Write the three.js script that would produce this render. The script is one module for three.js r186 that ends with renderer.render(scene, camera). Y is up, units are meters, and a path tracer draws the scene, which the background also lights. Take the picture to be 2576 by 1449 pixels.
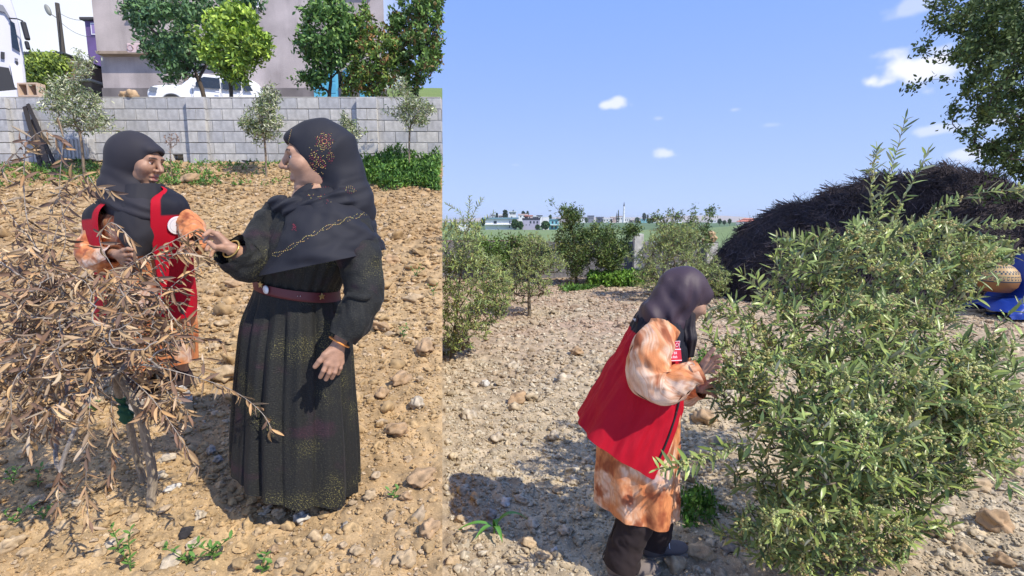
import * as THREE from 'three';
import { mergeGeometries, mergeVertices } from 'three/addons/utils/BufferGeometryUtils.js';
import { RoundedBoxGeometry } from 'three/addons/geometries/RoundedBoxGeometry.js';

// ---------- camera ----------
const EYE = 1.75, PITCH = 7.7 * Math.PI / 180, FOV = 60;
const F = 724.5 / Math.tan(FOV * Math.PI / 360);            // focal length in units of a 2576 x 1449 picture
const cp = Math.cos(PITCH), sp = Math.sin(PITCH);
const scene = new THREE.Scene();
const camera = new THREE.PerspectiveCamera(FOV, 16 / 9, 0.05, 20000);
camera.position.set(0, EYE, 0);
camera.lookAt(0, EYE - sp, -cp);
camera.updateMatrixWorld();

// ---------- random numbers and noise ----------
let seed_ = 1;
function reseed(s) { seed_ = s >>> 0; }
function rnd() { seed_ = (seed_ + 0x6D2B79F5) | 0; let t = Math.imul(seed_ ^ (seed_ >>> 15), 1 | seed_); t = (t + Math.imul(t ^ (t >>> 7), 61 | t)) ^ t; return ((t ^ (t >>> 14)) >>> 0) / 4294967296; }
const rr = (a, b) => a + (b - a) * rnd();
const gauss = () => (rnd() + rnd() + rnd() + rnd() - 2) * 0.87;
const clamp = (x, a = 0, b = 1) => x < a ? a : x > b ? b : x;
const smooth = (a, b, x) => { const t = clamp((x - a) / (b - a)); return t * t * (3 - 2 * t); };
const mix = (a, b, t) => a + (b - a) * t;
const PERM = new Uint8Array(512);
{ reseed(77); const p = [...Array(256).keys()]; for (let i = 255; i > 0; i--) { const j = Math.floor(rnd() * (i + 1)); [p[i], p[j]] = [p[j], p[i]]; } for (let i = 0; i < 512; i++) PERM[i] = p[i & 255]; }
const GX = [1, -1, 1, -1, 1, -1, 1, -1, 0, 0, 0, 0, 1, -1, 0, 0], GY = [1, 1, -1, -1, 0, 0, 0, 0, 1, -1, 1, -1, 1, 1, -1, -1], GZ = [0, 0, 0, 0, 1, 1, -1, -1, 1, 1, -1, -1, 0, 0, 1, -1];
function noise(x, y, z = 0, per = 256) {                    // gradient noise, -1..1, repeating after per cells in x and y
  const fx = Math.floor(x), fy = Math.floor(y), fz = Math.floor(z);
  const X = ((fx % per) + per) % per, Y = ((fy % per) + per) % per, Z = fz & 255, X1 = (X + 1) % per, Y1 = (Y + 1) % per, Z1 = (Z + 1) & 255;
  x -= fx; y -= fy; z -= fz;
  const u = x * x * x * (x * (x * 6 - 15) + 10), v = y * y * y * (y * (y * 6 - 15) + 10), w = z * z * z * (z * (z * 6 - 15) + 10);
  const g = (a, b, c, dx, dy, dz) => { const h = PERM[PERM[PERM[a & 255] + (b & 255)] + c] & 15; return GX[h] * dx + GY[h] * dy + GZ[h] * dz; };
  return mix(mix(mix(g(X, Y, Z, x, y, z), g(X1, Y, Z, x - 1, y, z), u), mix(g(X, Y1, Z, x, y - 1, z), g(X1, Y1, Z, x - 1, y - 1, z), u), v),
    mix(mix(g(X, Y, Z1, x, y, z - 1), g(X1, Y, Z1, x - 1, y, z - 1), u), mix(g(X, Y1, Z1, x, y - 1, z - 1), g(X1, Y1, Z1, x - 1, y - 1, z - 1), u), v), w);
}
function fbm(x, y, z = 0, oct = 4, per = 256) { let a = 0.5, s = 0; for (let i = 0; i < oct; i++) { s += a * noise(x, y, z + i * 7.3, per); x *= 2; y *= 2; z *= 2; per = Math.min(256, per * 2); a *= 0.5; } return s; }

// ---------- sky ----------
const SUN_AZ = 122 * Math.PI / 180, SUN_EL = 48 * Math.PI / 180; // azimuth clockwise from straight ahead
const sunDir = new THREE.Vector3(Math.sin(SUN_AZ) * Math.cos(SUN_EL), Math.sin(SUN_EL), -Math.cos(SUN_AZ) * Math.cos(SUN_EL));
{
  const W = 3072, H = 1536, data = new Float32Array(W * H * 4);
  // cumulus puffs: azimuth, elevation (degrees), half width, half height, strength
  const puffs = [];
  const add = (px, py, w, h, k) => { const u = (px - 1288) / F, v = (py - 724.5) / F, f = cp - v * sp, up = -(v * cp + sp); puffs.push([Math.atan2(u, f), Math.atan2(up, Math.hypot(u, f)), w / F, h / F, k]); };
  add(2305, 178, 76, 44, 1); add(1550, 262, 34, 18, 0.8); add(1668, 386, 38, 16, 0.65); add(1848, 276, 18, 8, 0.35); add(2350, 328, 56, 14, 0.5); add(2455, 385, 36, 24, 0.65);
  add(2300, 15, 46, 32, 0.4); add(1660, 298, 18, 7, 0.25); add(1295, 415, 16, 5, 0.2); add(1940, 315, 26, 7, 0.2); add(2520, 300, 40, 16, 0.5);
  reseed(5);
  for (let i = 0; i < 60; i++) { const az = rr(-Math.PI, Math.PI); if (Math.abs(az) < 0.9) continue; puffs.push([az, rr(0.05, 0.6), rr(0.02, 0.07), rr(0.008, 0.03), rr(0.3, 0.9)]); }
  for (let j = 0; j < H; j++) {
    const el = ((j + 0.5) / H - 0.5) * Math.PI, e = Math.max(0, el), se = Math.sin(e);
    const t = Math.pow(1 - se, 3.2);
    const r0 = mix(0.165, 0.50, t), g0 = mix(0.335, 0.645, t), b0 = mix(0.86, 0.97, t);
    for (let i = 0; i < W; i++) {
      const th = ((i + 0.5) / W - 0.5) * 2 * Math.PI, az = Math.atan2(Math.cos(th), -Math.sin(th));
      let r = r0, g = g0, b = b0;
      // bright thin high cloud over the western half of the sky
      const d = Math.atan2(Math.sin(az + 1.15), Math.cos(az + 1.15));
      let veil = smooth(1.0, 0.8, Math.abs(d)) * smooth(1.35, 0.9, e);
      if (veil > 0) { veil *= 0.9 + 0.25 * fbm(az * 5, e * 9, 3, 4); veil = clamp(veil); r = mix(r, 0.93, veil); g = mix(g, 0.96, veil); b = mix(b, 1.02, veil); }
      let c = 0;
      if (e > 0.01) for (const q of puffs) {
        let da = az - q[0]; if (da > Math.PI) da -= 2 * Math.PI; if (da < -Math.PI) da += 2 * Math.PI;
        const dx = da / q[2] * Math.cos(e), dy = (e - q[1]) / q[3];
        if (Math.abs(dx) > 1.7 || Math.abs(dy) > 1.9) continue;
        const n = fbm(az * 26 + q[0] * 50, e * 34, 9, 5), base = dy < 0 ? dy * 1.25 : dy;
        const v = smooth(0.05, 0.75, 1 - Math.sqrt(dx * dx * 0.8 + base * base) + n * 1.25) * q[4];
        c = Math.max(c, v);
      }
      if (c > 0) { r = mix(r, 0.88, c); g = mix(g, 0.9, c); b = mix(b, 1.0, c); }
      const k = (j * W + i) * 4; data[k] = r; data[k + 1] = g; data[k + 2] = b; data[k + 3] = 1;
    }
  }
  const sky = new THREE.DataTexture(data, W, H, THREE.RGBAFormat, THREE.FloatType);
  sky.mapping = THREE.EquirectangularReflectionMapping; sky.magFilter = THREE.LinearFilter; sky.needsUpdate = true;
  scene.background = sky; scene.environment = sky;
}
// ---------- sun ----------
const sun = new THREE.DirectionalLight(new THREE.Color(1, 0.92, 0.79), 4.6);
sun.position.copy(sunDir).multiplyScalar(60); sun.target.position.set(0, 0, -5); sun.castShadow = true;
Object.assign(sun.shadow.camera, { left: -30, right: 30, top: 30, bottom: -30, near: 1, far: 150 }); sun.shadow.mapSize.set(4096, 4096);
scene.add(sun, sun.target);
// ---------- exposure ----------
const renderer = new THREE.WebGLRenderer({ antialias: true });
renderer.toneMapping = THREE.LinearToneMapping; renderer.toneMappingExposure = 1.16; renderer.shadowMap.enabled = true;

// ---------- helpers ----------
const V = (x, y, z) => new THREE.Vector3(x, y, z);
function P(px, py, d) { const u = (px - 1288) / F, v = (py - 724.5) / F, t = d / (cp - v * sp); return V(u * t, EYE - t * (v * cp + sp), -d); }   // a point d metres ahead
function toPx(p) { const zc = -p.z * cp - (p.y - EYE) * sp, yc = (p.y - EYE) * cp - p.z * sp; return [1288 + F * p.x / zc, 724.5 - F * yc / zc, zc]; }
// The slope (left field) ends at a cut bank; seamX is the line of its lip.
const SU = (1112.8 - 1288) / F;
const seamX = (d, y) => SU * (d * cp - (y - EYE) * sp);
const lin = (r, g, b) => new THREE.Color().setRGB(r / 255, g / 255, b / 255, THREE.SRGBColorSpace);
const taken = {};
function numbered(name) { if (taken[name] === undefined) { taken[name] = 0; return name; } taken[name]++; return name + '_' + String(taken[name]).padStart(3, '0'); }
function tag(o, label, category, group, kind) { o.name = numbered(o.name); if (label) o.userData.label = label; if (category) o.userData.category = category; if (group) o.userData.group = group; if (kind) o.userData.kind = kind; scene.add(o); return o; }
function mesh(name, geo, mat, parent) { const m = new THREE.Mesh(geo, mat); m.name = name; m.castShadow = m.receiveShadow = true; if (parent) parent.add(m); return m; }
function thing(name, label, category, pos, group) { const g = new THREE.Group(); g.name = name; if (pos) g.position.copy(pos); return tag(g, label, category, group); }
function local(parent, geo) { return geo.translate(-parent.position.x, -parent.position.y, -parent.position.z); }   // world-space geometry into a thing's own axes
function structure(name, geo, mat) { return tag(mesh(name, geo, mat), null, null, null, 'structure'); }
function std(color, rough = 0.9, extra = {}) { return new THREE.MeshStandardMaterial({ color, roughness: rough, ...extra }); }
function tex(w, h, fn, srgb = true) {
  const d = new Uint8Array(w * h * 4);
  for (let j = 0; j < h; j++) for (let i = 0; i < w; i++) { const c = fn(i / w, j / h), k = (j * w + i) * 4; d[k] = clamp(c[0]) * 255; d[k + 1] = clamp(c[1]) * 255; d[k + 2] = clamp(c[2]) * 255; d[k + 3] = 255; }
  const t = new THREE.DataTexture(d, w, h); t.wrapS = t.wrapT = THREE.RepeatWrapping; t.magFilter = THREE.LinearFilter; t.colorSpace = srgb ? THREE.SRGBColorSpace : THREE.NoColorSpace; t.needsUpdate = true; return t;
}
const s01 = (r, g, b) => [r / 255, g / 255, b / 255];
const mixc = (a, b, t) => [mix(a[0], b[0], t), mix(a[1], b[1], t), mix(a[2], b[2], t)];
function rep(t, x, y = x) { const c = t.clone(); c.repeat.set(x, y); c.needsUpdate = true; return c; }
function box(x0, x1, y0, y1, z0, z1, bev = 0) {
  const g = bev ? new RoundedBoxGeometry(x1 - x0, y1 - y0, z1 - z0, 1, bev) : new THREE.BoxGeometry(x1 - x0, y1 - y0, z1 - z0);
  return g.translate((x0 + x1) / 2, (y0 + y1) / 2, (z0 + z1) / 2);
}
// a tapered tube through points; radii per point
function tube(pts, radii, sides = 6, caps = true) {
  const pos = [], nor = [], uv = [], idx = []; const n = pts.length;
  let up = V(0, 1, 0), t = V(), a = V(), b = V(), len = 0;
  for (let i = 0; i < n; i++) {
    t.subVectors(pts[Math.min(n - 1, i + 1)], pts[Math.max(0, i - 1)]).normalize();
    if (i === 0) { if (Math.abs(t.y) > 0.9) up.set(1, 0, 0.1); a.crossVectors(t, up).normalize(); } else { a.addScaledVector(t, -a.dot(t)).normalize(); len += pts[i].distanceTo(pts[i - 1]); }
    b.crossVectors(t, a);
    const r = typeof radii === 'number' ? radii : radii[i];
    for (let k = 0; k <= sides; k++) { const th = k / sides * 2 * Math.PI, c = Math.cos(th), s = Math.sin(th); const nx = a.x * c + b.x * s, ny = a.y * c + b.y * s, nz = a.z * c + b.z * s; pos.push(pts[i].x + nx * r, pts[i].y + ny * r, pts[i].z + nz * r); nor.push(nx, ny, nz); uv.push(k / sides * 6.28 * r, len); }
  }
  const w = sides + 1;
  for (let i = 0; i < n - 1; i++) for (let k = 0; k < sides; k++) { const q = i * w + k; idx.push(q, q + 1, q + w, q + 1, q + w + 1, q + w); }
  if (caps) for (const [i, s] of [[0, -1], [n - 1, 1]]) { const c0 = pos.length / 3; pos.push(pts[i].x, pts[i].y, pts[i].z); t.subVectors(pts[Math.min(n - 1, i + 1)], pts[Math.max(0, i - 1)]).normalize().multiplyScalar(s); nor.push(t.x, t.y, t.z); uv.push(0, 0); for (let k = 0; k < sides; k++) idx.push(c0, i * w + k + (s > 0 ? 0 : 1), i * w + k + (s > 0 ? 1 : 0)); }
  const g = new THREE.BufferGeometry(); g.setAttribute('position', new THREE.Float32BufferAttribute(pos, 3)); g.setAttribute('normal', new THREE.Float32BufferAttribute(nor, 3)); g.setAttribute('uv', new THREE.Float32BufferAttribute(uv, 2)); g.setIndex(idx); return g;
}
function curve(pts, n) { return new THREE.CatmullRomCurve3(pts, false, 'centripetal').getPoints(n); }
function grid(nu, nv, fn, closeU = false) {                  // fn(u, v) -> [x, y, z, (uvx, uvy), color?]
  const pos = [], uv = [], col = [], idx = [];
  for (let j = 0; j <= nv; j++) for (let i = 0; i <= nu; i++) { const q = fn(i / nu, j / nv, i, j); pos.push(q[0], q[1], q[2]); uv.push(q[3] ?? i / nu, q[4] ?? j / nv); if (q[5]) col.push(...q[5]); }
  const w = nu + 1; for (let j = 0; j < nv; j++) for (let i = 0; i < nu; i++) { const a = j * w + i; idx.push(a, a + 1, a + w, a + 1, a + w + 1, a + w); }
  const g = new THREE.BufferGeometry(); g.setAttribute('position', new THREE.Float32BufferAttribute(pos, 3)); g.setAttribute('uv', new THREE.Float32BufferAttribute(uv, 2)); if (col.length) g.setAttribute('color', new THREE.Float32BufferAttribute(col, 3));
  g.setIndex(idx); g.computeVertexNormals();
  if (closeU) { const n = g.attributes.normal; for (let j = 0; j <= nv; j++) { const a = j * w, b = a + nu; const x = n.getX(a) + n.getX(b), y = n.getY(a) + n.getY(b), z = n.getZ(a) + n.getZ(b), l = Math.hypot(x, y, z) || 1; n.setXYZ(a, x / l, y / l, z / l); n.setXYZ(b, x / l, y / l, z / l); } }
  return g;
}
function instanced(name, geo, mat, list, parent, kind = 'stuff') {   // list of {m: Matrix4, c: Color}
  const o = new THREE.InstancedMesh(geo, mat, list.length); o.name = name; o.castShadow = o.receiveShadow = true;
  list.forEach((q, i) => { o.setMatrixAt(i, q.m); if (q.c) o.setColorAt(i, q.c); });
  if (kind) o.userData.kind = kind; if (parent) parent.add(o); return o;
}
const M4 = (p, q, s) => new THREE.Matrix4().compose(p, q, typeof s === 'number' ? V(s, s, s) : s);
const randQ = () => new THREE.Quaternion().setFromEuler(new THREE.Euler(rr(0, 6.28), rr(0, 6.28), rr(0, 6.28)));
// ================= terrain =================
// The slope on the left climbs away from the camera; the field on the right is level and falls gently towards the town.
const WALL_D = 10.4;
function slopeProfile(d) {
  if (d < WALL_D + 0.4) { const h = -1.236 + 0.162 * (d - 2.1) + 0.0183 * (d - 2.1) * (d - 2.94); return EYE + h; }
  const k = [[WALL_D + 0.4, 2.9], [17, 4.9], [22, 6.3], [25, 7.5], [45, 13.1], [60, 12.0]];
  for (let i = 1; i < k.length; i++) if (d <= k[i][0]) { const t = (d - k[i - 1][0]) / (k[i][0] - k[i - 1][0]); return mix(k[i - 1][1], k[i][1], t); }
  return 12;
}
function levelProfile(d) {
  const k = [[0, 0], [18, -0.05], [60, -0.9], [150, -2.6], [290, -3.5], [420, -3.2], [600, -2.6], [900, -1.6], [1500, -3], [9000, -40]];
  for (let i = 1; i < k.length; i++) if (d <= k[i][0]) { const t = smooth(0, 1, (d - k[i - 1][0]) / (k[i][0] - k[i - 1][0])) * 0.5 + 0.5 * (d - k[i - 1][0]) / (k[i][0] - k[i - 1][0]); return mix(k[i - 1][1], k[i][1], t); }
  return -40;
}
const billow = (x, z, k) => Math.abs(noise(x, z, k));
function relief(x, z, far) {                                 // lumps of ploughed earth
  const a = fbm(x * 0.9, z * 0.9, 1.5, 2) * 0.05;
  const b = billow(x * 2.6, z * 2.6, 4.2) * 0.055 + billow(x * 6.5 + 3, z * 6.5, 8.1) * 0.036 + billow(x * 15, z * 15, 2.7) * 0.019;
  const c = far > 6 ? 0 : billow(x * 34, z * 34, 5.5) * 0.010 + noise(x * 75, z * 75, 1.1) * 0.0028;
  return a + b + c - 0.05;
}
const onSlope = (x, d) => slopeProfile(d) + relief(x, d, d);
const onLevel = (x, d) => levelProfile(d) + relief(x + 40, d + 17, d);
function slopeHit(px, py) { for (let d = 1.2; d < 45; d += 0.01) { const p = P(px, py, d); if (p.y <= onSlope(p.x, d)) { p.y = onSlope(p.x, d); return p; } } return P(px, py, 45); }
function levelHit(px, py) { for (let d = 1.2; d < 60; d += 0.01) { const p = P(px, py, d); if (p.y <= onLevel(p.x, d)) { p.y = onLevel(p.x, d); return p; } } return P(px, py, 60); }

const soilTex = tex(1024, 1024, (u, v) => {
  const n = fbm(u * 8, v * 8, 1, 5, 8), f = noise(u * 120, v * 120, 3, 120) * 0.5 + noise(u * 250, v * 250, 6, 250) * 0.5, s = noise(u * 60, v * 60, 9, 60);
  const k = 0.86 + n * 0.35 + f * 0.2 + (s > 0.35 ? (s - 0.35) * 0.7 : 0); return [k, k, k];
});
const soilMat = new THREE.MeshStandardMaterial({ vertexColors: true, roughness: 1, map: rep(soilTex, 1) });
function soilColor(x, d, left) {
  const a = left ? [0.6, 0.425, 0.225] : [0.62, 0.51, 0.345], b = left ? [0.48, 0.31, 0.15] : [0.5, 0.385, 0.25];
  const t = clamp(0.45 + fbm(x * 0.8 + (left ? 0 : 30), d * 0.8, 2, 3) * 1.2 + noise(x * 7, d * 7, 3) * 0.25);
  let c = mixc(a, b, t);
  if (!left) { const red = smooth(4.5, 9, d) * 0.75; c = mixc(c, [0.52, 0.355, 0.255], red * clamp(0.6 + noise(x, d, 8))); }   // redder earth farther off
  return c;
}
function rowsOf(d0, d1, ratio) { const r = []; for (let d = d0; d < d1; d *= ratio) r.push(d); r.push(d1); return r; }
{ // slope with its cut bank
  const rows = rowsOf(0.7, WALL_D + 0.45, 1.0046); const cols = []; for (let u = -2.2; u < -1.12; u += 0.03) cols.push(u); for (let u = -1.12; u < SU - 0.0012; u += 0.0024) cols.push(u); cols.push(SU);
  const nu = cols.length - 1, nv = rows.length - 1;
  const g = grid(nu, nv, (a, b, i, j) => {
    const d = rows[j]; let x = cols[i] * d * cp, y = onSlope(x, d);
    if (i === nu) { for (let k = 0; k < 3; k++) { x = seamX(d, y); y = onSlope(x, d); } } else x = cols[i] / SU * seamX(d, slopeProfile(d)), y = onSlope(x, d);
    return [x, y, -d, x, d, soilColor(x, d, true)];
  });
  structure('slope_ground', g, soilMat);
  // cut face of the bank, raked back under the lip
  const rows2 = rowsOf(0.7, 60, 1.009);
  const bank = grid(40, rows2.length - 1, (a, b, i, j) => {
    const d = rows2[j]; let y = d < WALL_D + 0.45 ? onSlope(seamX(d, slopeProfile(d)), d) : slopeProfile(d); y = y - 0.004; const x0 = seamX(d, y), y1 = levelProfile(d) - 0.3;
    const yy = mix(y, y1, a), x = x0 - a * (y - y1) * 0.06 - (a > 0 ? 0.008 + Math.abs(noise(d * 2.2, yy * 3, 2)) * 0.09 + Math.abs(noise(d * 7, yy * 8, 5)) * 0.04 + Math.abs(noise(d * 18, yy * 18, 7)) * 0.015 : 0);
    return [x, yy, -d, d, yy, soilColor(d, yy, true)];
  });
  structure('bank_face', bank, soilMat);
  // ground behind the block wall up to the crest
  const rows3 = rowsOf(WALL_D + 0.45, 60, 1.02); const cols3 = []; for (let u = -2.2; u < SU - 0.01; u += 0.02) cols3.push(u); cols3.push(SU);
  const yard = grid(cols3.length - 1, rows3.length - 1, (a, b, i, j) => {
    const d = rows3[j], y = slopeProfile(d) + (j ? noise(cols3[i] * d * 0.5, d * 0.5) * 0.08 : 0), x = cols3[i] / SU * seamX(d, y);
    const green = smooth(24, 27, d) , n = noise(x * 1.3, d * 1.3, 4) * 0.5 + 0.5;
    const c = mixc(mixc([0.33, 0.27, 0.2], [0.26, 0.24, 0.15], n), mixc([0.17, 0.27, 0.06], [0.25, 0.33, 0.09], n), green);
    return [x, y, -d, x, d, c];
  });
  structure('yard_ground', yard, soilMat);
}
{ // level field in front
  const rows = rowsOf(0.8, 17.5, 1.0052); const cols = []; for (let u = SU - 0.3; u < SU - 0.02; u += 0.02) cols.push(u); for (let u = SU - 0.02; u < 1.1; u += 0.0026) cols.push(u); for (let u = 1.1; u < 2.4; u += 0.03) cols.push(u);
  const g = grid(cols.length - 1, rows.length - 1, (a, b, i, j) => { const d = rows[j], x = cols[i] * d * cp; return [x, onLevel(x, d), -d, x + 3.3, d, soilColor(x, d, false)]; });
  structure('field_ground', g, soilMat);
}
// the far land: one sheet to the horizon; fields of different crops
function landDist(py) { let best = 20; for (let d = 18; d < 1500; d *= 1.01) { const p = P(1288, py, d); if (p.y <= levelProfile(d)) return d; best = d; } return best; }
{
  const rows = [...rowsOf(0.5, 17, 1.15), ...rowsOf(17.2, 9000, 1.022)], n = 220;
  const dBrown0 = landDist(640), dBrown1 = landDist(604), dLight = landDist(578);
  const g = grid(n, rows.length - 1, (a, b, i, j) => {
    const d = rows[j], th = mix(-2.6, 2.6, a), x = Math.tan(clamp(th, -1.3, 1.3)) * d;
    let y = levelProfile(d) - (d < 17 ? 0.16 : 0) - smooth(17.6, 17.0, d) * 0.1;
    const u = x / d;
    y += smooth(60, 110, d) * smooth(420, 240, d) * smooth(0.30, 0.5, u) * 3.1;              // low green rise on the right
    y += (d > 500 ? fbm(x * 0.004, d * 0.004, 2, 3) * 1.4 : 0);
    let c; const nn = noise(x * 0.06, d * 0.03, 5) * 0.5 + 0.5;
    if (d < dBrown0) c = mixc([0.36, 0.24, 0.16], [0.15, 0.22, 0.07], smooth(20, 26, d));
    else if (d < dBrown1 && u < 0.06) c = mixc([0.20, 0.095, 0.07], [0.25, 0.13, 0.10], nn);
    else if (d < dLight) c = mixc([0.19, 0.29, 0.10], [0.25, 0.33, 0.13], nn);
    else if (d < 900) c = mixc([0.08, 0.17, 0.065], [0.15, 0.23, 0.09], clamp(nn + 0.6 * noise(x * 0.01, d * 0.012, 7)));
    else c = mixc([0.22, 0.24, 0.16], [0.30, 0.28, 0.22], nn);
    return [x, y, -d, x, d, c];
  });
  structure('land', g, new THREE.MeshStandardMaterial({ vertexColors: true, roughness: 1, map: rep(soilTex, 0.25) }));
  scene.fog = new THREE.FogExp2(new THREE.Color(0.78, 0.85, 1.0), 0.00014);
  // bare hills along the horizon
  for (const [name, dist, hgt, x0, x1, sd, col] of [['hills', 3600, 95, -1200, 2700, 3, lin(170, 160, 150)], ['hills', 5200, 120, -1500, 5200, 9, lin(170, 160, 155)]]) {
    const hg = grid(160, 8, (a, b) => { const x = mix(x0, x1, a), prof = Math.sin(Math.PI * clamp(a)) ** 0.6; const yy = hgt * prof * (0.55 + 0.45 * fbm(a * 5 + sd, 0.5, sd, 4) * 1.6) * Math.sin(b * Math.PI / 2); return [x, -30 + yy, -dist - 500 * b + 60 * noise(a * 30, b * 4, sd), x * 0.01, b]; });
    structure(name, hg, std(col, 1));
  }
}
// ================= stones and clods =================
function rockGeo(sd, detail, rough = 0.28, flat = 0.75) {
  let g = new THREE.IcosahedronGeometry(1, detail); g.deleteAttribute('normal'); g.deleteAttribute('uv'); g = mergeVertices(g, 1e-4);
  const p = g.attributes.position, v = V();
  for (let i = 0; i < p.count; i++) { v.fromBufferAttribute(p, i); const n = 1 + rough * (noise(v.x * 1.3 + sd * 9, v.y * 1.3, v.z * 1.3) * 1.2 + noise(v.x * 3 + sd, v.y * 3, v.z * 3 + sd) * 0.5); v.multiplyScalar(n); v.y *= flat; v.x *= 1 + 0.18 * Math.sin(sd * 5); p.setXYZ(i, v.x, v.y, v.z); }
  const uv = new Float32Array(p.count * 2); for (let i = 0; i < p.count; i++) { uv[2 * i] = p.getX(i) * 0.2 + p.getY(i) * 0.1; uv[2 * i + 1] = p.getZ(i) * 0.2 + p.getY(i) * 0.13; }
  g.setAttribute('uv', new THREE.BufferAttribute(uv, 2)); g.computeVertexNormals(); return g;
}
const rockTex = tex(256, 256, (u, v) => { const k = 0.84 + 0.34 * fbm(u * 6, v * 6, 2, 5, 6) + 0.1 * noise(u * 60, v * 60, 3, 60); return [k, k, k * 0.99]; });
const rockMat = std(0xffffff, 1, { map: rockTex });
const facet = (g) => { const f = g.toNonIndexed(); f.computeVertexNormals(); return f; };
const clodGeos = [1, 2, 3, 4].map((s) => rockGeo(s, 2, 0.62, 0.8)).concat([5, 6].map((s) => facet(rockGeo(s, 1, 0.5, 0.7))));
{
  reseed(11);
  const lists = clodGeos.map(() => []), listsR = clodGeos.map(() => []);
  const put = (left, d, x, s, pale) => {
    const y = left ? onSlope(x, d) : onLevel(x, d); const base = soilColor(x, d, left);
    const k = rr(0.8, 1.22), c = pale ? mixc(base, left ? [0.64, 0.49, 0.33] : [0.7, 0.61, 0.46], rr(0.45, 1)) : base;
    (left ? lists : listsR)[Math.floor(rnd() * clodGeos.length)].push({ m: M4(V(x, y + s * rr(0.05, 0.45), -d), new THREE.Quaternion().setFromEuler(new THREE.Euler(rr(-0.5, 0.5), rr(0, 6.28), rr(-0.5, 0.5))), V(s * rr(0.75, 1.3), s * rr(0.6, 1), s * rr(0.75, 1.3))), c: new THREE.Color(c[0] * k, c[1] * k, c[2] * k) });
  };
  const scatter = (left, n, d0, d1, s0, s1, pow, pale) => { for (let i = 0; i < n; i++) { const d = Math.sqrt(mix(d0 * d0, d1 * d1, rnd())); const u = left ? rr(-1.3, SU - 0.004) : rr(SU, 1.5); const x = left ? u / SU * seamX(d, slopeProfile(d)) : u * d; const s = mix(s0, s1, Math.pow(rnd(), pow)); const patch = noise(x * 1.5 + (left ? 9 : 0), d * 1.5, 6); if (patch < -0.25 && rnd() < 0.5) continue; if (left && x + s > seamX(d, slopeProfile(d))) continue; put(left, d, x, s, rnd() < pale); } };
  scatter(true, 30000, 1.4, 4.5, 0.003, 0.010, 2, 0.25); scatter(true, 4200, 1.4, 5, 0.008, 0.03, 3, 0.25); scatter(true, 26000, 4, 10, 0.008, 0.035, 2.6, 0.25); scatter(true, 700, 2.6, 9.6, 0.03, 0.085, 2.4, 0.12);
  scatter(false, 38000, 1.6, 5, 0.003, 0.011, 2, 0.45); scatter(false, 12000, 1.6, 6.5, 0.008, 0.028, 2.6, 0.5); scatter(false, 44000, 5, 16, 0.009, 0.034, 2.4, 0.4); scatter(false, 1000, 3, 15, 0.03, 0.07, 2.2, 0.2);
  for (const [ls, name] of [[lists, 'slope'], [listsR, 'field']]) {
    const root = new THREE.Group(); root.name = name + '_clods'; root.userData.kind = 'stuff'; root.userData.label = name === 'slope' ? 'loose clods and pebbles strewn over the ochre slope' : 'loose pale clods and pebbles strewn over the level field'; root.userData.category = 'clods'; scene.add(root);
    ls.forEach((l, i) => instanced('clods', clodGeos[i], rockMat, l, root));
  }
}
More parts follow.
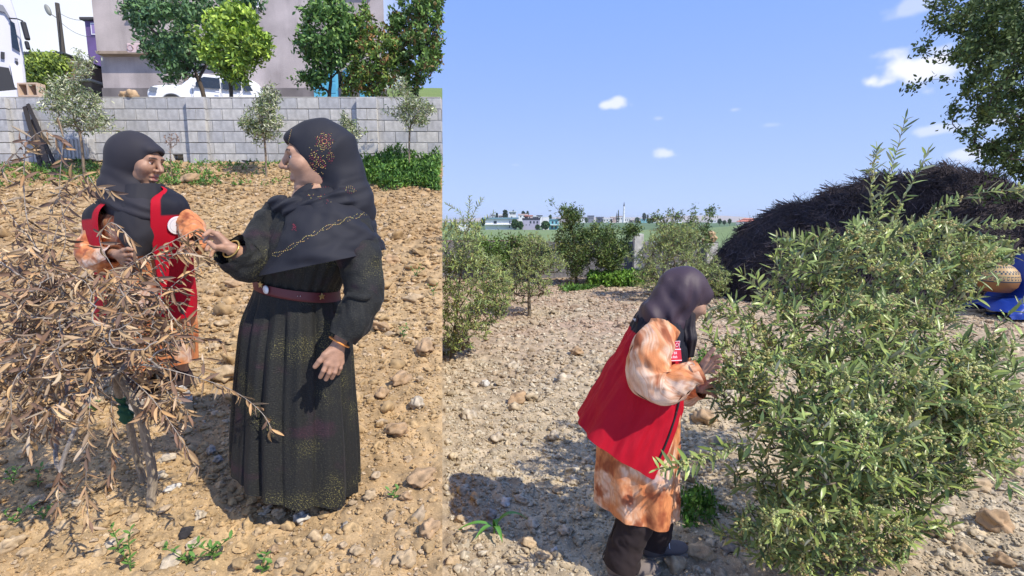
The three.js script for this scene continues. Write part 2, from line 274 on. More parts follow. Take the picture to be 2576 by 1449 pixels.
{ // stones large enough to pick out one by one
  const variants = [11, 12, 13, 14, 15].map((s) => rockGeo(s, 4, 0.55, 0.72)); reseed(21);
  const tones = { pale: std(lin(214, 198, 174), 1, { map: rockTex }), white: std(lin(228, 222, 212), 1, { map: rockTex }), tan: std(lin(210, 184, 148), 1, { map: rockTex }), brown: std(lin(198, 166, 130), 1, { map: rockTex }), grey: std(lin(176, 166, 154), 1, { map: rockTex }), burnt: std(lin(60, 58, 60), 1, { map: rockTex }) };
  const stone = (left, px, py, w, tone, label, group) => {
    const p = (left ? slopeHit : levelHit)(px, py), s = w * p.z * -1 / F / 2, o = mesh('stone', variants[Math.floor(rnd() * 5)], tones[tone]);
    o.position.set(p.x, p.y + s * 0.32, p.z); o.rotation.set(rr(-0.3, 0.3), rr(0, 6.28), rr(-0.3, 0.3)); o.scale.set(s * rr(0.9, 1.1), s * rr(0.75, 1), s * rr(0.7, 1)); return tag(o, label, 'stone', group);
  };
  stone(true, 758, 1313, 42, 'white', 'white angular stone lying on the slope just below the black dress hem', null);
  stone(true, 822, 1360, 30, 'pale', 'rounded pale stone below the white angular stone on the slope', null);
  stone(true, 340, 1315, 42, 'tan', 'squarish tan stone beside the tall weed left of the dead olive stems', null);
  stone(true, 472, 1345, 44, 'burnt', 'charred dark clod lying among pale stones below the dead olive', null);
  stone(true, 420, 1160, 38, 'pale', 'big rounded stone right of the dead olive stems, at their middle height', null);
  stone(true, 570, 950, 62, 'tan', 'flat broad tan stone on the slope between the two women', null);
  stone(true, 480, 460, 46, 'brown', 'large brown clod near the far edge of the slope beside the vested woman', null);
  stone(true, 55, 380, 52, 'tan', 'tan stone at the foot of the block wall behind the dead branches', null);
  stone(false, 1395, 1395, 30, 'white', 'small white stone on the shaded soil near the shoes of the bending woman', null);
  stone(false, 1630, 1170, 0.1 + 44, 'pale', 'pale stone on the level field just past the tunic of the bending woman', null);
  stone(false, 1530, 1060, 60, 'brown', 'broad brown clod on the level field below the hem of the red vest', null);
  stone(false, 2350, 1340, 70, 'tan', 'largest tan clod on the bare soil under the olive by the frame edge', null);
  stone(false, 2500, 1330, 90, 'brown', 'big brown clod right of the leafy olive near the lower corner', null);
  for (const [px, py, w, t] of [[505, 1302, 34, 'pale'], [490, 1372, 36, 'pale'], [430, 1420, 46, 'pale'], [410, 1375, 30, 'tan'], [532, 1137, 28, 'grey'], [548, 1160, 26, 'grey'], [405, 1205, 36, 'pale'], [435, 1235, 30, 'white'], [280, 1375, 34, 'pale'], [300, 1400, 24, 'tan'], [250, 1395, 30, 'tan'], [195, 1270, 26, 'pale'], [90, 1270, 36, 'tan'], [30, 1380, 50, 'tan'], [70, 1400, 40, 'tan'], [165, 1330, 34, 'tan'], [668, 1290, 28, 'pale'], [705, 1300, 30, 'tan'], [690, 1390, 34, 'brown'], [900, 1400, 40, 'tan'], [870, 1330, 30, 'grey'], [930, 1255, 40, 'tan'], [1020, 1255, 34, 'brown'], [1060, 1210, 60, 'brown'], [1000, 1090, 50, 'brown'], [1050, 1020, 40, 'pale'], [960, 1000, 40, 'brown'], [1010, 960, 50, 'brown'], [960, 830, 44, 'brown'], [1070, 880, 50, 'brown'], [1040, 760, 40, 'tan'], [985, 660, 40, 'brown'], [1080, 1340, 60, 'brown'], [1020, 1420, 70, 'tan'], [560, 820, 30, 'tan'], [545, 880, 34, 'tan'], [590, 720, 30, 'brown'], [130, 1180, 30, 'tan'], [60, 1150, 34, 'tan'], [300, 1160, 26, 'pale']])
    stone(true, px, py, w, t, 'weathered limestone or clod lying loose on the ochre slope', 'loose stones on the slope');
  for (const [px, py, w, t] of [[1270, 1270, 30, 'white'], [1235, 1300, 34, 'grey'], [1310, 1262, 28, 'pale'], [1195, 1255, 32, 'tan'], [1160, 1310, 30, 'tan'], [1340, 1325, 34, 'pale'], [1330, 1370, 36, 'tan'], [1370, 1410, 40, 'tan'], [1420, 1340, 38, 'pale'], [1470, 1290, 34, 'brown'], [1440, 1215, 30, 'pale'], [1395, 1105, 40, 'pale'], [1300, 1010, 40, 'brown'], [1250, 1110, 36, 'pale'], [1180, 1050, 34, 'pale'], [1480, 1165, 40, 'pale'], [1420, 960, 36, 'pale'], [1290, 925, 32, 'pale'], [1220, 970, 28, 'white'], [1450, 890, 36, 'brown'], [1400, 1240, 30, 'tan'], [1770, 1150, 44, 'pale'], [1770, 1060, 60, 'brown'], [1840, 1000, 40, 'pale'], [1730, 1210, 36, 'tan'], [2300, 1250, 40, 'tan'], [2450, 1230, 60, 'tan'], [2420, 1390, 50, 'tan'], [2520, 1420, 56, 'brown'], [2380, 1290, 34, 'pale'], [1760, 1400, 70, 'tan'], [1830, 1385, 40, 'grey'], [1700, 1430, 50, 'tan'], [2480, 1130, 40, 'brown'], [2540, 1190, 50, 'tan'], [1205, 1385, 26, 'pale'], [1140, 1420, 40, 'tan']])
    stone(false, px, py, w, t, 'pale weathered stone or clod lying loose on the level field', 'loose stones on the level field');
}
// ================= left: block wall =================
const concreteTex = tex(512, 512, (u, v) => { const n = fbm(u * 5, v * 5, 4, 5, 5), f = noise(u * 130, v * 130, 2, 130), p = noise(u * 70, v * 70, 7, 70); const k = 0.87 + n * 0.22 + f * 0.12 - (p > 0.42 ? (p - 0.42) * 0.9 : 0); return [k, k, k * 0.995]; });
const concreteBump = tex(512, 512, (u, v) => { const k = 0.5 + 0.3 * noise(u * 130, v * 130, 2, 130) + 0.2 * noise(u * 40, v * 40, 5, 40); return [k, k, k]; }, false);
const blockMats = [[214, 212, 210], [206, 205, 205], [220, 217, 212], [198, 198, 200]].map((c) => std(lin(...c), 0.95, { map: rep(concreteTex, 1.7), bumpMap: rep(concreteBump, 1.7), bumpScale: 0.004 }));
const boxUV = (g) => { const p = g.attributes.position, n = g.attributes.normal, uv = g.attributes.uv; for (let i = 0; i < p.count; i++) { const ax = Math.abs(n.getX(i)), ay = Math.abs(n.getY(i)); if (ax > 0.6) uv.setXY(i, p.getZ(i), p.getY(i)); else if (ay > 0.6) uv.setXY(i, p.getX(i), p.getZ(i)); else uv.setXY(i, p.getX(i), p.getY(i)); } return g; };
const wallTop = P(500, 249, WALL_D).y, CH = 0.2175;
{
  reseed(31);
  const xl = P(-160, 300, WALL_D).x, xr = seamX(WALL_D, wallTop - 0.6) - 0.01, base = slopeProfile(WALL_D) - 0.15;
  const root = thing('block_wall', 'long grey concrete block wall with piers closing the far end of the slope', 'wall', V(P(560, 300, WALL_D).x, base, -WALL_D));
  const blockLong = 0.43, joint = 0.012, geos = new Map();
  const blockGeo = (w, h, dp) => { const k = w.toFixed(3) + h + dp; if (!geos.has(k)) geos.set(k, boxUV(box(-w / 2, w / 2, -h / 2, h / 2, -dp / 2, dp / 2, 0.008))); return geos.get(k); };
  const hole = [P(440, 380, WALL_D).x, P(466, 380, WALL_D).x];
  const rows = 7; let n = 0;
  for (let r = 0; r < rows; r++) {
    const y1 = wallTop - r * CH, y0 = y1 - CH + joint;
    for (let x = xl - (r % 2) * blockLong / 2; x < xr; x += blockLong) {
      let a = Math.max(x, xl), b = Math.min(x + blockLong - joint, xr); if (b - a < 0.05) continue;
      const segs = r === 5 ? (b < hole[0] || a > hole[1] ? [[a, b]] : [[a, Math.min(b, hole[0])], [Math.max(a, hole[1]), b]].filter(([p, q]) => q - p > 0.04)) : [[a, b]];
      for (const [p, q] of segs) { const w = Math.round((q - p) * 100) / 100; const m = mesh('block', blockGeo(w, +(CH - joint).toFixed(3), 0.16), blockMats[Math.floor(rnd() * 4)], root); m.position.set((p + q) / 2 - root.position.x, (y0 + y1) / 2 - base, rr(-0.004, 0.004)); n++; }
    }
  }
  const mortar = std(lin(150, 150, 150), 1, { map: concreteTex });
  const yTop = wallTop - 0.006, h0 = wallTop - 6 * CH, h1 = wallTop - 5 * CH; // one row is open at the hole
  mesh('mortar', mergeGeometries([[xl, hole[0], base, yTop], [hole[1], xr, base, yTop], [hole[0], hole[1], h1, yTop], [hole[0], hole[1], base, h0]].map(([a, b, c, d]) => boxUV(box(a, b, c, d, -WALL_D - 0.07, -WALL_D + 0.072))).map((g) => local(root, g))), mortar, root);
  for (const [p0, p1] of [[-20, 42], [486, 531], [905, 955]]) {                        // piers, built of their own blocks
    const a = P(p0, 320, WALL_D).x, b = P(p1, 320, WALL_D).x;
    for (let r = 0; r < rows; r++) { const y1 = wallTop - r * CH; const parts = r % 2 ? [[a, (a + b) / 2 - 0.004], [(a + b) / 2 + 0.004, b]] : [[a, b]]; for (const [p, q] of parts) { const m = mesh('pier_block', blockGeo(Math.round((q - p) * 100) / 100, +(CH - joint).toFixed(3), 0.1), blockMats[Math.floor(rnd() * 4)], root); m.position.set((p + q) / 2 - root.position.x, y1 - (CH - joint) / 2 - joint - base, 0.133); } }
  }
  mesh('capping', local(root, boxUV(box(xl, xr, wallTop - 0.002, wallTop + 0.022, -WALL_D - 0.085, -WALL_D + 0.085, 0.008))), std(lin(196, 192, 184), 1, { map: concreteTex }), root);
  // planks leaning on the wall
  const wood = std(lin(92, 80, 72), 0.95), woodDark = std(lin(50, 46, 46), 0.95);
  for (const [x0, y0, x1, y1, w, m, lab] of [[62, 268, 100, 392, 9, woodDark, 'thin dark plank leaning on the wall, leftmost of three'], [84, 300, 118, 398, 15, wood, 'broad weathered plank leaning on the wall between two thin ones'], [70, 262, 140, 396, 7, woodDark, 'thin long batten leaning slanted over the broad plank']]) {
    const A = P(x0, y0, WALL_D - 0.13), B = P(x1, y1, WALL_D - 0.5); B.y = onSlope(B.x, -B.z) + 0.0; const w2 = w * WALL_D / F, len = A.distanceTo(B);
    const o = mesh('plank', boxUV(box(-w2 / 2, w2 / 2, 0, len, -0.014, 0.014, 0.003)), m); o.position.copy(B); const y = A.clone().sub(B).normalize(), x = V(1, 0, 0).addScaledVector(y, -y.x).normalize(), z = V().crossVectors(x, y); o.quaternion.setFromRotationMatrix(new THREE.Matrix4().makeBasis(x, y, z)); tag(o, lab, 'plank', 'planks leaning on the block wall');
  }
  { const p = slopeHit(212, 402), o = thing('planter', 'grey ribbed block standing upright at the foot of the wall behind the sapling', 'planter', V(p.x, p.y - 0.02, p.z + 0.1)); mesh('planter_body', boxUV(box(-0.32, 0.32, 0, 0.42, -0.16, 0.16, 0.02)), blockMats[3], o); for (let i = 0; i < 8; i++) { const m = mesh('planter_rib', box(-0.015, 0.015, 0.03, 0.39, 0.155, 0.185, 0.006), blockMats[1], o); m.position.x = -0.27 + i * 0.077; } }
  { const ps = [[0, 402], [120, 404], [260, 408], [360, 400], [480, 404], [560, 402], [640, 410]].map(([a, b]) => { const q = slopeHit(a, b); q.y += 0.02; return q; }); tag(mesh('hose', tube(curve(ps, 60), 0.014, 6), std(lin(36, 36, 38), 0.6)), 'black irrigation hose lying along the foot of the block wall', 'hose'); }
  for (const [px, s, lab] of [[316, 0.1, 'smaller of two tan stones resting on top of the block wall'], [334, 0.13, 'larger of two tan stones resting on top of the block wall']]) { const o = mesh('wall_stone', rockGeo(px, 3, 0.3, 0.75), std(lin(214, 182, 146), 1, { map: rockTex })); const q = P(px, 245, WALL_D); o.position.set(q.x, wallTop + 0.02 + s * 0.5, q.z); o.scale.setScalar(s); tag(o, lab, 'stone'); }
  // wooden crate frame and pale board on the wall
  { const a = P(56, 240, WALL_D).x, b = P(107, 240, WALL_D).x, y = wallTop + 0.022, g = thing('crate', 'open wooden crate with two cells standing on the wall by the truck', 'crate', V((a + b) / 2, y, -WALL_D)); const w = (b - a) / 2, wm = std(lin(196, 172, 150), 0.9), t = 0.016; for (const [n, x0, x1, y0, y1] of [['crate_side', -w, -w + 2 * t, 0, 0.27], ['crate_divider', -t, t, 0.034, 0.236], ['crate_side', w - 2 * t, w, 0, 0.27], ['crate_top', -w + 2 * t, w - 2 * t, 0.236, 0.27], ['crate_bottom', -w + 2 * t, w - 2 * t, 0, 0.034]]) mesh(n, box(x0, x1, y0, y1, -0.09, 0.09, 0.003), wm, g); mesh('crate_back', box(-w + 0.02, w - 0.02, 0.01, 0.26, -0.1, -0.092), std(lin(150, 120, 104), 0.9), g); }
  { const a = P(-60, 240, WALL_D).x, b = P(52, 240, WALL_D).x; const o = mesh('board', new THREE.ExtrudeGeometry(new THREE.Shape([new THREE.Vector2(0, 0), new THREE.Vector2(b - a, 0), new THREE.Vector2(b - a, 0.13), new THREE.Vector2(0, 0.05)]), { depth: 0.1, bevelEnabled: true, bevelSize: 0.006, bevelThickness: 0.006, bevelSegments: 1 }), std(lin(228, 226, 226), 0.8)); o.position.set(a, wallTop + 0.03, -WALL_D - 0.05); tag(o, 'white slanted board lying on the wall below the truck', 'board'); }
}
// ================= left: yard, buildings, vehicles =================
const plasterTex = tex(1024, 1024, (u, v) => { const n = fbm(u * 4, v * 4, 4, 6, 4), st = fbm(u * 14, v * 2, 8, 4, 14), f = noise(u * 200, v * 200, 2, 200); const k = 0.86 + n * 0.22 + Math.min(0, st) * 0.22 + f * 0.06; return [k, k * 0.99, k * 0.985]; });
const glassMat = new THREE.MeshPhysicalMaterial({ color: lin(30, 38, 48), roughness: 0.08, metalness: 0, clearcoat: 1, clearcoatRoughness: 0.05 });
const plaster = std(lin(204, 194, 192), 0.95, { map: rep(plasterTex, 0.16) });
{
  const d = 25, y0 = 6.6, X = (px, dd, py = 150) => P(px, py, dd).x, Y = (py, dd) => P(600, py, dd).y;
  const root = thing('plaster_house', 'tall grey plastered house with jutting upper storey and blue doors behind the wall', 'house', V(X(620, d), y0, -d));
  const xL = X(262, d, 240), xR = X(972, d, 240), top = Y(-160, d);
  { const fp = new THREE.Shape([[xL, 0], [xR, 0], [xR * 33 / 25, 8], [xL * 33 / 25, 8]].map(([a, b]) => new THREE.Vector2(a, b))); const hg = new THREE.ExtrudeGeometry(fp, { depth: top - y0 + 0.5, bevelEnabled: false }).rotateX(-Math.PI / 2).translate(0, y0 - 0.5, -d); mesh('wall', local(root, boxUV(hg)), plaster, root); }
  const bx0 = X(244, 24.6, 130), bx1 = X(585, 24.6, 130), by = Y(130, 24.6);
  mesh('upper_storey', local(root, boxUV(box(bx0, bx1, by, top + 0.01, -d - 0.3, -24.6))), std(lin(212, 200, 194), 0.95, { map: rep(plasterTex, 0.16) }), root);
  mesh('soffit_edge', local(root, boxUV(box(bx0 - 0.03, bx1 + 0.03, by - 0.1, by + 0.02, -d - 0.02, -24.56))), std(lin(176, 158, 138), 0.95, { map: rep(plasterTex, 0.3) }), root);
  mesh('plinth', local(root, boxUV(box(xL - 0.04, xR + 0.04, y0 - 0.5, Y(222, d), -d + 0.002, -d + 0.05))), std(lin(140, 134, 134), 0.95, { map: rep(plasterTex, 0.3) }), root);
  // twin round vent plate
  { const c = P(341, 121, 24.58); const v = mesh('vent_plate', new RoundedBoxGeometry(0.76, 0.42, 0.06, 3, 0.028), std(lin(212, 188, 184), 0.8), root); v.position.copy(c).sub(root.position); for (const s of [-0.22, 0.22]) { const r = mesh('vent_ring', new THREE.TorusGeometry(0.125, 0.025, 8, 28), std(lin(178, 150, 150), 0.8), v); r.position.set(s, 0, 0.03); const f = mesh('vent_disc', new THREE.CylinderGeometry(0.1, 0.1, 0.03, 24), std(lin(196, 176, 178), 0.8), v); f.rotation.x = Math.PI / 2; f.position.set(s, 0, 0.025); } }
  const win = (px0, px1, py0, py1, dd, frameM, paneM, shut) => { const a = X(px0, dd, py0), b = X(px1, dd, py0), lo = Y(py1, dd), hi = Y(py0, dd), w = b - a, h = hi - lo; const f = mesh('window', mergeGeometries([box(-w / 2, w / 2, h / 2 - 0.07, h / 2, -0.05, 0.06), box(-w / 2, w / 2, -h / 2, -h / 2 + 0.07, -0.05, 0.06), box(-w / 2, -w / 2 + 0.07, -h / 2 + 0.07, h / 2 - 0.07, -0.05, 0.06), box(w / 2 - 0.07, w / 2, -h / 2 + 0.07, h / 2 - 0.07, -0.05, 0.06)]), frameM, root); f.position.set((a + b) / 2 - root.position.x, (lo + hi) / 2 - y0, -dd + d + 0.01); for (const s of [-1, 1]) { const p = mesh(shut ? 'shutter' : 'pane', box(-w / 4 + 0.03, w / 4 - 0.03, -h / 2 + 0.07, h / 2 - 0.07, -0.005, 0.02), paneM, f); p.position.x = s * w / 4 * 0.97; } mesh('sill', box(-w / 2 - 0.08, w / 2 + 0.08, -h / 2 - 0.07, -h / 2 - 0.004, -0.05, 0.12), std(lin(200, 196, 192), 0.9), f); };
  const blue = std(lin(98, 178, 205), 0.6), white = std(lin(226, 226, 230), 0.7);
  win(318, 372, -20, 48, 24.6, white, glassMat, false); win(868, 928, 62, 108, d, blue, blue, true); win(1000 - 140, 930, -70, -10, d, blue, glassMat, false); win(600, 650, -60, 20, d, white, glassMat, false);
  // double blue doors, one leaf ajar
  for (const [a, b, turn] of [[790, 852, 0], [905, 945, 0.0], [866, 905, 0.9]]) { const x0 = X(a, d, 220), x1 = X(b, d, 220), lo = Y(252, d) - 0.4, hi = Y(178, d), w = x1 - x0; const g = mesh('door', boxUV(box(0, w, 0, hi - lo, 0, 0.05, 0.01)), blue, root); g.position.set(x0 - root.position.x, lo - y0, 0.012); g.rotation.y = -turn; for (let i = 0; i < 3; i++) for (let k = 0; k < 2; k++) { const p = mesh('door_panel', box(w * (0.1 + 0.45 * k), w * (0.45 + 0.45 * k), 0.15 + i * 0.55, 0.6 + i * 0.55, 0.052, 0.068, 0.006), std(lin(84, 164, 196), 0.6), g); } }
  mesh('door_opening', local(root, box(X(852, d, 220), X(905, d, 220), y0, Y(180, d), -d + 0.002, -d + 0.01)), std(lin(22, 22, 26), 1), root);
  mesh('pipe_niche', local(root, new THREE.CylinderGeometry(0.16, 0.2, 0.9, 14).translate(X(475, d, 215), Y(222, d), -d + 0.02)), std(lin(120, 104, 92), 0.9), root);
}
{ // purple house, sheds, pole
  const d = 38, X = (px, dd, py = 150) => P(px, py, dd).x, Y = (py, dd) => P(300, py, dd).y;
  const y0 = slopeProfile(d) - 0.3, o = thing('purple_house', 'narrow purple painted house standing behind the grey plastered house', 'house', V(X(230, d), y0, -d));
  mesh('wall', local(o, boxUV(box(X(212, d, 45), X(420, d, 45), y0, Y(52, d), -d - 7, -d))), std(lin(128, 104, 164), 0.9, { map: rep(plasterTex, 0.2) }), o);
  mesh('roof_edge', local(o, box(X(206, d, 45), X(422, d, 45), Y(52, d) + 0.004, Y(46, d), -d - 7.1, -d + 0.25)), std(lin(72, 68, 72), 0.9), o);
  const wf = mesh('window', local(o, box(X(229, d, 65), X(246, d, 65), Y(88, d), Y(58, d), -d + 0.002, -d + 0.06)), std(lin(226, 220, 232), 0.8), o); mesh('pane', local(o, box(X(232, d, 65), X(243, d, 65), Y(85, d), Y(61, d), -d + 0.064, -d + 0.07)), std(lin(150, 128, 178), 0.5), wf);
  const d2 = 30, s = thing('brick_shed', 'low brick shed with dark corrugated roof behind the truck', 'shed', V(X(110, d2), slopeProfile(d2) - 0.4, -d2));
  mesh('wall', local(s, boxUV(box(X(40, d2, 140), X(166, d2, 140), s.position.y, Y(139, d2), -d2 - 4, -d2))), std(lin(176, 146, 128), 0.95, { map: rep(plasterTex, 0.4) }), s);
  const rg = []; for (let i = 0; i < 26; i++) { const x = mix(X(36, d2, 140), X(170, d2, 140), (i + 0.5) / 26); rg.push(new THREE.CylinderGeometry(0.07, 0.07, 4.4, 8).rotateX(Math.PI / 2).translate(x, Y(137, d2), -d2 - 1.9)); } mesh('corrugated_roof', local(s, mergeGeometries(rg)), std(lin(66, 72, 76), 0.7), s);
  const d3 = 27, q = thing('lean_to', 'small rubble lean-to with whitewashed roof edge beside the purple house', 'shed', V(X(212, d3), slopeProfile(d3) - 0.4, -d3));
  mesh('wall', local(q, boxUV(box(X(180, d3, 210), X(230, d3, 210), q.position.y, Y(206, d3), -d3 - 2.5, -d3))), std(lin(160, 146, 136), 0.95, { map: rep(plasterTex, 0.4) }), q);
  mesh('roof', local(q, box(X(176, d3, 205), X(234, d3, 205), Y(206, d3) + 0.003, Y(199, d3), -d3 - 2.6, -d3 + 0.15, 0.03)), std(lin(222, 218, 212), 0.95, { map: concreteTex }), q);
  const dp = 32, pb = P(160, 150, dp); pb.y = slopeProfile(dp) - 0.2; const pole = thing('utility_pole', 'tall wooden utility pole with street lamp rising behind the brick shed', 'pole', pb);
  const topY = Y(8, dp) - pb.y; mesh('pole_shaft', new THREE.CylinderGeometry(0.11, 0.17, topY, 12).translate(0, topY / 2, 0), std(lin(92, 88, 84), 0.95, { map: rep(plasterTex, 2) }), pole);
  const ly = Y(48, dp) - pb.y; mesh('lamp_arm', tube([V(0, ly, 0), V(-0.15, ly + 0.12, 0.15), V(-0.3, ly + 0.25, 0.3)], 0.03, 6), std(lin(150, 150, 150), 0.5), pole); const lh = mesh('lamp_head', new THREE.SphereGeometry(0.2, 16, 10).scale(0.75, 1.7, 0.6), std(lin(136, 138, 132), 0.5), pole); lh.position.set(-0.34, ly + 0.4, 0.3); lh.rotation.z = 0.35;
  for (const [ya, bx, by, bd, lab] of [[30, 250, 40, 25.1, 'upper overhead wire from the utility pole to the plastered house'], [52, 252, 92, 25.1, 'lower sagging overhead wire from the utility pole to the plastered house']]) { const A = V(pb.x, Y(ya, dp), -dp), B = P(bx, by, bd), pts = []; for (let i = 0; i <= 20; i++) { const t = i / 20, p = A.clone().lerp(B, t); p.y -= 0.9 * t * (1 - t) * 1.4; pts.push(p); } tag(mesh('overhead_wire', tube(pts, 0.012, 5), std(lin(60, 60, 64), 0.7)), lab, 'wire', 'overhead wires'); }
}
{ // white truck cab at the frame edge, nose to the right
  const d = 15, gx = P(60, 200, d).x, gy = slopeProfile(d) - 0.05; const t = thing('truck', 'white truck cab with large mirrors parked behind the wall at the frame edge', 'truck', V(gx, gy, -d)); t.rotation.y = 0.76;
  const W = std(lin(206, 206, 216), 0.35), D = std(lin(34, 36, 44), 0.6), G = std(lin(120, 122, 130), 0.5);
  const hy = (py) => P(40, py, d).y - gy, hx = (px, py) => (P(px, py, d).x - gx) * 0.72;
  const sh = new THREE.Shape([[-190, 268], [-190, -40], [4, -40], [22, 0], [42, 60], [54, 140], [60, 205], [58, 262], [50, 268]].map(([a, b]) => new THREE.Vector2(hx(a, b), hy(b))));
  mesh('cab', new THREE.ExtrudeGeometry(sh, { depth: 2.3, bevelEnabled: true, bevelSize: 0.05, bevelThickness: 0.05, bevelSegments: 2 }).translate(0, 0, -2.35), W, t);
  const pan = (n, pts, m, z0 = 0.052, dp = 0.02) => mesh(n, new THREE.ExtrudeGeometry(new THREE.Shape(pts.map(([a, b]) => new THREE.Vector2(hx(a, b), hy(b)))), { depth: dp, bevelEnabled: true, bevelSize: 0.008, bevelThickness: 0.006, bevelSegments: 1 }).translate(0, 0, z0), m, t);
  pan('side_window', [[26, 56], [36, 62], [50, 132], [32, 124]], glassMat); pan('roof_fairing', [[-190, 30], [12, 38], [30, 62], [26, 50], [8, 22], [-190, 12]], G); pan('step_well', [[-190, 178], [22, 178], [40, 232], [44, 246], [-190, 246]], D, 0.052, 0.03); pan('door_panel', [[26, 166], [54, 166], [58, 210], [50, 228], [38, 224]], std(lin(222, 222, 230), 0.35)); pan('air_vent', [[4, 140], [12, 140], [12, 156], [4, 156]], D); pan('marker_light', [[40, 158], [45, 158], [46, 168], [41, 168]], D); pan('door_handle', [[38, 150], [44, 151], [44, 155], [38, 154]], G);
  mesh('mirror_arm', tube([V(hx(24, 52), hy(52), 0.1), V(hx(44, 56), hy(56), 0.35), V(hx(58, 60), hy(60), 0.4)], 0.018, 6), D, t);
  const mir = (a0, a1, b0, b1) => { const g = mesh('mirror', new RoundedBoxGeometry(hx(a1, b0) - hx(a0, b0), hy(b0) - hy(b1), 0.16, 3, 0.04), D, t); g.position.set((hx(a0, b0) + hx(a1, b0)) / 2, (hy(b0) + hy(b1)) / 2, 0.4); g.rotation.z = 0.12; }; mir(54, 69, 62, 106); mir(62, 74, 110, 130);
  for (const px of [-20]) { const w = new THREE.Group(); w.name = 'wheel'; t.add(w); mesh('tyre', new THREE.TorusGeometry(0.38, 0.14, 12, 28), std(lin(28, 28, 30), 0.9), w); mesh('rim', new THREE.CylinderGeometry(0.28, 0.28, 0.16, 20).rotateX(Math.PI / 2), G, w); w.position.set(hx(px, 268), 0.52, -0.05); }
}
{ // white car behind the wall, nose to the left
  const d = 22.5, gx = P(528, 220, d).x, gy = slopeProfile(22) - 0.02; const c = thing('car', 'white parked car behind the wall in front of the plastered house', 'car', V(gx, gy, -d)); c.rotation.y = 0.5;
  const W = new THREE.MeshPhysicalMaterial({ color: lin(232, 234, 238), roughness: 0.35, clearcoat: 0.6, clearcoatRoughness: 0.1 }), D = std(lin(26, 27, 30), 0.7);
  const s = new THREE.Shape(); s.moveTo(-2.14, 0.42); s.lineTo(-2.2, 0.62); s.quadraticCurveTo(-2.2, 0.86, -1.98, 0.95); s.quadraticCurveTo(-1.5, 1.08, -1.02, 1.1); s.lineTo(-0.62, 1.5); s.quadraticCurveTo(-0.45, 1.64, -0.1, 1.66); s.lineTo(1.45, 1.66); s.quadraticCurveTo(1.85, 1.62, 2.0, 1.3); s.lineTo(2.12, 1.0); s.lineTo(2.16, 0.5); s.lineTo(2.1, 0.36); s.lineTo(1.86, 0.36); s.absarc(1.42, 0.36, 0.42, 0, Math.PI, false); s.lineTo(-0.98, 0.36); s.absarc(-1.4, 0.36, 0.42, 0, Math.PI, false); s.lineTo(-2.1, 0.36);
  mesh('body', new THREE.ExtrudeGeometry(s, { depth: 1.5, bevelEnabled: true, bevelSize: 0.06, bevelThickness: 0.12, bevelSegments: 4, curveSegments: 16 }).translate(0, 0, -1.62), W, c);
  const pan = (n, pts, m, z = 0.121, dp = 0.006) => mesh(n, new THREE.ExtrudeGeometry(new THREE.Shape(pts.map((p) => new THREE.Vector2(...p))), { depth: dp, bevelEnabled: false }).translate(0, 0, z), m, c);
  pan('front_window', [[-0.6, 1.1], [-0.42, 1.42], [-0.2, 1.55], [0.38, 1.56], [0.4, 1.12]], glassMat); pan('rear_window', [[0.48, 1.12], [0.47, 1.56], [1.2, 1.55], [1.2, 1.14]], glassMat); pan('quarter_window', [[1.3, 1.15], [1.3, 1.54], [1.5, 1.5], [1.66, 1.18]], glassMat);
  pan('door_seam', [[0.425, 0.45], [0.43, 1.12], [0.445, 1.12], [0.44, 0.45]], D, 0.119, 0.004); pan('door_seam', [[-0.63, 0.45], [-0.66, 1.08], [-0.645, 1.08], [-0.615, 0.45]], D, 0.119, 0.004); pan('door_seam', [[1.0, 0.8], [1.24, 1.1], [1.255, 1.1], [1.015, 0.8]], D, 0.119, 0.004); pan('door_handle', [[0.2, 0.98], [0.36, 0.98], [0.36, 1.01], [0.2, 1.01]], W, 0.125, 0.02); pan('door_handle', [[1.0, 0.98], [1.16, 0.98], [1.16, 1.01], [1.0, 1.01]], W, 0.125, 0.02);
  for (const x of [-1.4, 1.42]) { const w = new THREE.Group(); w.name = 'wheel'; c.add(w); w.position.set(x, 0.34, 0.02); mesh('tyre', new THREE.TorusGeometry(0.25, 0.095, 12, 28), std(lin(24, 24, 26), 0.9), w); mesh('rim', new THREE.CylinderGeometry(0.19, 0.19, 0.12, 20).rotateX(Math.PI / 2), std(lin(120, 122, 126), 0.4, { metalness: 0.6 }), w); const far = mesh('tyre', new THREE.TorusGeometry(0.25, 0.095, 12, 24), std(lin(24, 24, 26), 0.9), c); far.position.set(x, 0.34, -1.5); }
  pan('headlight', [[-2.19, 0.74], [-2.1, 0.92], [-1.86, 0.9], [-1.92, 0.74]], std(lin(110, 116, 124), 0.2), 0.115, 0.02); pan('tail_light', [[2.1, 0.8], [2.04, 1.16], [2.12, 1.12], [2.17, 0.82]], std(lin(190, 40, 44), 0.3), 0.1, 0.03); const mm = mesh('wing_mirror', new RoundedBoxGeometry(0.14, 0.14, 0.14, 2, 0.04), W, c); mm.position.set(-0.58, 1.16, 0.2);
}
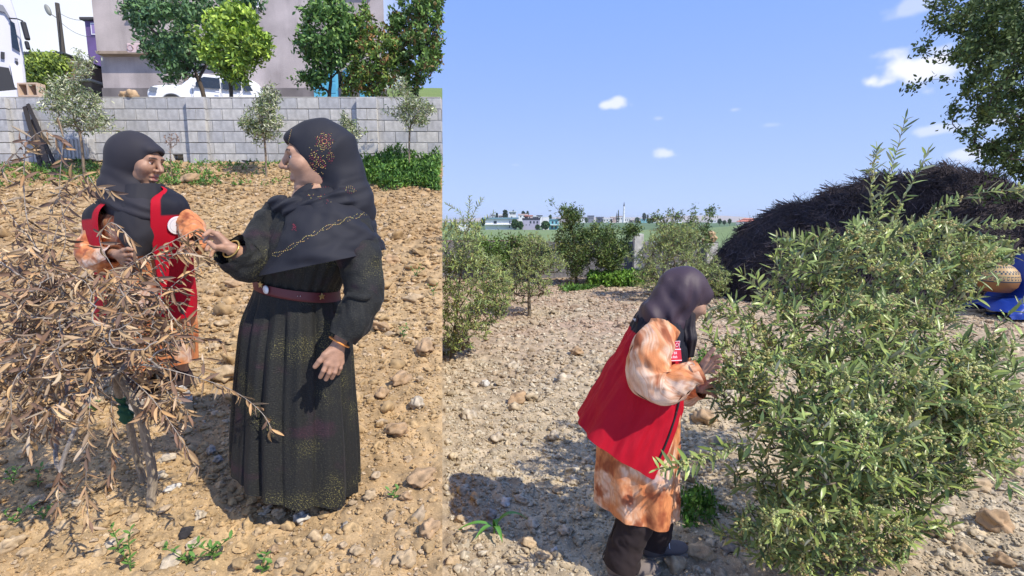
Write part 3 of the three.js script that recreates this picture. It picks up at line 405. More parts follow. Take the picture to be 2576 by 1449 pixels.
// ================= right: far town =================
const townWall = { white: std(lin(226, 228, 232), 0.9), lav: std(lin(176, 172, 196), 0.9), teal: std(lin(120, 178, 190), 0.9), pink: std(lin(208, 186, 186), 0.9), grey: std(lin(128, 130, 146), 0.9), navy: std(lin(72, 78, 100), 0.9), roofBlue: std(lin(112, 148, 168), 0.8), roofDark: std(lin(58, 60, 76), 0.9), roofRed: std(lin(196, 124, 106), 0.9), pane: std(lin(56, 64, 80), 0.4) };
function townHouse(label, d, bx, wallM, roofM, wins, opts = {}) {      // bx: [px0, px1, pyTop, pyBase]
  const [a, b, t, lo] = bx, x0 = P(a, lo, d).x, x1 = P(b, lo, d).x, y1 = P(a, t, d).y, y0 = P(a, lo, d).y, dep = (x1 - x0) * (opts.dep ?? 0.6);
  const o = thing('town_house', label, 'house', V((x0 + x1) / 2, y0 - 3, -d), 'houses of the far town');
  const w = x1 - x0, h = y1 - y0; mesh('wall', box(-w / 2, w / 2, 0, h + 3, -dep, 0), wallM, o);
  const rt = opts.roof ?? 0.5; if (opts.hip) { const g = new THREE.CylinderGeometry(0.35, 1, 1, 4, 1).rotateY(Math.PI / 4).scale(w * 0.74, h * opts.hip, dep * 0.74).translate(0, h + 3 + h * opts.hip / 2 + 0.01, -dep / 2); mesh('roof', g, roofM, o); } else mesh('roof', box(-w / 2 - rt, w / 2 + rt, h + 3.01, h + 3 + (opts.band ?? h * 0.12), -dep - rt, rt), roofM, o);
  if (opts.step) mesh('lower_storey', box(-w / 2 + w * 0.06, w / 2 - w * 0.12, 0, h * 0.46 + 3 - 0.02, 0.003, 0.02), townWall.white, o);
  for (const [u, v, ww, hh] of wins) { const f = mesh('window', box(-ww / 2, ww / 2, -hh / 2, hh / 2, 0, 0.08), townWall.pane, o); f.position.set((u - 0.5) * w, 3 + v * h, 0.005); }
  if (opts.balcony) mesh('balcony', box(-w / 2 - 0.3, w / 2 + 0.6, 3 + h * 0.44, 3 + h * 0.5, 0.03, 1.6), opts.balcony, o);
  return o;
}
townHouse('white two-storey town house with wide blue roof band at the field edge', 290, [1221, 1299, 551, 577], townWall.white, townWall.roofBlue, [[0.31, 0.68, 1.4, 1.5], [0.35, 0.68, 0.5, 1.5], [0.79, 0.68, 0.6, 1.6], [0.875, 0.68, 0.6, 1.6], [0.95, 0.68, 0.6, 1.6], [0.78, 0.25, 0.6, 1.2]], { roof: 1.3, band: 0.9, balcony: townWall.white });
townHouse('lavender grey town house with dark flat roof beside the white one', 285, [1315, 1358, 553, 576], townWall.lav, townWall.roofDark, [[0.46, 0.74, 0.9, 1.3], [0.66, 0.74, 0.9, 1.3], [0.85, 0.74, 0.9, 1.3], [0.2, 0.45, 0.4, 0.6], [0.4, 0.45, 0.4, 0.6]], { roof: 0.2, band: 1.0 });
townHouse('tall narrow white town house right of the lavender one', 288, [1366, 1381, 547, 576], townWall.white, townWall.white, [[0.5, 0.3, 0.8, 1.2]], { roof: 0.05, band: 0.3 });
townHouse('teal balconied town house partly hidden by the pomegranate bush', 292, [1382, 1405, 553, 577], townWall.teal, townWall.roofBlue, [[0.35, 0.72, 1, 1.4], [0.75, 0.72, 1, 1.4], [0.3, 0.22, 1, 1.8], [0.7, 0.22, 1, 1.8]], { roof: 0.5, band: 0.6, balcony: townWall.white });
townHouse('two-tier white town house rising behind the blue roof band', 410, [1280, 1298, 533, 566], townWall.white, townWall.white, [[0.3, 0.86, 1, 1.3], [0.6, 0.86, 1, 1.3], [0.85, 0.86, 0.8, 1.3], [0.4, 0.6, 1, 1]], { roof: 0.8, band: 0.4 });
for (const [a, b, t, lo, w, r, lab] of [[1254, 1265, 542, 566, 'pink', 'white', 'pinkish town house behind the blue roof band'], [1304, 1328, 541, 566, 'white', 'pink', 'long low white town house under the pine clump'], [1320, 1340, 544, 566, 'pink', 'roofRed', 'pink town house with reddish roof above the lavender house'], [1340, 1352, 545, 566, 'grey', 'white', 'grey town house behind the lavender house'], [1350, 1364, 544, 566, 'white', 'navy', 'small white town house behind the tall narrow one'], [1236, 1252, 543, 566, 'white', 'grey', 'white town house above the blue roof, leftmost of the upper row']])
  townHouse(lab, 430, [a, b, t, lo], townWall[w], townWall[r], [[0.25, 0.85, 1, 1.2], [0.6, 0.85, 1, 1.2]], { roof: 0.3 });
for (const [a, b, t, lo, w, r, lab] of [[1462, 1480, 548, 560, 'white', 'grey', 'low white house at the near end of the minaret town'], [1479, 1494, 544, 560, 'grey', 'navy', 'dark grey block house near the start of the minaret town'], [1501, 1518, 547, 561, 'navy', 'grey', 'dark blue house left of the minaret'], [1516, 1540, 551, 562, 'white', 'white', 'wide white house left of the minaret'], [1536, 1552, 546, 562, 'pink', 'white', 'pinkish house below the cypresses'], [1550, 1566, 545, 562, 'white', 'pink', 'white house directly left of the minaret'], [1570, 1587, 550, 562, 'white', 'white', 'white house at the foot of the minaret'], [1585, 1600, 554, 564, 'grey', 'pink', 'grey house right of the minaret'], [1613, 1630, 550, 563, 'teal', 'white', 'pale teal house right of the minaret'], [1632, 1660, 555, 564, 'white', 'roofRed', 'long white row house right of the teal one'], [1660, 1680, 556, 565, 'pink', 'white', 'pinkish house behind the olive top'], [1700, 1716, 553, 565, 'white', 'grey', 'white house glimpsed through the olive top'], [1784, 1802, 555, 563, 'white', 'white', 'small white house on the green rise']])
  townHouse(lab, 800, [a, b, t, lo], townWall[w], townWall[r], [[0.2, 0.7, 1.6, 2], [0.5, 0.7, 1.6, 2], [0.8, 0.7, 1.6, 2]], { roof: 0.4 });
townHouse('low house with broad red tiled roof on the green rise by the brush pile', 480, [1864, 1912, 558, 566], townWall.white, townWall.roofRed, [[0.3, 0.6, 1, 1], [0.7, 0.6, 1, 1]], { hip: 1.1 });
townHouse('small white shed in the green field seen through the olive leaves', 240, [1150, 1182, 562, 576], townWall.white, townWall.grey, [[0.5, 0.5, 1, 1]], { roof: 0.2 });
{ const d = 800, b = P(1568.5, 562, d), h = P(1568.5, 505, d).y - b.y, g = thing('minaret', 'slender white minaret with dark pointed cap rising over the far town', 'minaret', b); const W = townWall.white; mesh('shaft', new THREE.CylinderGeometry(1.25, 1.5, h * 0.8, 16).translate(0, h * 0.4 - 1.5, 0), W, g); mesh('balcony', new THREE.CylinderGeometry(1.9, 1.3, 1.6, 16).translate(0, h * 0.62, 0), W, g); mesh('balcony', new THREE.CylinderGeometry(1.8, 1.25, 1.4, 16).translate(0, h * 0.44, 0), W, g); mesh('cap', new THREE.ConeGeometry(1.35, h * 0.22, 16).translate(0, h * 0.8 + h * 0.11 - 1.5, 0), townWall.roofDark, g); }
// ================= plants =================
// A leaf along +Y of length 1: two faces with their own colours, folded along the midrib and curled.
function leafGeo(width, fold, curl, top, under, seg = 5, twist = 0) {
  const pos = [], col = [], idx = [], nor = [];
  for (const side of [0, 1]) {
    const c = side ? under : top, off = side ? -0.006 : 0.006, b0 = pos.length / 3;
    for (let j = 0; j <= seg; j++) {
      const v = j / seg, w = width * 0.5 * Math.pow(Math.sin(Math.PI * Math.min(0.985, 0.04 + v * 0.95)), 0.75), z0 = -curl * v * v, tw = twist * v;
      for (const s of [-1, 0, 1]) { const x = s * w, z = z0 + Math.abs(s) * w * fold + off; pos.push(x * Math.cos(tw) - z * Math.sin(tw) * 0.3, v - curl * 0.25 * v * v, z + x * Math.sin(tw)); const k = s ? 1 : 1.12; col.push(c[0] * k, c[1] * k, c[2] * k); nor.push(-s * fold * 0.8, 2 * curl * v, 1); }
    }
    for (let j = 0; j < seg; j++) for (let s = 0; s < 2; s++) { const a = b0 + j * 3 + s; if (side) idx.push(a, a + 3, a + 1, a + 1, a + 3, a + 4); else idx.push(a, a + 1, a + 3, a + 1, a + 4, a + 3); }
  }
  const g = new THREE.BufferGeometry(); g.setAttribute('position', new THREE.Float32BufferAttribute(pos, 3)); g.setAttribute('color', new THREE.Float32BufferAttribute(col, 3)); g.setIndex(idx); g.computeVertexNormals(); return g;
}
function spray(leaf, n, spread, len, sd) {                     // a few leaves on a common point, for trees farther off
  reseed(sd); const gs = []; for (let i = 0; i < n; i++) { const g = leaf.clone(); const dir = V(gauss(), gauss() + 0.3, gauss()).normalize(); g.applyMatrix4(M4(V(gauss() * spread, gauss() * spread, gauss() * spread), quatFor(dir, V(gauss(), gauss(), gauss())), len * rr(0.75, 1.2))); gs.push(g); } return mergeGeometries(gs);
}
function quatFor(dir, hint) { const y = dir.clone().normalize(), x = V().crossVectors(y, hint); if (x.lengthSq() < 1e-6) x.set(1, 0, 0.01); x.normalize(); const z = V().crossVectors(x, y); return new THREE.Quaternion().setFromRotationMatrix(new THREE.Matrix4().makeBasis(x, y, z)); }
const leafMat = (rough = 0.5, trans = 0) => new THREE.MeshPhysicalMaterial({ vertexColors: true, roughness: rough, specularIntensity: 0.5, side: THREE.DoubleSide, ...(trans ? { transmission: trans, thickness: 0 } : {}) });
const barkTex = tex(256, 256, (u, v) => { const k = 0.85 + 0.35 * fbm(u * 12, v * 3, 3, 4, 12) + 0.15 * noise(u * 40, v * 20, 2, 40); return [k, k, k]; });
const bark = (r, g, b) => std(lin(r, g, b), 0.95, { map: rep(barkTex, 6, 3) });

// grows branches from given limbs to given tips; every path is a list of node numbers
class Plant {
  constructor() { this.p = []; this.par = []; this.paths = []; this.dir = []; }
  node(p, par) { this.p.push(p); this.par.push(par); return this.p.length - 1; }
  limb(pts, from = -1, seg = 0.05) { if (from >= 0) pts = [this.p[from], ...pts]; let L = 0; for (let i = 1; i < pts.length; i++) L += pts[i].distanceTo(pts[i - 1]); const c = pts.length > 2 ? curve(pts, Math.max(3, Math.ceil(L / seg))) : [0, 0.25, 0.5, 0.75, 1].map((t) => pts[0].clone().lerp(pts[1], t)); const path = []; let par = from; c.forEach((q, i) => { if (i === 0 && from >= 0) { path.push(from); return; } par = this.node(q, par); path.push(par); }); this.paths.push({ path, kind: 'limb' }); return path; }
  nearest(q, maxR = 1e9, w = null) { let b = -1, bd = 1e9; for (let i = 0; i < this.p.length; i++) { const n = this.p[i]; let d = n.distanceTo(q); if (w) d += w(n, q); if (d < bd) { bd = d; b = i; } } return b; }
  near(q) { return this.nearest(q); }
  grow(tips, { step = 0.04, bend = 0.35, lift = 0.15, jitter = 0.08, above = 0 } = {}) {
    const root = this.p[0]; tips = tips.map((t) => [t, t.distanceTo(root)]).sort((a, b) => a[1] - b[1]).map((a) => a[0]);
    for (const t of tips) {
      const k = this.nearest(t, 0, (n, q) => (above ? Math.max(0, n.y - q.y) * above : 0)), a = this.p[k], L = a.distanceTo(t); if (L < 0.02) continue;
      const pd = this.par[k] >= 0 ? a.clone().sub(this.p[this.par[k]]).normalize() : V(0, 1, 0);
      const mid = a.clone().lerp(t, 0.5).addScaledVector(pd, L * bend).add(V(gauss() * jitter * L, lift * L + gauss() * jitter * L, gauss() * jitter * L));
      const n = Math.max(2, Math.ceil(L / step)), path = [k]; let par = k; const bz = new THREE.QuadraticBezierCurve3(a, mid, t);
      for (let i = 1; i <= n; i++) { par = this.node(bz.getPoint(i / n), par); path.push(par); }
      this.paths.push({ path, kind: 'twig' });
    }
  }
  radii(tipR, pow = 0.42, max = 1) { const cnt = new Float32Array(this.p.length); const has = new Uint8Array(this.p.length); for (let i = this.p.length - 1; i >= 0; i--) { if (!has[i]) cnt[i] += 1; const q = this.par[i]; if (q >= 0) { cnt[q] += cnt[i]; has[q] = 1; } } this.r = cnt.map((c) => Math.min(max, tipR * Math.pow(c, pow))); return this.r; }
  wood(sides = 5, keep = null) { const gs = []; for (const { path } of this.paths) { if (keep && !keep(this.p[path[path.length - 1]])) continue; const rs = path.map((i, k) => k === 0 ? Math.min(this.r[i], this.r[path[1]] * 1.3) : this.r[i]); rs[rs.length - 1] *= 0.6; gs.push(tube(path.map((i) => this.p[i]), rs, sides, true)); } return mergeGeometries(gs); }
  // leaf places in pairs along thin wood: cb(position, twig direction, side direction, outwardness 0..1)
  leaves(spacing, maxR, cb, from = 0.15) {
    for (const { path } of this.paths) { let acc = rnd() * spacing, turn = rnd() * 6.28; const n = path.length; for (let i = 1; i < n; i++) { const a = this.p[path[i - 1]], b = this.p[path[i]], L = a.distanceTo(b); const t = b.clone().sub(a).normalize(); let s = acc; while (s < L) { const f = (i - 1 + s / L) / (n - 1); if (this.r[path[i]] < maxR && f >= from) { const q = a.clone().lerp(b, s / L); let sd = V().crossVectors(t, Math.abs(t.y) > 0.9 ? V(1, 0, 0) : V(0, 1, 0)).normalize(); sd.applyAxisAngle(t, turn); turn += 1.57 + gauss() * 0.3; cb(q, t, sd, f); cb(q, t, sd.negate(), f); } s += spacing * rr(0.75, 1.25); } acc = s - L; }
      const e = this.p[path[n - 1]], e0 = this.p[path[n - 2]], t = e.clone().sub(e0).normalize(); cb(e, t, t, 1); }
  }
}
let DENS = 1;
function blob(n, px, py, rx, ry, d, rd, shell = 0.6) { const o = []; n = Math.round(n * DENS); for (let i = 0; i < n; i++) { let a, b, c, l; do { a = rr(-1, 1); b = rr(-1, 1); c = rr(-1, 1); l = Math.hypot(a, b, c); } while (l > 1 || l < 0.05); const k = Math.pow(l, shell) / l * (0.86 + 0.5 * noise(a / l * 1.7 + px * 0.013, b / l * 1.7 + py * 0.017, c / l * 1.7 + d)); o.push(P(px + rx * a * k, py + ry * b * k, d + rd * c * k)); } return o; }
const px = (list) => list.map(([a, b, d]) => P(a, b, d));

const olive = [[0.155, 0.205, 0.068], [0.36, 0.39, 0.28]];
const oliveLeafs = [leafGeo(0.2, 0.35, 0.1, ...olive, 5), leafGeo(0.23, 0.2, 0.2, [0.19, 0.25, 0.075], [0.39, 0.42, 0.29], 5, 0.3), leafGeo(0.18, 0.45, -0.08, [0.115, 0.165, 0.062], [0.32, 0.35, 0.26], 5, -0.3)];
const oliveMat = leafMat(0.32);
const budMat = std(0xffffff, 0.7);
const budGeo = (() => { reseed(9); const gs = []; for (let i = 0; i < 9; i++) { const g = new THREE.IcosahedronGeometry(rr(0.0022, 0.0034), 0); g.translate(gauss() * 0.006, i * 0.0036 - 0.014, gauss() * 0.006); gs.push(g); } return mergeGeometries(gs); })();
function leafTone(lo = 0.75, hi = 1.35, warm = 0.2) { const k = rr(lo, hi), w = rnd() * warm; return new THREE.Color(k * (1 + w), k * (1 + w * 0.4), k * (1 - w * 0.4)); }
const toneMats = (mat, tones) => tones.map((t) => { const m = mat.clone(); m.color.setRGB(...t); return m; });
// leaves of one tree: the nearest ones as separate meshes, the rest as one mass
function putLeaves(root, list, geos, mat, single, tones, partName = 'leaf', massName = 'leaf_mass') {
  const o = root.position, inv = (q) => M4(q.p.clone().sub(o), q.q, q.s);
  const order = list.map((q, i) => [q, i]).map(([q]) => { const s = toPx(q.p); q.k = s[0] > 0 && s[0] < 2576 && s[1] > 0 && s[1] < 1449 ? (typeof q.s === 'number' ? q.s : q.s.y) / s[2] * (0.8 + 0.4 * rnd()) : 0; return q; }).sort((a, b) => b.k - a.k);
  const mats = single ? toneMats(mat, tones) : [];
  order.slice(0, single).forEach((q, i) => { const m = mesh(partName, geos[i % geos.length], mats[i % mats.length], root); m.position.copy(q.p).sub(o); m.quaternion.copy(q.q); typeof q.s === 'number' ? m.scale.setScalar(q.s) : m.scale.copy(q.s); });
  const rest = geos.map(() => []); order.slice(single).forEach((q, i) => rest[i % geos.length].push({ m: inv(q), c: q.c }));
  rest.forEach((r, i) => { if (r.length) instanced(massName, geos[i], mat, r, root); });
}
function oliveTree({ label, base, limbs, tips, shoots = [], leafLen = 0.058, spacing = 0.022, single = 300, buds = 0, clip = null, tipR = 0.0016, tone = [0.75, 1.4], group, barkC = [128, 116, 98], grow = {}, maxR = 0.006 }) {
  const pl = new Plant(); limbs.forEach((l, i) => { if (i === 0) pl.limb(l); else pl.limb(l, pl.near(l[0])); });
  pl.grow(tips, { step: 0.04, bend: 0.25, lift: 0.12, jitter: 0.08, ...grow }); for (const s of shoots) pl.limb(s.slice(1), pl.near(s[0]), 0.03); pl.radii(tipR);
  const root = thing('olive_tree', label, 'olive tree', base, group);
  mesh('trunk', local(root, pl.wood(5, clip)), bark(...barkC), root);
  const list = [], bl = [];
  pl.leaves(spacing, maxR, (q, t, sd, f) => {
    if (clip && !clip(q)) return; if (rnd() < 0.12) return;
    const dir = t.clone().multiplyScalar(rr(0.35, 0.9)).addScaledVector(sd, rr(0.6, 1)).add(V(gauss() * 0.2, 0.12 + gauss() * 0.25, gauss() * 0.2)).normalize();
    list.push({ p: q.clone(), q: quatFor(dir, V(gauss() * 0.8, 1 + gauss() * 0.5, 0.5 + gauss() * 0.6).normalize()), s: leafLen * rr(0.6, 1.18) * (f > 0.93 ? 0.72 : 1), c: leafTone(tone[0], tone[1], 0.25) });
    if (buds && rnd() < buds * smooth(-0.15, 0.25, noise(q.x * 2.2, q.y * 2.2, q.z * 2.2) + 0.12)) bl.push({ m: M4(q.clone().sub(base).add(V(gauss() * 0.012, gauss() * 0.012, gauss() * 0.012)), randQ(), rr(1.3, 2.3)), c: new THREE.Color().setRGB(0.45 * rr(0.8, 1.2), 0.46 * rr(0.8, 1.15), 0.17) });
  });
  putLeaves(root, list, oliveLeafs, oliveMat, single, [[1, 1, 1], [1.25, 1.2, 1], [0.8, 0.85, 0.8], [1.4, 1.3, 1.05], [1.05, 1.1, 0.8]]);
  if (bl.length) instanced('flower_buds', budGeo, budMat, bl, root);
  console.log(root.name, 'leaves', list.length, 'buds', bl.length, 'nodes', pl.p.length);
  return root;
}
// ---- the large olive in front on the right ----
{
  reseed(101); DENS = 4.6;
  const b = levelHit(2122, 1446), g0 = b.clone(); g0.y -= 0.05; const D = -b.z;
  oliveTree({
    label: 'large leafy olive tree with flower buds in front of the bending woman', base: b, leafLen: 0.073, spacing: 0.0205, single: 300, buds: 0.5, tipR: 0.0013, tone: [0.6, 1.6],
    limbs: [[g0, P(2118, 1380, D), P(2112, 1290, D), P(2125, 1180, D + 0.05), P(2170, 1040, D + 0.2), P(2210, 880, D + 0.4), P(2235, 740, D + 0.6), P(2250, 600, D + 0.7)],
      [P(2112, 1290, D), P(2200, 1180, D - 0.1), P(2320, 1080, D - 0.15), P(2450, 960, D)], [P(2118, 1250, D), P(2030, 1160, D - 0.05), P(1940, 1060, D), P(1870, 960, D + 0.05)], [P(2115, 1260, D), P(2130, 1180, D - 0.25), P(2160, 1080, D - 0.4)], [P(2160, 1060, D + 0.15), P(2050, 900, D + 0.3), P(1990, 800, D + 0.45)], [P(2112, 1290, D), P(2085, 1350, D - 0.15), P(2010, 1330, D - 0.2)]],
    shoots: [px([[2200, 640, D + 0.6], [2215, 520, D + 0.6], [2250, 400, D + 0.6], [2278, 298, D + 0.58]]), px([[2230, 620, D + 0.65], [2262, 520, D + 0.62], [2310, 430, D + 0.6], [2335, 378, D + 0.6]]), px([[2190, 640, D + 0.6], [2190, 480, D + 0.6], [2205, 376, D + 0.6]]),
      px([[2240, 680, D + 0.6], [2340, 540, D + 0.55], [2450, 490, D + 0.5], [2585, 474, D + 0.45]]), px([[2240, 700, D + 0.6], [2380, 580, D + 0.5], [2480, 566, D + 0.45], [2562, 562, D + 0.4]]), px([[2230, 760, D + 0.6], [2400, 680, D + 0.5], [2500, 660, D + 0.45], [2574, 630, D + 0.4]]),
      px([[2180, 740, D + 0.5], [2080, 640, D + 0.45], [2000, 600, D + 0.45], [1948, 598, D + 0.4]]), px([[2170, 760, D + 0.5], [2060, 690, D + 0.4], [1985, 680, D + 0.4]]), px([[2080, 850, D + 0.35], [1980, 780, D + 0.3], [1900, 720, D + 0.3], [1865, 690, D + 0.25]]), px([[2060, 860, D + 0.3], [1940, 800, D + 0.2], [1900, 690, D + 0.2]]),
      px([[1900, 1000, D + 0.1], [1830, 900, D], [1790, 850, D + 0.05], [1768, 760, D + 0.1]]), px([[1900, 1000, D], [1840, 960, D - 0.05], [1790, 920, D]]), px([[1960, 1120, D - 0.05], [1850, 1120, D - 0.2], [1740, 1165, D - 0.35], [1650, 1182, D - 0.45]]), px([[2420, 1000, D - 0.1], [2500, 960, D - 0.2], [2574, 1000, D - 0.25]]), px([[2420, 1000, D - 0.05], [2510, 820, D], [2574, 760, D]]), px([[2350, 1080, D - 0.1], [2460, 1130, D - 0.2], [2560, 1250, D - 0.25]]), px([[2440, 960, D], [2520, 880, D - 0.1], [2590, 840, D - 0.1]])],
    tips: [...blob(100, 2240, 690, 300, 155, D + 0.6, 0.42), ...blob(22, 2030, 660, 100, 80, D + 0.45, 0.25), ...blob(18, 2440, 640, 110, 60, D + 0.5, 0.25), ...blob(80, 2110, 830, 330, 130, D + 0.35, 0.4), ...blob(175, 2150, 1080, 340, 260, D - 0.02, 0.42), ...blob(56, 2440, 980, 140, 150, D + 0.05, 0.3), ...blob(22, 1865, 960, 90, 130, D + 0.05, 0.2), ...blob(90, 2080, 1330, 300, 120, D - 0.12, 0.3), ...blob(50, 2150, 1120, 200, 160, D - 0.3, 0.15), ...blob(30, 2500, 1060, 110, 120, D - 0.15, 0.2), ...blob(18, 2330, 1200, 130, 90, D - 0.1, 0.25)],
  });
}
const rightOf = (q) => q.x > seamX(-q.z, q.y) + 0.01, leftOf = (q) => q.x < seamX(-q.z, q.y) - 0.015;
{ // olive at the seam, young olive, centre olive
  reseed(111); DENS = 8;
  let b = levelHit(1135, 905), g = b.clone(); g.y -= 0.04; let D = -b.z;
  oliveTree({ label: 'dense silvery olive tree half hidden by the edge of the slope', base: b, leafLen: 0.066, spacing: 0.019, single: 160, tipR: 0.0018, tone: [0.8, 1.6], clip: rightOf, buds: 0.12,
    limbs: [[g, P(1140, 860, D), P(1150, 780, D), P(1160, 680, D), P(1175, 580, D)], [P(1145, 800, D), P(1190, 720, D - 0.3), P(1230, 660, D - 0.3)], [P(1145, 800, D), P(1120, 700, D + 0.2), P(1100, 620, D + 0.2)]],
    shoots: [px([[1175, 600, D], [1190, 540, D], [1215, 500, D]]), px([[1170, 600, D], [1160, 540, D], [1122, 512, D]]), px([[1180, 620, D], [1215, 560, D], [1245, 535, D]]), px([[1170, 590, D], [1180, 530, D], [1182, 495, D]])],
    tips: [...blob(130, 1165, 740, 115, 150, D, 0.55), ...blob(40, 1150, 610, 80, 70, D, 0.4), ...blob(26, 1255, 740, 40, 70, D - 0.1, 0.25), ...blob(14, 1150, 860, 50, 30, D - 0.1, 0.25)] });
  reseed(112); DENS = 6; b = levelHit(1332, 798); g = b.clone(); g.y -= 0.04; D = -b.z;
  oliveTree({ label: 'young olive tree with a thin bare stem, second from the slope', base: b, leafLen: 0.068, spacing: 0.02, single: 60, tipR: 0.003, tone: [0.8, 1.6], maxR: 0.012, group: 'smaller olive trees on the level field',
    limbs: [[g, P(1331, 760, D), P(1330, 720, D), P(1328, 660, D), P(1325, 610, D)]], tips: [...blob(80, 1325, 690, 80, 75, D, 0.6), ...blob(24, 1345, 615, 50, 35, D, 0.3), ...blob(24, 1395, 660, 40, 30, D + 0.2, 0.3), ...blob(16, 1260, 690, 40, 60, D, 0.4)] });
  reseed(113); DENS = 7; b = levelHit(1660, 752); g = b.clone(); g.y -= 0.04; D = -b.z;
  oliveTree({ label: 'broad olive tree standing directly behind the head of the bending woman', base: b, leafLen: 0.078, spacing: 0.022, single: 60, tipR: 0.0034, tone: [0.8, 1.6], maxR: 0.013, buds: 0.1, group: 'smaller olive trees on the level field',
    limbs: [[g, P(1662, 720, D), P(1670, 680, D), P(1690, 620, D), P(1700, 580, D)], [P(1665, 710, D), P(1720, 660, D - 0.3), P(1770, 640, D - 0.2)], [P(1665, 710, D), P(1630, 660, D), P(1605, 640, D + 0.2)]],
    shoots: [px([[1700, 590, D], [1690, 560, D], [1692, 538, D]]), px([[1700, 590, D], [1745, 570, D], [1785, 536, D]]), px([[1690, 600, D], [1660, 570, D], [1650, 548, D]]), px([[1720, 600, D], [1740, 570, D], [1748, 545, D]])],
    tips: [...blob(150, 1690, 670, 125, 95, D, 0.9), ...blob(44, 1700, 590, 75, 35, D, 0.5), ...blob(40, 1790, 700, 60, 45, D - 0.2, 0.5)] });
}
// ---- bushes and trees with broader leaves ----
function bushyTree({ name = 'tree', cat = 'tree', label, base, limbs, tips, leaf, nSpray = 5, len = 0.06, spread = 0.05, perTip = 5, mat, tones, clip, group, barkC = [96, 84, 72], tipR = 0.005, grow = {}, sd = 1 }) {
  { const c = V(); tips.forEach((t) => c.add(t)); c.multiplyScalar(1 / tips.length); tips.forEach((t, i) => { if (i % 8 === 0) t.sub(c).multiplyScalar(rr(1.1, 1.32)).add(c); }); }
  const pl = new Plant(); limbs.forEach((l, i) => { if (i === 0) pl.limb(l, -1, 0.15); else pl.limb(l, pl.near(l[0]), 0.15); });
  pl.grow(tips, { step: 0.12, bend: 0.25, lift: 0.1, jitter: 0.1, ...grow }); pl.radii(tipR, 0.44);
  const root = thing(name, label, cat, base, group); mesh('trunk', local(root, pl.wood(5, clip)), bark(...barkC), root);
  const geos = [0, 1, 2].map((i) => spray(leaf, nSpray, spread, len, sd * 10 + i)); reseed(sd + 500); const rest = geos.map(() => []);
  for (const { path, kind } of pl.paths) { const n = path.length, m = Math.max(2, Math.round(perTip * (kind === 'limb' ? 1.2 : 1))); for (let i = 0; i < m; i++) { const f = kind === 'limb' ? rr(0.55, 1) : Math.pow(rnd(), 0.6); const q = pl.p[path[Math.min(n - 1, Math.round(f * (n - 1)))]].clone().add(V(gauss(), gauss(), gauss()).multiplyScalar(spread * 1.2)); if (clip && !clip(q)) continue; const t = tones[Math.floor(rnd() * tones.length)], k = rr(0.75, 1.25); rest[Math.floor(rnd() * 3)].push({ m: M4(q.sub(base), randQ(), rr(0.8, 1.25)), c: new THREE.Color(t[0] * k, t[1] * k, t[2] * k) }); } }
  const crown = new THREE.Group(); crown.name = 'crown'; crown.userData.kind = 'stuff'; root.add(crown); rest.forEach((r, i) => { if (r.length) instanced('foliage', geos[i], mat, r, crown); });
  return root;
}
const broadLeaf = leafGeo(0.48, 0.25, 0.15, [1, 1, 1], [1.15, 1.12, 1.1], 3), slimLeaf = leafGeo(0.3, 0.25, 0.12, [1, 1, 1], [1.25, 1.25, 1.35], 3);
const broadMat = leafMat(0.42, 0.25), dullMat = leafMat(0.6);
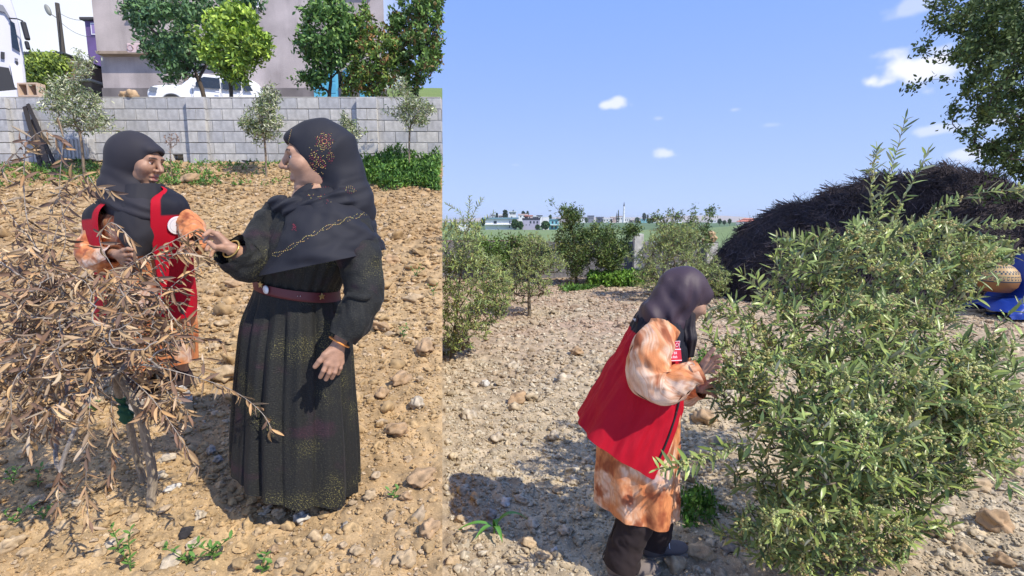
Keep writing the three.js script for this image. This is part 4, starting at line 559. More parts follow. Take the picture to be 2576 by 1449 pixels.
{
  DENS = 1.5; const mk = (o) => bushyTree({ mat: broadMat, leaf: broadLeaf, ...o });
  const yb = (pxx, d) => V(P(pxx, 300, d).x, slopeProfile(d) - 0.05, -d);
  // fruit trees behind the block wall
  let d = 14; reseed(201);
  mk({ name: 'fruit_tree', label: 'wide shady fruit tree leaning over the white car, leftmost behind the wall', base: yb(520, d), limbs: [[yb(520, d), P(512, 240, d), P(495, 190, d), P(468, 130, d), P(445, 60, d), P(430, -20, d)], [P(500, 200, d), P(540, 120, d + 0.3), P(560, 20, d + 0.3)], [P(470, 140, d), P(400, 90, d - 0.3), P(350, 40, d)]], tips: [...blob(110, 440, 55, 130, 105, d, 1.2), ...blob(50, 440, 140, 80, 60, d, 0.9), ...blob(30, 600, 10, 80, 40, d, 0.8), ...blob(20, 350, 20, 50, 50, d, 0.6)], len: 0.11, spread: 0.1, perTip: 6, tones: [[0.13, 0.24, 0.1], [0.16, 0.29, 0.11], [0.1, 0.2, 0.09]], group: 'fruit trees behind the wall', sd: 2, tipR: 0.007 });
  d = 12.2; reseed(202);
  mk({ name: 'fruit_tree', label: 'bright yellow-green fruit tree in front of the tail of the white car', base: yb(584, d), limbs: [[yb(584, d), P(582, 245, d), P(580, 215, d), P(570, 150, d), P(565, 60, d)], [P(580, 212, d), P(620, 150, d), P(650, 100, d)], [P(580, 212, d), P(540, 160, d), P(520, 120, d)]], tips: [...blob(100, 580, 110, 98, 90, d, 0.9), ...blob(30, 590, 45, 70, 40, d, 0.6), ...blob(14, 650, 110, 34, 40, d, 0.4)], len: 0.1, spread: 0.085, perTip: 6, tones: [[0.32, 0.47, 0.075], [0.4, 0.54, 0.09], [0.22, 0.36, 0.075]], group: 'fruit trees behind the wall', sd: 3, tipR: 0.006 });
  d = 13; reseed(203);
  mk({ name: 'fruit_tree', label: 'deep green fruit tree in front of the blue doors', base: yb(828, d), limbs: [[yb(828, d), P(828, 245, d), P(832, 200, d), P(830, 120, d), P(830, 20, d)], [P(832, 200, d), P(865, 160, d), P(890, 100, d)], [P(830, 200, d), P(790, 150, d), P(765, 100, d)]], tips: [...blob(120, 825, 95, 92, 92, d, 0.9), ...blob(24, 830, 15, 60, 40, d, 0.5), ...blob(14, 790, 190, 45, 20, d, 0.4)], len: 0.1, spread: 0.085, perTip: 6, tones: [[0.1, 0.21, 0.06], [0.14, 0.27, 0.075], [0.22, 0.36, 0.09]], group: 'fruit trees behind the wall', sd: 4, tipR: 0.006 });
  d = 12.6; reseed(204);
  mk({ name: 'fruit_tree', label: 'fruit tree with reddish young leaves right of the blue doors', base: yb(938, d), limbs: [[yb(938, d), P(938, 240, d), P(940, 200, d), P(950, 130, d), P(960, 70, d)], [P(940, 200, d), P(905, 180, d), P(890, 150, d)]], tips: [...blob(90, 945, 140, 75, 85, d, 0.7), ...blob(40, 925, 205, 70, 40, d, 0.5), ...blob(14, 920, 60, 30, 40, d, 0.3)], len: 0.09, spread: 0.08, perTip: 6, tones: [[0.18, 0.3, 0.065], [0.24, 0.36, 0.08], [0.28, 0.36, 0.08], [0.16, 0.28, 0.06], [0.15, 0.25, 0.06], [0.34, 0.19, 0.07]], group: 'fruit trees behind the wall', sd: 5, tipR: 0.006, clip: leftOf });
  d = 12.8; reseed(205);
  mk({ name: 'fruit_tree', label: 'tall fruit tree at the cut edge of the slope beyond the wall', base: yb(1048, d), limbs: [[yb(1048, d), P(1048, 240, d), P(1050, 195, d), P(1060, 110, d), P(1065, 20, d)], [P(1050, 190, d), P(1000, 160, d), P(985, 120, d)], [P(1055, 150, d), P(1090, 80, d), P(1100, 0, d)]], tips: [...blob(130, 1055, 120, 82, 95, d, 0.9), ...blob(50, 1075, 20, 70, 60, d, 0.6), ...blob(16, 1000, 60, 20, 30, d, 0.3)], len: 0.095, spread: 0.08, perTip: 6, tones: [[0.16, 0.28, 0.065], [0.2, 0.33, 0.08], [0.12, 0.22, 0.06], [0.12, 0.21, 0.05], [0.1, 0.18, 0.05], [0.27, 0.19, 0.07]], group: 'fruit trees behind the wall', sd: 6, tipR: 0.006, clip: leftOf, barkC: [58, 50, 44] });
  d = 26; reseed(206);
  mk({ name: 'vine_bush', cat: 'bush', label: 'sunlit bright green vine bush growing against the brick shed', base: yb(110, d), limbs: [[yb(110, d), P(110, 215, d), P(105, 180, d), P(100, 160, d)], [P(110, 200, d), P(150, 180, d)]], tips: [...blob(60, 95, 165, 42, 22, d, 0.9), ...blob(40, 140, 165, 30, 28, d, 0.7), ...blob(40, 105, 195, 60, 25, d, 0.8)], len: 0.16, spread: 0.18, perTip: 6, tones: [[0.26, 0.36, 0.06], [0.34, 0.44, 0.08], [0.14, 0.22, 0.06]], sd: 7, tipR: 0.008 });
  // pomegranates and hedge on the right
  const lb = (a, d2) => V(P(a, 600, d2).x, levelProfile(d2) - 0.05, -d2);
  d = 14.2; reseed(211);
  mk({ name: 'pomegranate_bush', cat: 'bush', label: 'tall dark green pomegranate bush with twin leading shoots before the teal house', base: lb(1452, d), limbs: [[lb(1452, d), P(1450, 690, d), P(1445, 620, d), P(1435, 560, d), P(1425, 525, d)], [P(1448, 670, d), P(1490, 600, d), P(1500, 570, d)], [P(1448, 670, d), P(1420, 610, d)]], tips: [...blob(110, 1450, 625, 62, 70, d, 0.9), ...blob(22, 1435, 555, 30, 30, d, 0.3), ...blob(6, 1420, 530, 22, 10, d, 0.2), ...blob(6, 1452, 540, 8, 16, d, 0.2)], len: 0.085, spread: 0.085, perTip: 6, leaf: slimLeaf, tones: [[0.07, 0.12, 0.03], [0.1, 0.155, 0.04], [0.15, 0.17, 0.05], [0.05, 0.09, 0.03]], group: 'pomegranate bushes along the field wall', sd: 8, mat: dullMat });
  reseed(212);
  mk({ name: 'pomegranate_bush', cat: 'bush', label: 'rounded dark pomegranate bush between its taller neighbour and the white pillar', base: lb(1540, d), limbs: [[lb(1540, d), P(1540, 690, d), P(1535, 630, d), P(1530, 590, d)], [P(1538, 670, d), P(1570, 620, d), P(1585, 585, d)]], tips: [...blob(100, 1530, 630, 58, 58, d, 0.9), ...blob(16, 1588, 582, 24, 14, d, 0.3), ...blob(14, 1510, 580, 28, 20, d, 0.3)], len: 0.085, spread: 0.085, perTip: 6, leaf: slimLeaf, tones: [[0.07, 0.12, 0.03], [0.11, 0.165, 0.04], [0.15, 0.18, 0.05], [0.05, 0.09, 0.03]], group: 'pomegranate bushes along the field wall', sd: 9, mat: dullMat });
  d = 15.2; reseed(213);
  mk({ name: 'hedge_bush', cat: 'bush', label: 'sprawling green hedge bush nearest the seam olive along the field wall', base: lb(1245, d), limbs: [[lb(1245, d), P(1245, 680, d), P(1240, 640, d)], [P(1245, 680, d), P(1280, 640, d)]], tips: blob(80, 1245, 635, 60, 45, d, 0.8), len: 0.1, spread: 0.1, perTip: 6, leaf: slimLeaf, tones: [[0.09, 0.17, 0.04], [0.14, 0.23, 0.05], [0.06, 0.1, 0.03]], group: 'pomegranate bushes along the field wall', sd: 10, mat: dullMat, clip: rightOf });
  reseed(214);
  mk({ name: 'hedge_bush', cat: 'bush', label: 'sprawling green hedge bush behind the young olive along the field wall', base: lb(1345, d), limbs: [[lb(1345, d), P(1345, 680, d), P(1340, 640, d)], [P(1345, 680, d), P(1380, 640, d)]], tips: [...blob(70, 1340, 640, 62, 36, d, 0.8), ...blob(20, 1300, 620, 30, 30, d, 0.4)], len: 0.1, spread: 0.1, perTip: 6, leaf: slimLeaf, tones: [[0.09, 0.16, 0.04], [0.14, 0.2, 0.05], [0.2, 0.17, 0.09]], group: 'pomegranate bushes along the field wall', sd: 11, mat: dullMat });
  reseed(215); d = 14.6;
  mk({ name: 'pomegranate_bush', cat: 'bush', label: 'loose green bush rising behind the broad olive with small twiggy tops', base: lb(1720, d), limbs: [[lb(1720, d), P(1720, 680, d), P(1712, 610, d), P(1705, 570, d)], [P(1718, 660, d), P(1760, 600, d), P(1780, 560, d)]], tips: [...blob(80, 1715, 600, 80, 50, d, 0.8), ...blob(6, 1700, 545, 20, 12, d, 0.2), ...blob(6, 1785, 540, 10, 18, d, 0.2), ...blob(5, 1745, 545, 5, 16, d, 0.2), ...blob(6, 1655, 550, 14, 10, d, 0.2)], len: 0.085, spread: 0.08, perTip: 5, leaf: slimLeaf, tones: [[0.09, 0.15, 0.04], [0.12, 0.19, 0.05], [0.17, 0.16, 0.07]], group: 'pomegranate bushes along the field wall', sd: 12, mat: dullMat });
  // tree whose crown hangs in at the upper right
  d = 10; reseed(221); const tb = V(P(2830, 700, d).x, -0.05, -d);
  mk({ name: 'shade_tree', label: 'tall dark-leaved tree whose drooping crown hangs in over the brush pile', base: tb, limbs: [[tb, P(2825, 600, d), P(2810, 350, d), P(2780, 150, d), P(2740, -80, d), P(2720, -250, d)], [P(2810, 350, d), P(2700, 200, d - 0.4), P(2560, 90, d - 0.5)], [P(2805, 300, d), P(2700, 300, d), P(2600, 290, d)], [P(2780, 150, d), P(2640, 0, d), P(2520, -60, d)], [P(2805, 330, d), P(2720, 380, d - 0.3), P(2620, 400, d - 0.5)]],
    tips: [...blob(150, 2560, 200, 190, 170, d, 1.3), ...blob(70, 2500, 60, 160, 80, d, 1), ...blob(50, 2570, 380, 110, 70, d, 0.7), ...blob(60, 2640, 50, 260, 260, d, 1.6), ...px([[2312, 123, d], [2318, 212, d], [2345, 95, d], [2360, 140, d], [2380, 30, d], [2395, 305, d], [2420, 348, d], [2500, 440, d], [2400, 270, d], [2345, 210, d], [2460, 330, d], [2340, 5, d]])], len: 0.07, spread: 0.075, perTip: 9, nSpray: 6, tones: [[0.05, 0.085, 0.03], [0.07, 0.115, 0.035], [0.1, 0.14, 0.04]], sd: 13, mat: dullMat, barkC: [92, 78, 72], tipR: 0.0042, grow: { lift: 0.06, bend: 0.3 } });
}
// ---- saplings in front of the block wall ----
DENS = 1.6; const oliveFar = leafGeo(0.26, 0.3, 0.1, [0.14, 0.19, 0.075], [0.36, 0.39, 0.29], 3), oliveFarMat = leafMat(0.45);
for (const [lab, bx, by, blobs, sd, len] of [
  ['tallest olive sapling, in front of the planks and the block wall', 208, 404, [[70, 185, 265, 70, 80, 0.5], [34, 150, 240, 60, 60, 0.4], [16, 210, 170, 30, 45, 0.3], [30, 235, 300, 60, 40, 0.4]], 301, 0.06],
  ['slim olive sapling between the two women before the block wall', 668, 408, [[60, 660, 305, 55, 55, 0.4], [26, 680, 250, 30, 40, 0.3], [20, 640, 320, 40, 25, 0.3]], 302, 0.056],
  ['small olive sapling behind the black scarf of the woman in the dress', 872, 398, [[44, 880, 335, 32, 34, 0.3], [8, 868, 300, 10, 26, 0.2]], 303, 0.056],
  ['olive sapling at the cut edge of the slope above the green weeds', 1028, 376, [[70, 1040, 280, 62, 45, 0.4], [14, 1010, 225, 30, 30, 0.3]], 304, 0.056]]) {
  reseed(sd); const q = P(bx, by, 9.4); q.y = onSlope(q.x, 9.4) - 0.02; const [, cx, cy, , ry] = blobs[0];
  bushyTree({ name: 'olive_sapling', cat: 'sapling', label: lab, base: q, mat: oliveFarMat, leaf: oliveFar, len: 0.062, spread: 0.05, perTip: 4, nSpray: 5, tones: [[1, 1, 1], [1.4, 1.3, 1.2], [0.7, 0.75, 0.7], [1.7, 1.6, 1.4]], sd, tipR: 0.003, clip: leftOf, group: 'olive saplings by the block wall', barkC: [150, 132, 112], limbs: [[q, P(mix(bx, cx, 0.3), cy + ry * 0.9, 9.4), P(cx, cy + ry * 0.4, 9.4), P(cx, cy - ry * 0.7, 9.4)]], tips: blobs.flatMap(([n, a, b, c, e, f]) => blob(n, a, b, c, e, 9.4, f, 0.8)), grow: { step: 0.06 } });
}
// ---- dead olive in front on the left ----
{
  reseed(401); DENS = 3;
  const b = slopeHit(378, 1272), g0 = b.clone(); g0.y -= 0.04; const D = -b.z, b2 = slopeHit(364, 1216); const d2 = -b2.z; b2.y -= 0.03;
  const pl = new Plant();
  pl.limb(px([[378, 1282, D], [384, 1200, D], [366, 1100, D - 0.02], [345, 1025, D - 0.04], [300, 950, D - 0.05], [255, 900, D - 0.06], [200, 815, D - 0.05], [160, 755, D - 0.02], [120, 690, D]]));
  const trunk2 = px([[364, 1222, d2], [342, 1140, d2 - 0.05], [322, 1050, d2 - 0.1], [290, 965, d2 - 0.2], [262, 905, D - 0.04]]);
  const L = (l) => { const pts = px(l); return pl.limb(pts.slice(1), pl.near(pts[0]), 0.03); };
  const E = D - 0.1;
  [[[150, 740, E], [120, 600, E], [160, 470, E], [215, 440, E], [240, 470, E]], [[120, 690, D], [70, 560, E], [60, 440, E], [66, 350, E]], [[66, 470, E], [5, 440, E], [60, 365, E], [110, 330, E], [150, 352, E]], [[160, 755, E], [130, 640, E], [170, 520, E], [225, 470, E], [280, 480, E]], [[130, 700, E], [165, 600, E], [150, 480, E], [160, 345, E]],
    [[200, 815, E], [300, 690, E], [400, 625, E], [470, 590, E + 0.1], [500, 575, E + 0.2]], [[230, 860, E], [330, 720, E], [440, 640, E + 0.1], [520, 590, E + 0.25]], [[200, 815, E], [330, 660, E], [430, 640, E], [500, 640, E + 0.1], [560, 660, E + 0.2]], [[255, 900, E], [370, 780, E], [470, 690, E + 0.15], [540, 650, E + 0.25]], [[260, 900, E], [360, 850, E], [470, 845, E], [560, 860, E + 0.1]],
    [[270, 920, E], [380, 920, E - 0.1], [480, 945, E - 0.1], [590, 985, E - 0.1], [660, 1040, E - 0.1], [688, 1088, E - 0.1]], [[300, 950, E], [380, 1000, E - 0.15], [440, 1080, E - 0.2], [500, 1180, E - 0.2]], [[260, 905, E - 0.1], [235, 990, E - 0.2], [180, 1100, E - 0.25], [150, 1190, E - 0.25], [146, 1275, E - 0.25]], [[262, 905, E - 0.1], [238, 960, E - 0.25], [222, 1110, E - 0.3], [216, 1240, E - 0.3], [226, 1330, E - 0.3]], [[270, 930, E], [280, 1040, E - 0.15], [285, 1140, E - 0.15], [272, 1220, E - 0.15]],
    [[255, 900, E], [170, 880, E - 0.2], [80, 900, E - 0.3], [-20, 920, E - 0.3]], [[200, 815, E], [100, 800, E - 0.15], [0, 780, E - 0.2]], [[160, 755, E], [60, 700, E - 0.1], [-20, 640, E - 0.1]], [[170, 880, E - 0.2], [110, 960, E - 0.3], [80, 1060, E - 0.3], [70, 1130, E - 0.3]], [[120, 890, E - 0.25], [40, 950, E - 0.3], [30, 1080, E - 0.3]], [[235, 990, E - 0.2], [160, 1000, E - 0.3], [130, 1100, E - 0.3]], [[200, 815, E], [90, 850, E - 0.2], [10, 860, E - 0.25]], [[330, 720, E], [390, 740, E], [450, 820, E]], [[300, 690, E], [250, 600, E], [280, 560, E], [330, 600, E]], [[60, 700, E], [90, 620, E], [40, 560, E], [0, 500, E]], [[345, 1030, E], [420, 1010, E - 0.1], [470, 1030, E - 0.1]]].forEach(L);
  { const path = []; let par = -1; trunk2.forEach((q) => { par = pl.node(q, par); path.push(par); }); pl.paths.push({ path, kind: 'limb' }); }
  const n0 = pl.paths.length;
  pl.grow([...blob(120, 200, 790, 260, 150, D - 0.1, 0.35), ...blob(70, 110, 900, 170, 110, D - 0.25, 0.25), ...blob(50, 350, 860, 150, 110, D - 0.1, 0.25), ...blob(24, 130, 1020, 130, 90, D - 0.3, 0.2), ...blob(26, 60, 680, 110, 80, D - 0.1, 0.25), ...blob(14, 420, 1010, 70, 70, D - 0.15, 0.15)], { step: 0.03, bend: 0.3, lift: 0.02, jitter: 0.1 });
  pl.radii(0.0013, 0.42, 0.022); { const t2 = pl.paths[n0 - 1].path; t2.forEach((i, k) => { pl.r[i] = mix(0.016, 0.013, k / t2.length); }); }
  pl.paths[0].path.forEach((i, k, a) => { pl.r[i] = Math.max(pl.r[i], mix(0.021, 0.008, k / a.length)); });
  const root = thing('dead_olive_tree', 'dried-up olive tree with brown withered leaves in front of the vested woman', 'dead tree', b);
  const stems = [pl.paths[0], pl.paths[n0 - 1]];
  stems.forEach((s) => mesh('stem', local(root, tube(s.path.map((i) => pl.p[i]), s.path.map((i) => pl.r[i]), 10)), bark(172, 158, 138), root));
  pl.paths = pl.paths.filter((q) => !stems.includes(q)); mesh('branches', local(root, pl.wood(5)), bark(186, 176, 166), root);
  const geos = [leafGeo(0.2, 0.9, 0.35, [0.37, 0.255, 0.14], [0.46, 0.36, 0.235], 5, 0.6), leafGeo(0.16, 1.1, -0.2, [0.28, 0.19, 0.115], [0.4, 0.32, 0.23], 5, -0.7), leafGeo(0.22, 0.7, 0.15, [0.18, 0.12, 0.09], [0.33, 0.25, 0.175], 5, 0.3)];
  const list = []; pl.paths.push(...stems);
  pl.leaves(0.021, 0.005, (q, t, sd, f) => { if (!leftOf(q) || rnd() < 0.14) return; const dir = t.clone().multiplyScalar(rr(0.1, 0.7)).addScaledVector(sd, rr(0.3, 0.8)).add(V(gauss() * 0.25, -0.55 + gauss() * 0.35, gauss() * 0.25)).normalize(); const k = rr(0.65, 1.3), w = rnd(); list.push({ p: q.clone(), q: quatFor(dir, V(gauss(), gauss() * 0.6, 0.6 + gauss())), s: 0.062 * rr(0.6, 1.15), c: new THREE.Color(k * (1 + 0.25 * w), k * (1 + 0.12 * w), k) }); }, 0.2);
  console.log('dead leaves', list.length);
  putLeaves(root, list, geos, leafMat(0.75), 300, [[1, 1, 1], [1.3, 1.2, 1.05], [0.75, 0.72, 0.72], [1.15, 1, 0.8]], 'withered_leaf', 'withered_leaf_mass');
  // green cloth strip tied round the second stem
  const cl = px([[300, 1000, d2 - 0.16], [312, 1030, d2 - 0.14], [322, 1060, d2 - 0.12]]); const rag = mesh('cloth_tie', grid(16, 24, (u, v) => { const p = curve(cl, 24)[Math.round(v * 24)], th = u * 6.283, r = 0.02 + 0.006 * noise(u * 5, v * 5, 1) + (v > 0.5 ? 0.006 : 0); return [p.x + Math.cos(th) * r + 0.004 * Math.sin(v * 20), p.y + 0.01 * noise(u * 6, v * 3), p.z + Math.sin(th) * r]; }, true), std(lin(30, 84, 62), 0.8, { side: THREE.DoubleSide })); tag(rag, 'dark green cloth strip tied round a stem of the dried-up olive', 'cloth tie');
}
// ================= brush pile, tarpaulin, field wall, weeds =================
{
  reseed(501);
  const ridge = [[1770, 735], [1800, 690], [1840, 625], [1900, 570], [1980, 528], [2080, 496], [2180, 464], [2270, 445], [2350, 437], [2430, 446], [2500, 470], [2576, 520], [2680, 600], [2760, 700]].map(([a, b]) => P(a, b, 12.6));
  const hAt = (x) => { for (let i = 1; i < ridge.length; i++) if (x <= ridge[i].x) { const t = (x - ridge[i - 1].x) / (ridge[i].x - ridge[i - 1].x); return mix(ridge[i - 1].y, ridge[i].y, clamp(t)); } return 0; };
  const x0 = ridge[0].x, x1 = ridge[ridge.length - 1].x, zc = -12.6, hw = 1.9;
  const surf = (x, a, k = 1) => { const h = Math.max(0.02, hAt(x)); const wz = hw * Math.pow(clamp(h / 1.6), 0.5) + 0.15; const lump = 1 + 0.07 * noise(x * 1.4, a * 2.2, 3) + 0.05 * noise(x * 3.7, a * 5, 6); return V(x, h * Math.sin(a) * lump * k - 0.03, zc + Math.cos(a) * wz * k * lump); };
  const o = thing('brush_pile', 'great dark heap of dry twigs rising behind the large olive', 'brush pile', V((x0 + x1) / 2, 0, zc));
  mesh('heap_core', local(o, grid(120, 30, (u, v) => { const q = surf(mix(x0, x1, u), v * Math.PI, 0.95); return [q.x, q.y, q.z]; })), std(lin(40, 33, 38), 1), o);
  const stick = [1, 2, 3].map((s) => { reseed(s * 7); const pts = []; for (let i = 0; i <= 4; i++) pts.push(V(gauss() * 0.022 * i, i / 4 - 0.5, gauss() * 0.022 * i)); return tube(pts, [0.0062, 0.0055, 0.0045, 0.0034, 0.0018], 4, false); });
  const twigs = stick.map(() => []); reseed(502);
  for (let i = 0; i < 26000; i++) {
    const x = mix(x0, x1, rnd()), a = Math.pow(rnd(), 0.85) * Math.PI * 0.62, q = surf(x, a, rr(0.96, 1.03)), n1 = surf(x + 0.05, a), n2 = surf(x, a + 0.03), du = n1.clone().sub(surf(x, a)).normalize(), dv = n2.clone().sub(surf(x, a)).normalize(), nn = V().crossVectors(dv, du).normalize(); if (nn.y < 0) nn.negate();
    const th = 0.55 * noise(x * 0.7, a * 2, 4) * 3 + gauss() * 0.85, dir = du.multiplyScalar(Math.cos(th + 0.5)).addScaledVector(dv, Math.sin(th + 0.5)).addScaledVector(nn, gauss() * 0.2 + (rnd() < 0.03 ? 0.6 : 0.0)); const k = rr(0.5, 1.25), w = rnd() < 0.12 ? 1.7 : 1;
    twigs[i % 3].push({ m: M4(q.sub(o.position).addScaledVector(nn, 0.015), quatFor(dir, nn), V(rr(0.8, 1.5), rr(0.35, 1.1), rr(0.8, 1.5))), c: new THREE.Color(0.07 * k * w, 0.055 * k * w, 0.062 * k * w) });
  }
  twigs.forEach((l, i) => instanced('twigs', stick[i], std(0xffffff, 0.9), l, o));
  // paler dry scrub at the left toe
  const scrub = []; for (let i = 0; i < 900; i++) { const q = P(rr(1755, 1850), rr(650, 745), 12.2 + gauss() * 0.4); q.y = Math.max(0.02, q.y * rnd()); const k = rr(0.6, 1.2); scrub.push({ m: M4(q.clone().sub(V(P(1800, 700, 12.2).x, 0, -12.2)), quatFor(V(gauss(), 0.6 + gauss() * 0.5, gauss()).normalize(), V(0, 0, 1)), V(0.8, rr(0.25, 0.6), 0.8)), c: new THREE.Color(0.25 * k, 0.18 * k, 0.15 * k) }); }
  const so = instanced('dry_scrub', stick[0], std(0xffffff, 0.9), scrub); so.position.set(P(1800, 700, 12.2).x, 0, -12.2); tag(so, 'pale dry scrub twigs at the toe of the brush pile by the field wall', 'scrub', null, 'stuff');
}
{ // blue tarpaulin, jar, block, pipe
  reseed(511); const d = 9.3, c = P(2590, 760, d); c.y = 0;
  const tarp = tag(mesh('tarpaulin', grid(60, 40, (u, v) => { const x = mix(-0.85, 1.5, u), k = Math.pow(Math.sin(Math.PI * clamp(u * 0.98 + 0.01)), 0.35), a = v * Math.PI, f = 0.045 * noise(u * 11, v * 4, 1) + 0.03 * noise(u * 25, v * 8, 4); const h = (0.42 + 0.85 * smooth(0.16, 0.34, u)) * k; return [x + f, Math.max(0.0, h * Math.pow(Math.sin(a), 0.55) + f * Math.sin(a) * 1.4), Math.cos(a) * (0.55 + f * 2)]; }), std(lin(24, 58, 150), 0.45, { side: THREE.DoubleSide })), 'crumpled blue tarpaulin covering a stack beside the brush pile', 'tarpaulin'); tarp.position.copy(c);
  const cv = document.createElement('canvas'); cv.width = 512; cv.height = 256; const x = cv.getContext('2d'); x.fillStyle = '#8a6038'; x.fillRect(0, 0, 512, 256); x.fillStyle = '#b99a6a'; x.fillRect(0, 40, 512, 110); x.fillStyle = '#22384a';
  for (let i = 0; i < 16; i++) { const a = i * 32; x.save(); x.translate(a + 16, 70); x.rotate(Math.PI / 4); x.fillRect(-9, -9, 18, 18); x.restore(); x.fillRect(a, 96, 16, 10); x.fillRect(a + 16, 106, 16, 10); x.fillRect(a + 4, 126, 24, 4); x.fillRect(a + 4, 126, 4, 20); x.fillRect(a + 4, 142, 16, 4); x.fillRect(a + 16, 134, 4, 12); } x.fillRect(0, 40, 512, 5); x.fillRect(0, 150, 512, 6);
  const jt = new THREE.CanvasTexture(cv); jt.colorSpace = THREE.SRGBColorSpace; jt.wrapS = THREE.RepeatWrapping; jt.repeat.set(2, 1);
  const jp = P(2512, 690, d + 0.0); const jar = thing('jar', 'round patterned pottery jar with knobbed lid standing on the blue tarpaulin', 'jar', V(jp.x, 0.43, -d)); const jm = std(0xffffff, 0.55, { map: jt }); const s = 0.33;
  mesh('jar_body', new THREE.LatheGeometry([[0.0, 0], [0.62, 0], [0.86, 0.3], [0.95, 0.7], [0.86, 1.1], [0.6, 1.42], [0.34, 1.58], [0.3, 1.62]].map(([a, b]) => new THREE.Vector2(a * s, b * s)), 36), jm, jar); mesh('jar_lid', new THREE.LatheGeometry([[0.31, 1.6], [0.33, 1.68], [0.2, 1.76], [0.1, 1.8], [0.16, 1.9], [0.1, 1.98], [0.001, 2.0]].map(([a, b]) => new THREE.Vector2(a * s, b * s)), 24), std(lin(150, 128, 100), 0.6), jar);
  const bp = levelHit(2506, 779), bl = thing('concrete_block', 'single grey concrete block standing on the ground before the blue tarpaulin', 'concrete block', bp); bl.rotation.y = -0.08; const bm = blockMats[3];
  { const sh = new THREE.Shape([[-0.21, -0.1], [0.21, -0.1], [0.21, 0.1], [-0.21, 0.1]].map(([a, b]) => new THREE.Vector2(a, b))); for (const e of [-0.1, 0.1]) { const h = new THREE.Path(); h.moveTo(e - 0.075, -0.06); h.lineTo(e + 0.075, -0.06); h.lineTo(e + 0.075, 0.06); h.lineTo(e - 0.075, 0.06); h.closePath(); sh.holes.push(h); } mesh('block_body', new THREE.ExtrudeGeometry(sh, { depth: 0.2, bevelEnabled: true, bevelSize: 0.004, bevelThickness: 0.004, bevelSegments: 1 }).rotateX(-Math.PI / 2), bm, bl); }
  const pp = [[2478, 792], [2530, 796], [2590, 802], [2680, 812]].map(([a, b]) => { const q = levelHit(a, b); q.y += 0.03; return q; }); tag(mesh('water_pipe', tube(curve(pp, 24), 0.024, 10), std(lin(50, 84, 150), 0.4)), 'blue plastic water pipe lying on the ground before the tarpaulin', 'pipe');
}
{ // field wall behind the bushes, pillars, stones
  const d = 15.9, top = P(1400, 607, d).y, base = levelProfile(d) - 0.15, X = (a) => P(a, 640, d).x; reseed(521);
  const o = thing('field_wall', 'low grey block wall with white pillar behind the bushes of the level field', 'wall', V(X(1500), base, -d)); const CHH = 0.2, bl = 0.42; const gm = [std(lin(150, 150, 158), 0.95, { map: rep(concreteTex, 1.7) }), std(lin(140, 140, 150), 0.95, { map: rep(concreteTex, 1.7) })], g0 = boxUV(box(-bl / 2 + 0.006, bl / 2 - 0.006, 0, CHH - 0.012, -0.08, 0.08, 0.006));
  for (const [a, b] of [[1112, 1605], [1605, 1800]]) { const rows = Math.ceil((top - base) / CHH); for (let r = 0; r < rows; r++) for (let x = X(a) + (r % 2) * bl / 2 + bl / 2; x < X(b) - bl / 4; x += bl) { const m = mesh('block', g0, gm[Math.floor(rnd() * 2)], o); m.position.set(x - o.position.x, top - (r + 1) * CHH - base, rr(-0.004, 0.004)); } mesh('mortar', local(o, boxUV(box(X(a), X(b), base, top - 0.01, -d - 0.07, -d + 0.07))), std(lin(132, 132, 140), 1), o); }
  for (const [a, b, t] of [[1590, 1612, 588], [1770, 1796, 612]]) { const pl = mesh('pillar', boxUV(box(0, X(b) - X(a), 0, P(a, t, d).y - base, -0.16, 0.16, 0.01)), std(lin(232, 232, 230), 0.9, { map: rep(concreteTex, 1.5) }), o); pl.position.set(X(a) - o.position.x, 0, 0.12); }
  for (const [a, b, s, lab] of [[1779, 600, 0.13, 'lower left pale stone heaped on the end pillar of the field wall'], [1792, 600, 0.14, 'lower right pale stone heaped on the end pillar of the field wall'], [1786, 588, 0.13, 'topmost pale stone heaped on the end pillar of the field wall'], [1772, 604, 0.08, 'smallest pale stone heaped on the end pillar of the field wall']]) { const q = P(a, b, d - 0.1), m = mesh('wall_stone', rockGeo(a, 3, 0.3, 0.8), std(lin(216, 186, 150), 1, { map: rockTex })); m.position.copy(q); m.scale.setScalar(s); tag(m, lab, 'stone', 'stones on the field wall'); }
}
// small plants
const weedLeaf = leafGeo(0.42, 0.3, 0.2, [0.12, 0.25, 0.05], [0.16, 0.29, 0.09], 4), weedMat = leafMat(0.5, 0.2);
function weedPatch(name, label, cat, n, place, len, tones, sd, up = 0.6) {
  const g = [0, 1].map((i) => spray(weedLeaf, 6, len * 0.5, len, sd + i)); reseed(sd); const ls = [[], []]; for (let i = 0; i < n; i++) { const q = place(); if (!q) continue; const k = rr(0.65, 1.35), t = tones[Math.floor(rnd() * tones.length)]; ls[i & 1].push({ m: M4(q, new THREE.Quaternion().setFromEuler(new THREE.Euler(gauss() * 0.4, rr(0, 6.28), gauss() * 0.4)), rr(0.6, 1.3)), c: new THREE.Color(t[0] * k, t[1] * k, t[2] * k) }); }
  const r = new THREE.Group(); r.name = name; tag(r, label, cat, null, 'stuff'); ls.forEach((l, i) => instanced('sprigs', g[i], weedMat, l, r)); return r;
}
const T = [[1, 1, 1], [1.3, 1.2, 0.8], [0.7, 0.8, 0.7]];
weedPatch('weeds', 'low green weeds growing along the foot of the block wall', 'weeds', 1500, () => { const a = rr(-20, 905), d = 8.9 + rr(0, 1.25), x = P(a, 400, d).x; if (noise(x * 0.9, d * 0.9, 3) < -0.05 && rnd() < 0.85) return null; return V(x, onSlope(x, d) + 0.03 + rnd() * 0.05, -d); }, 0.05, T, 601);
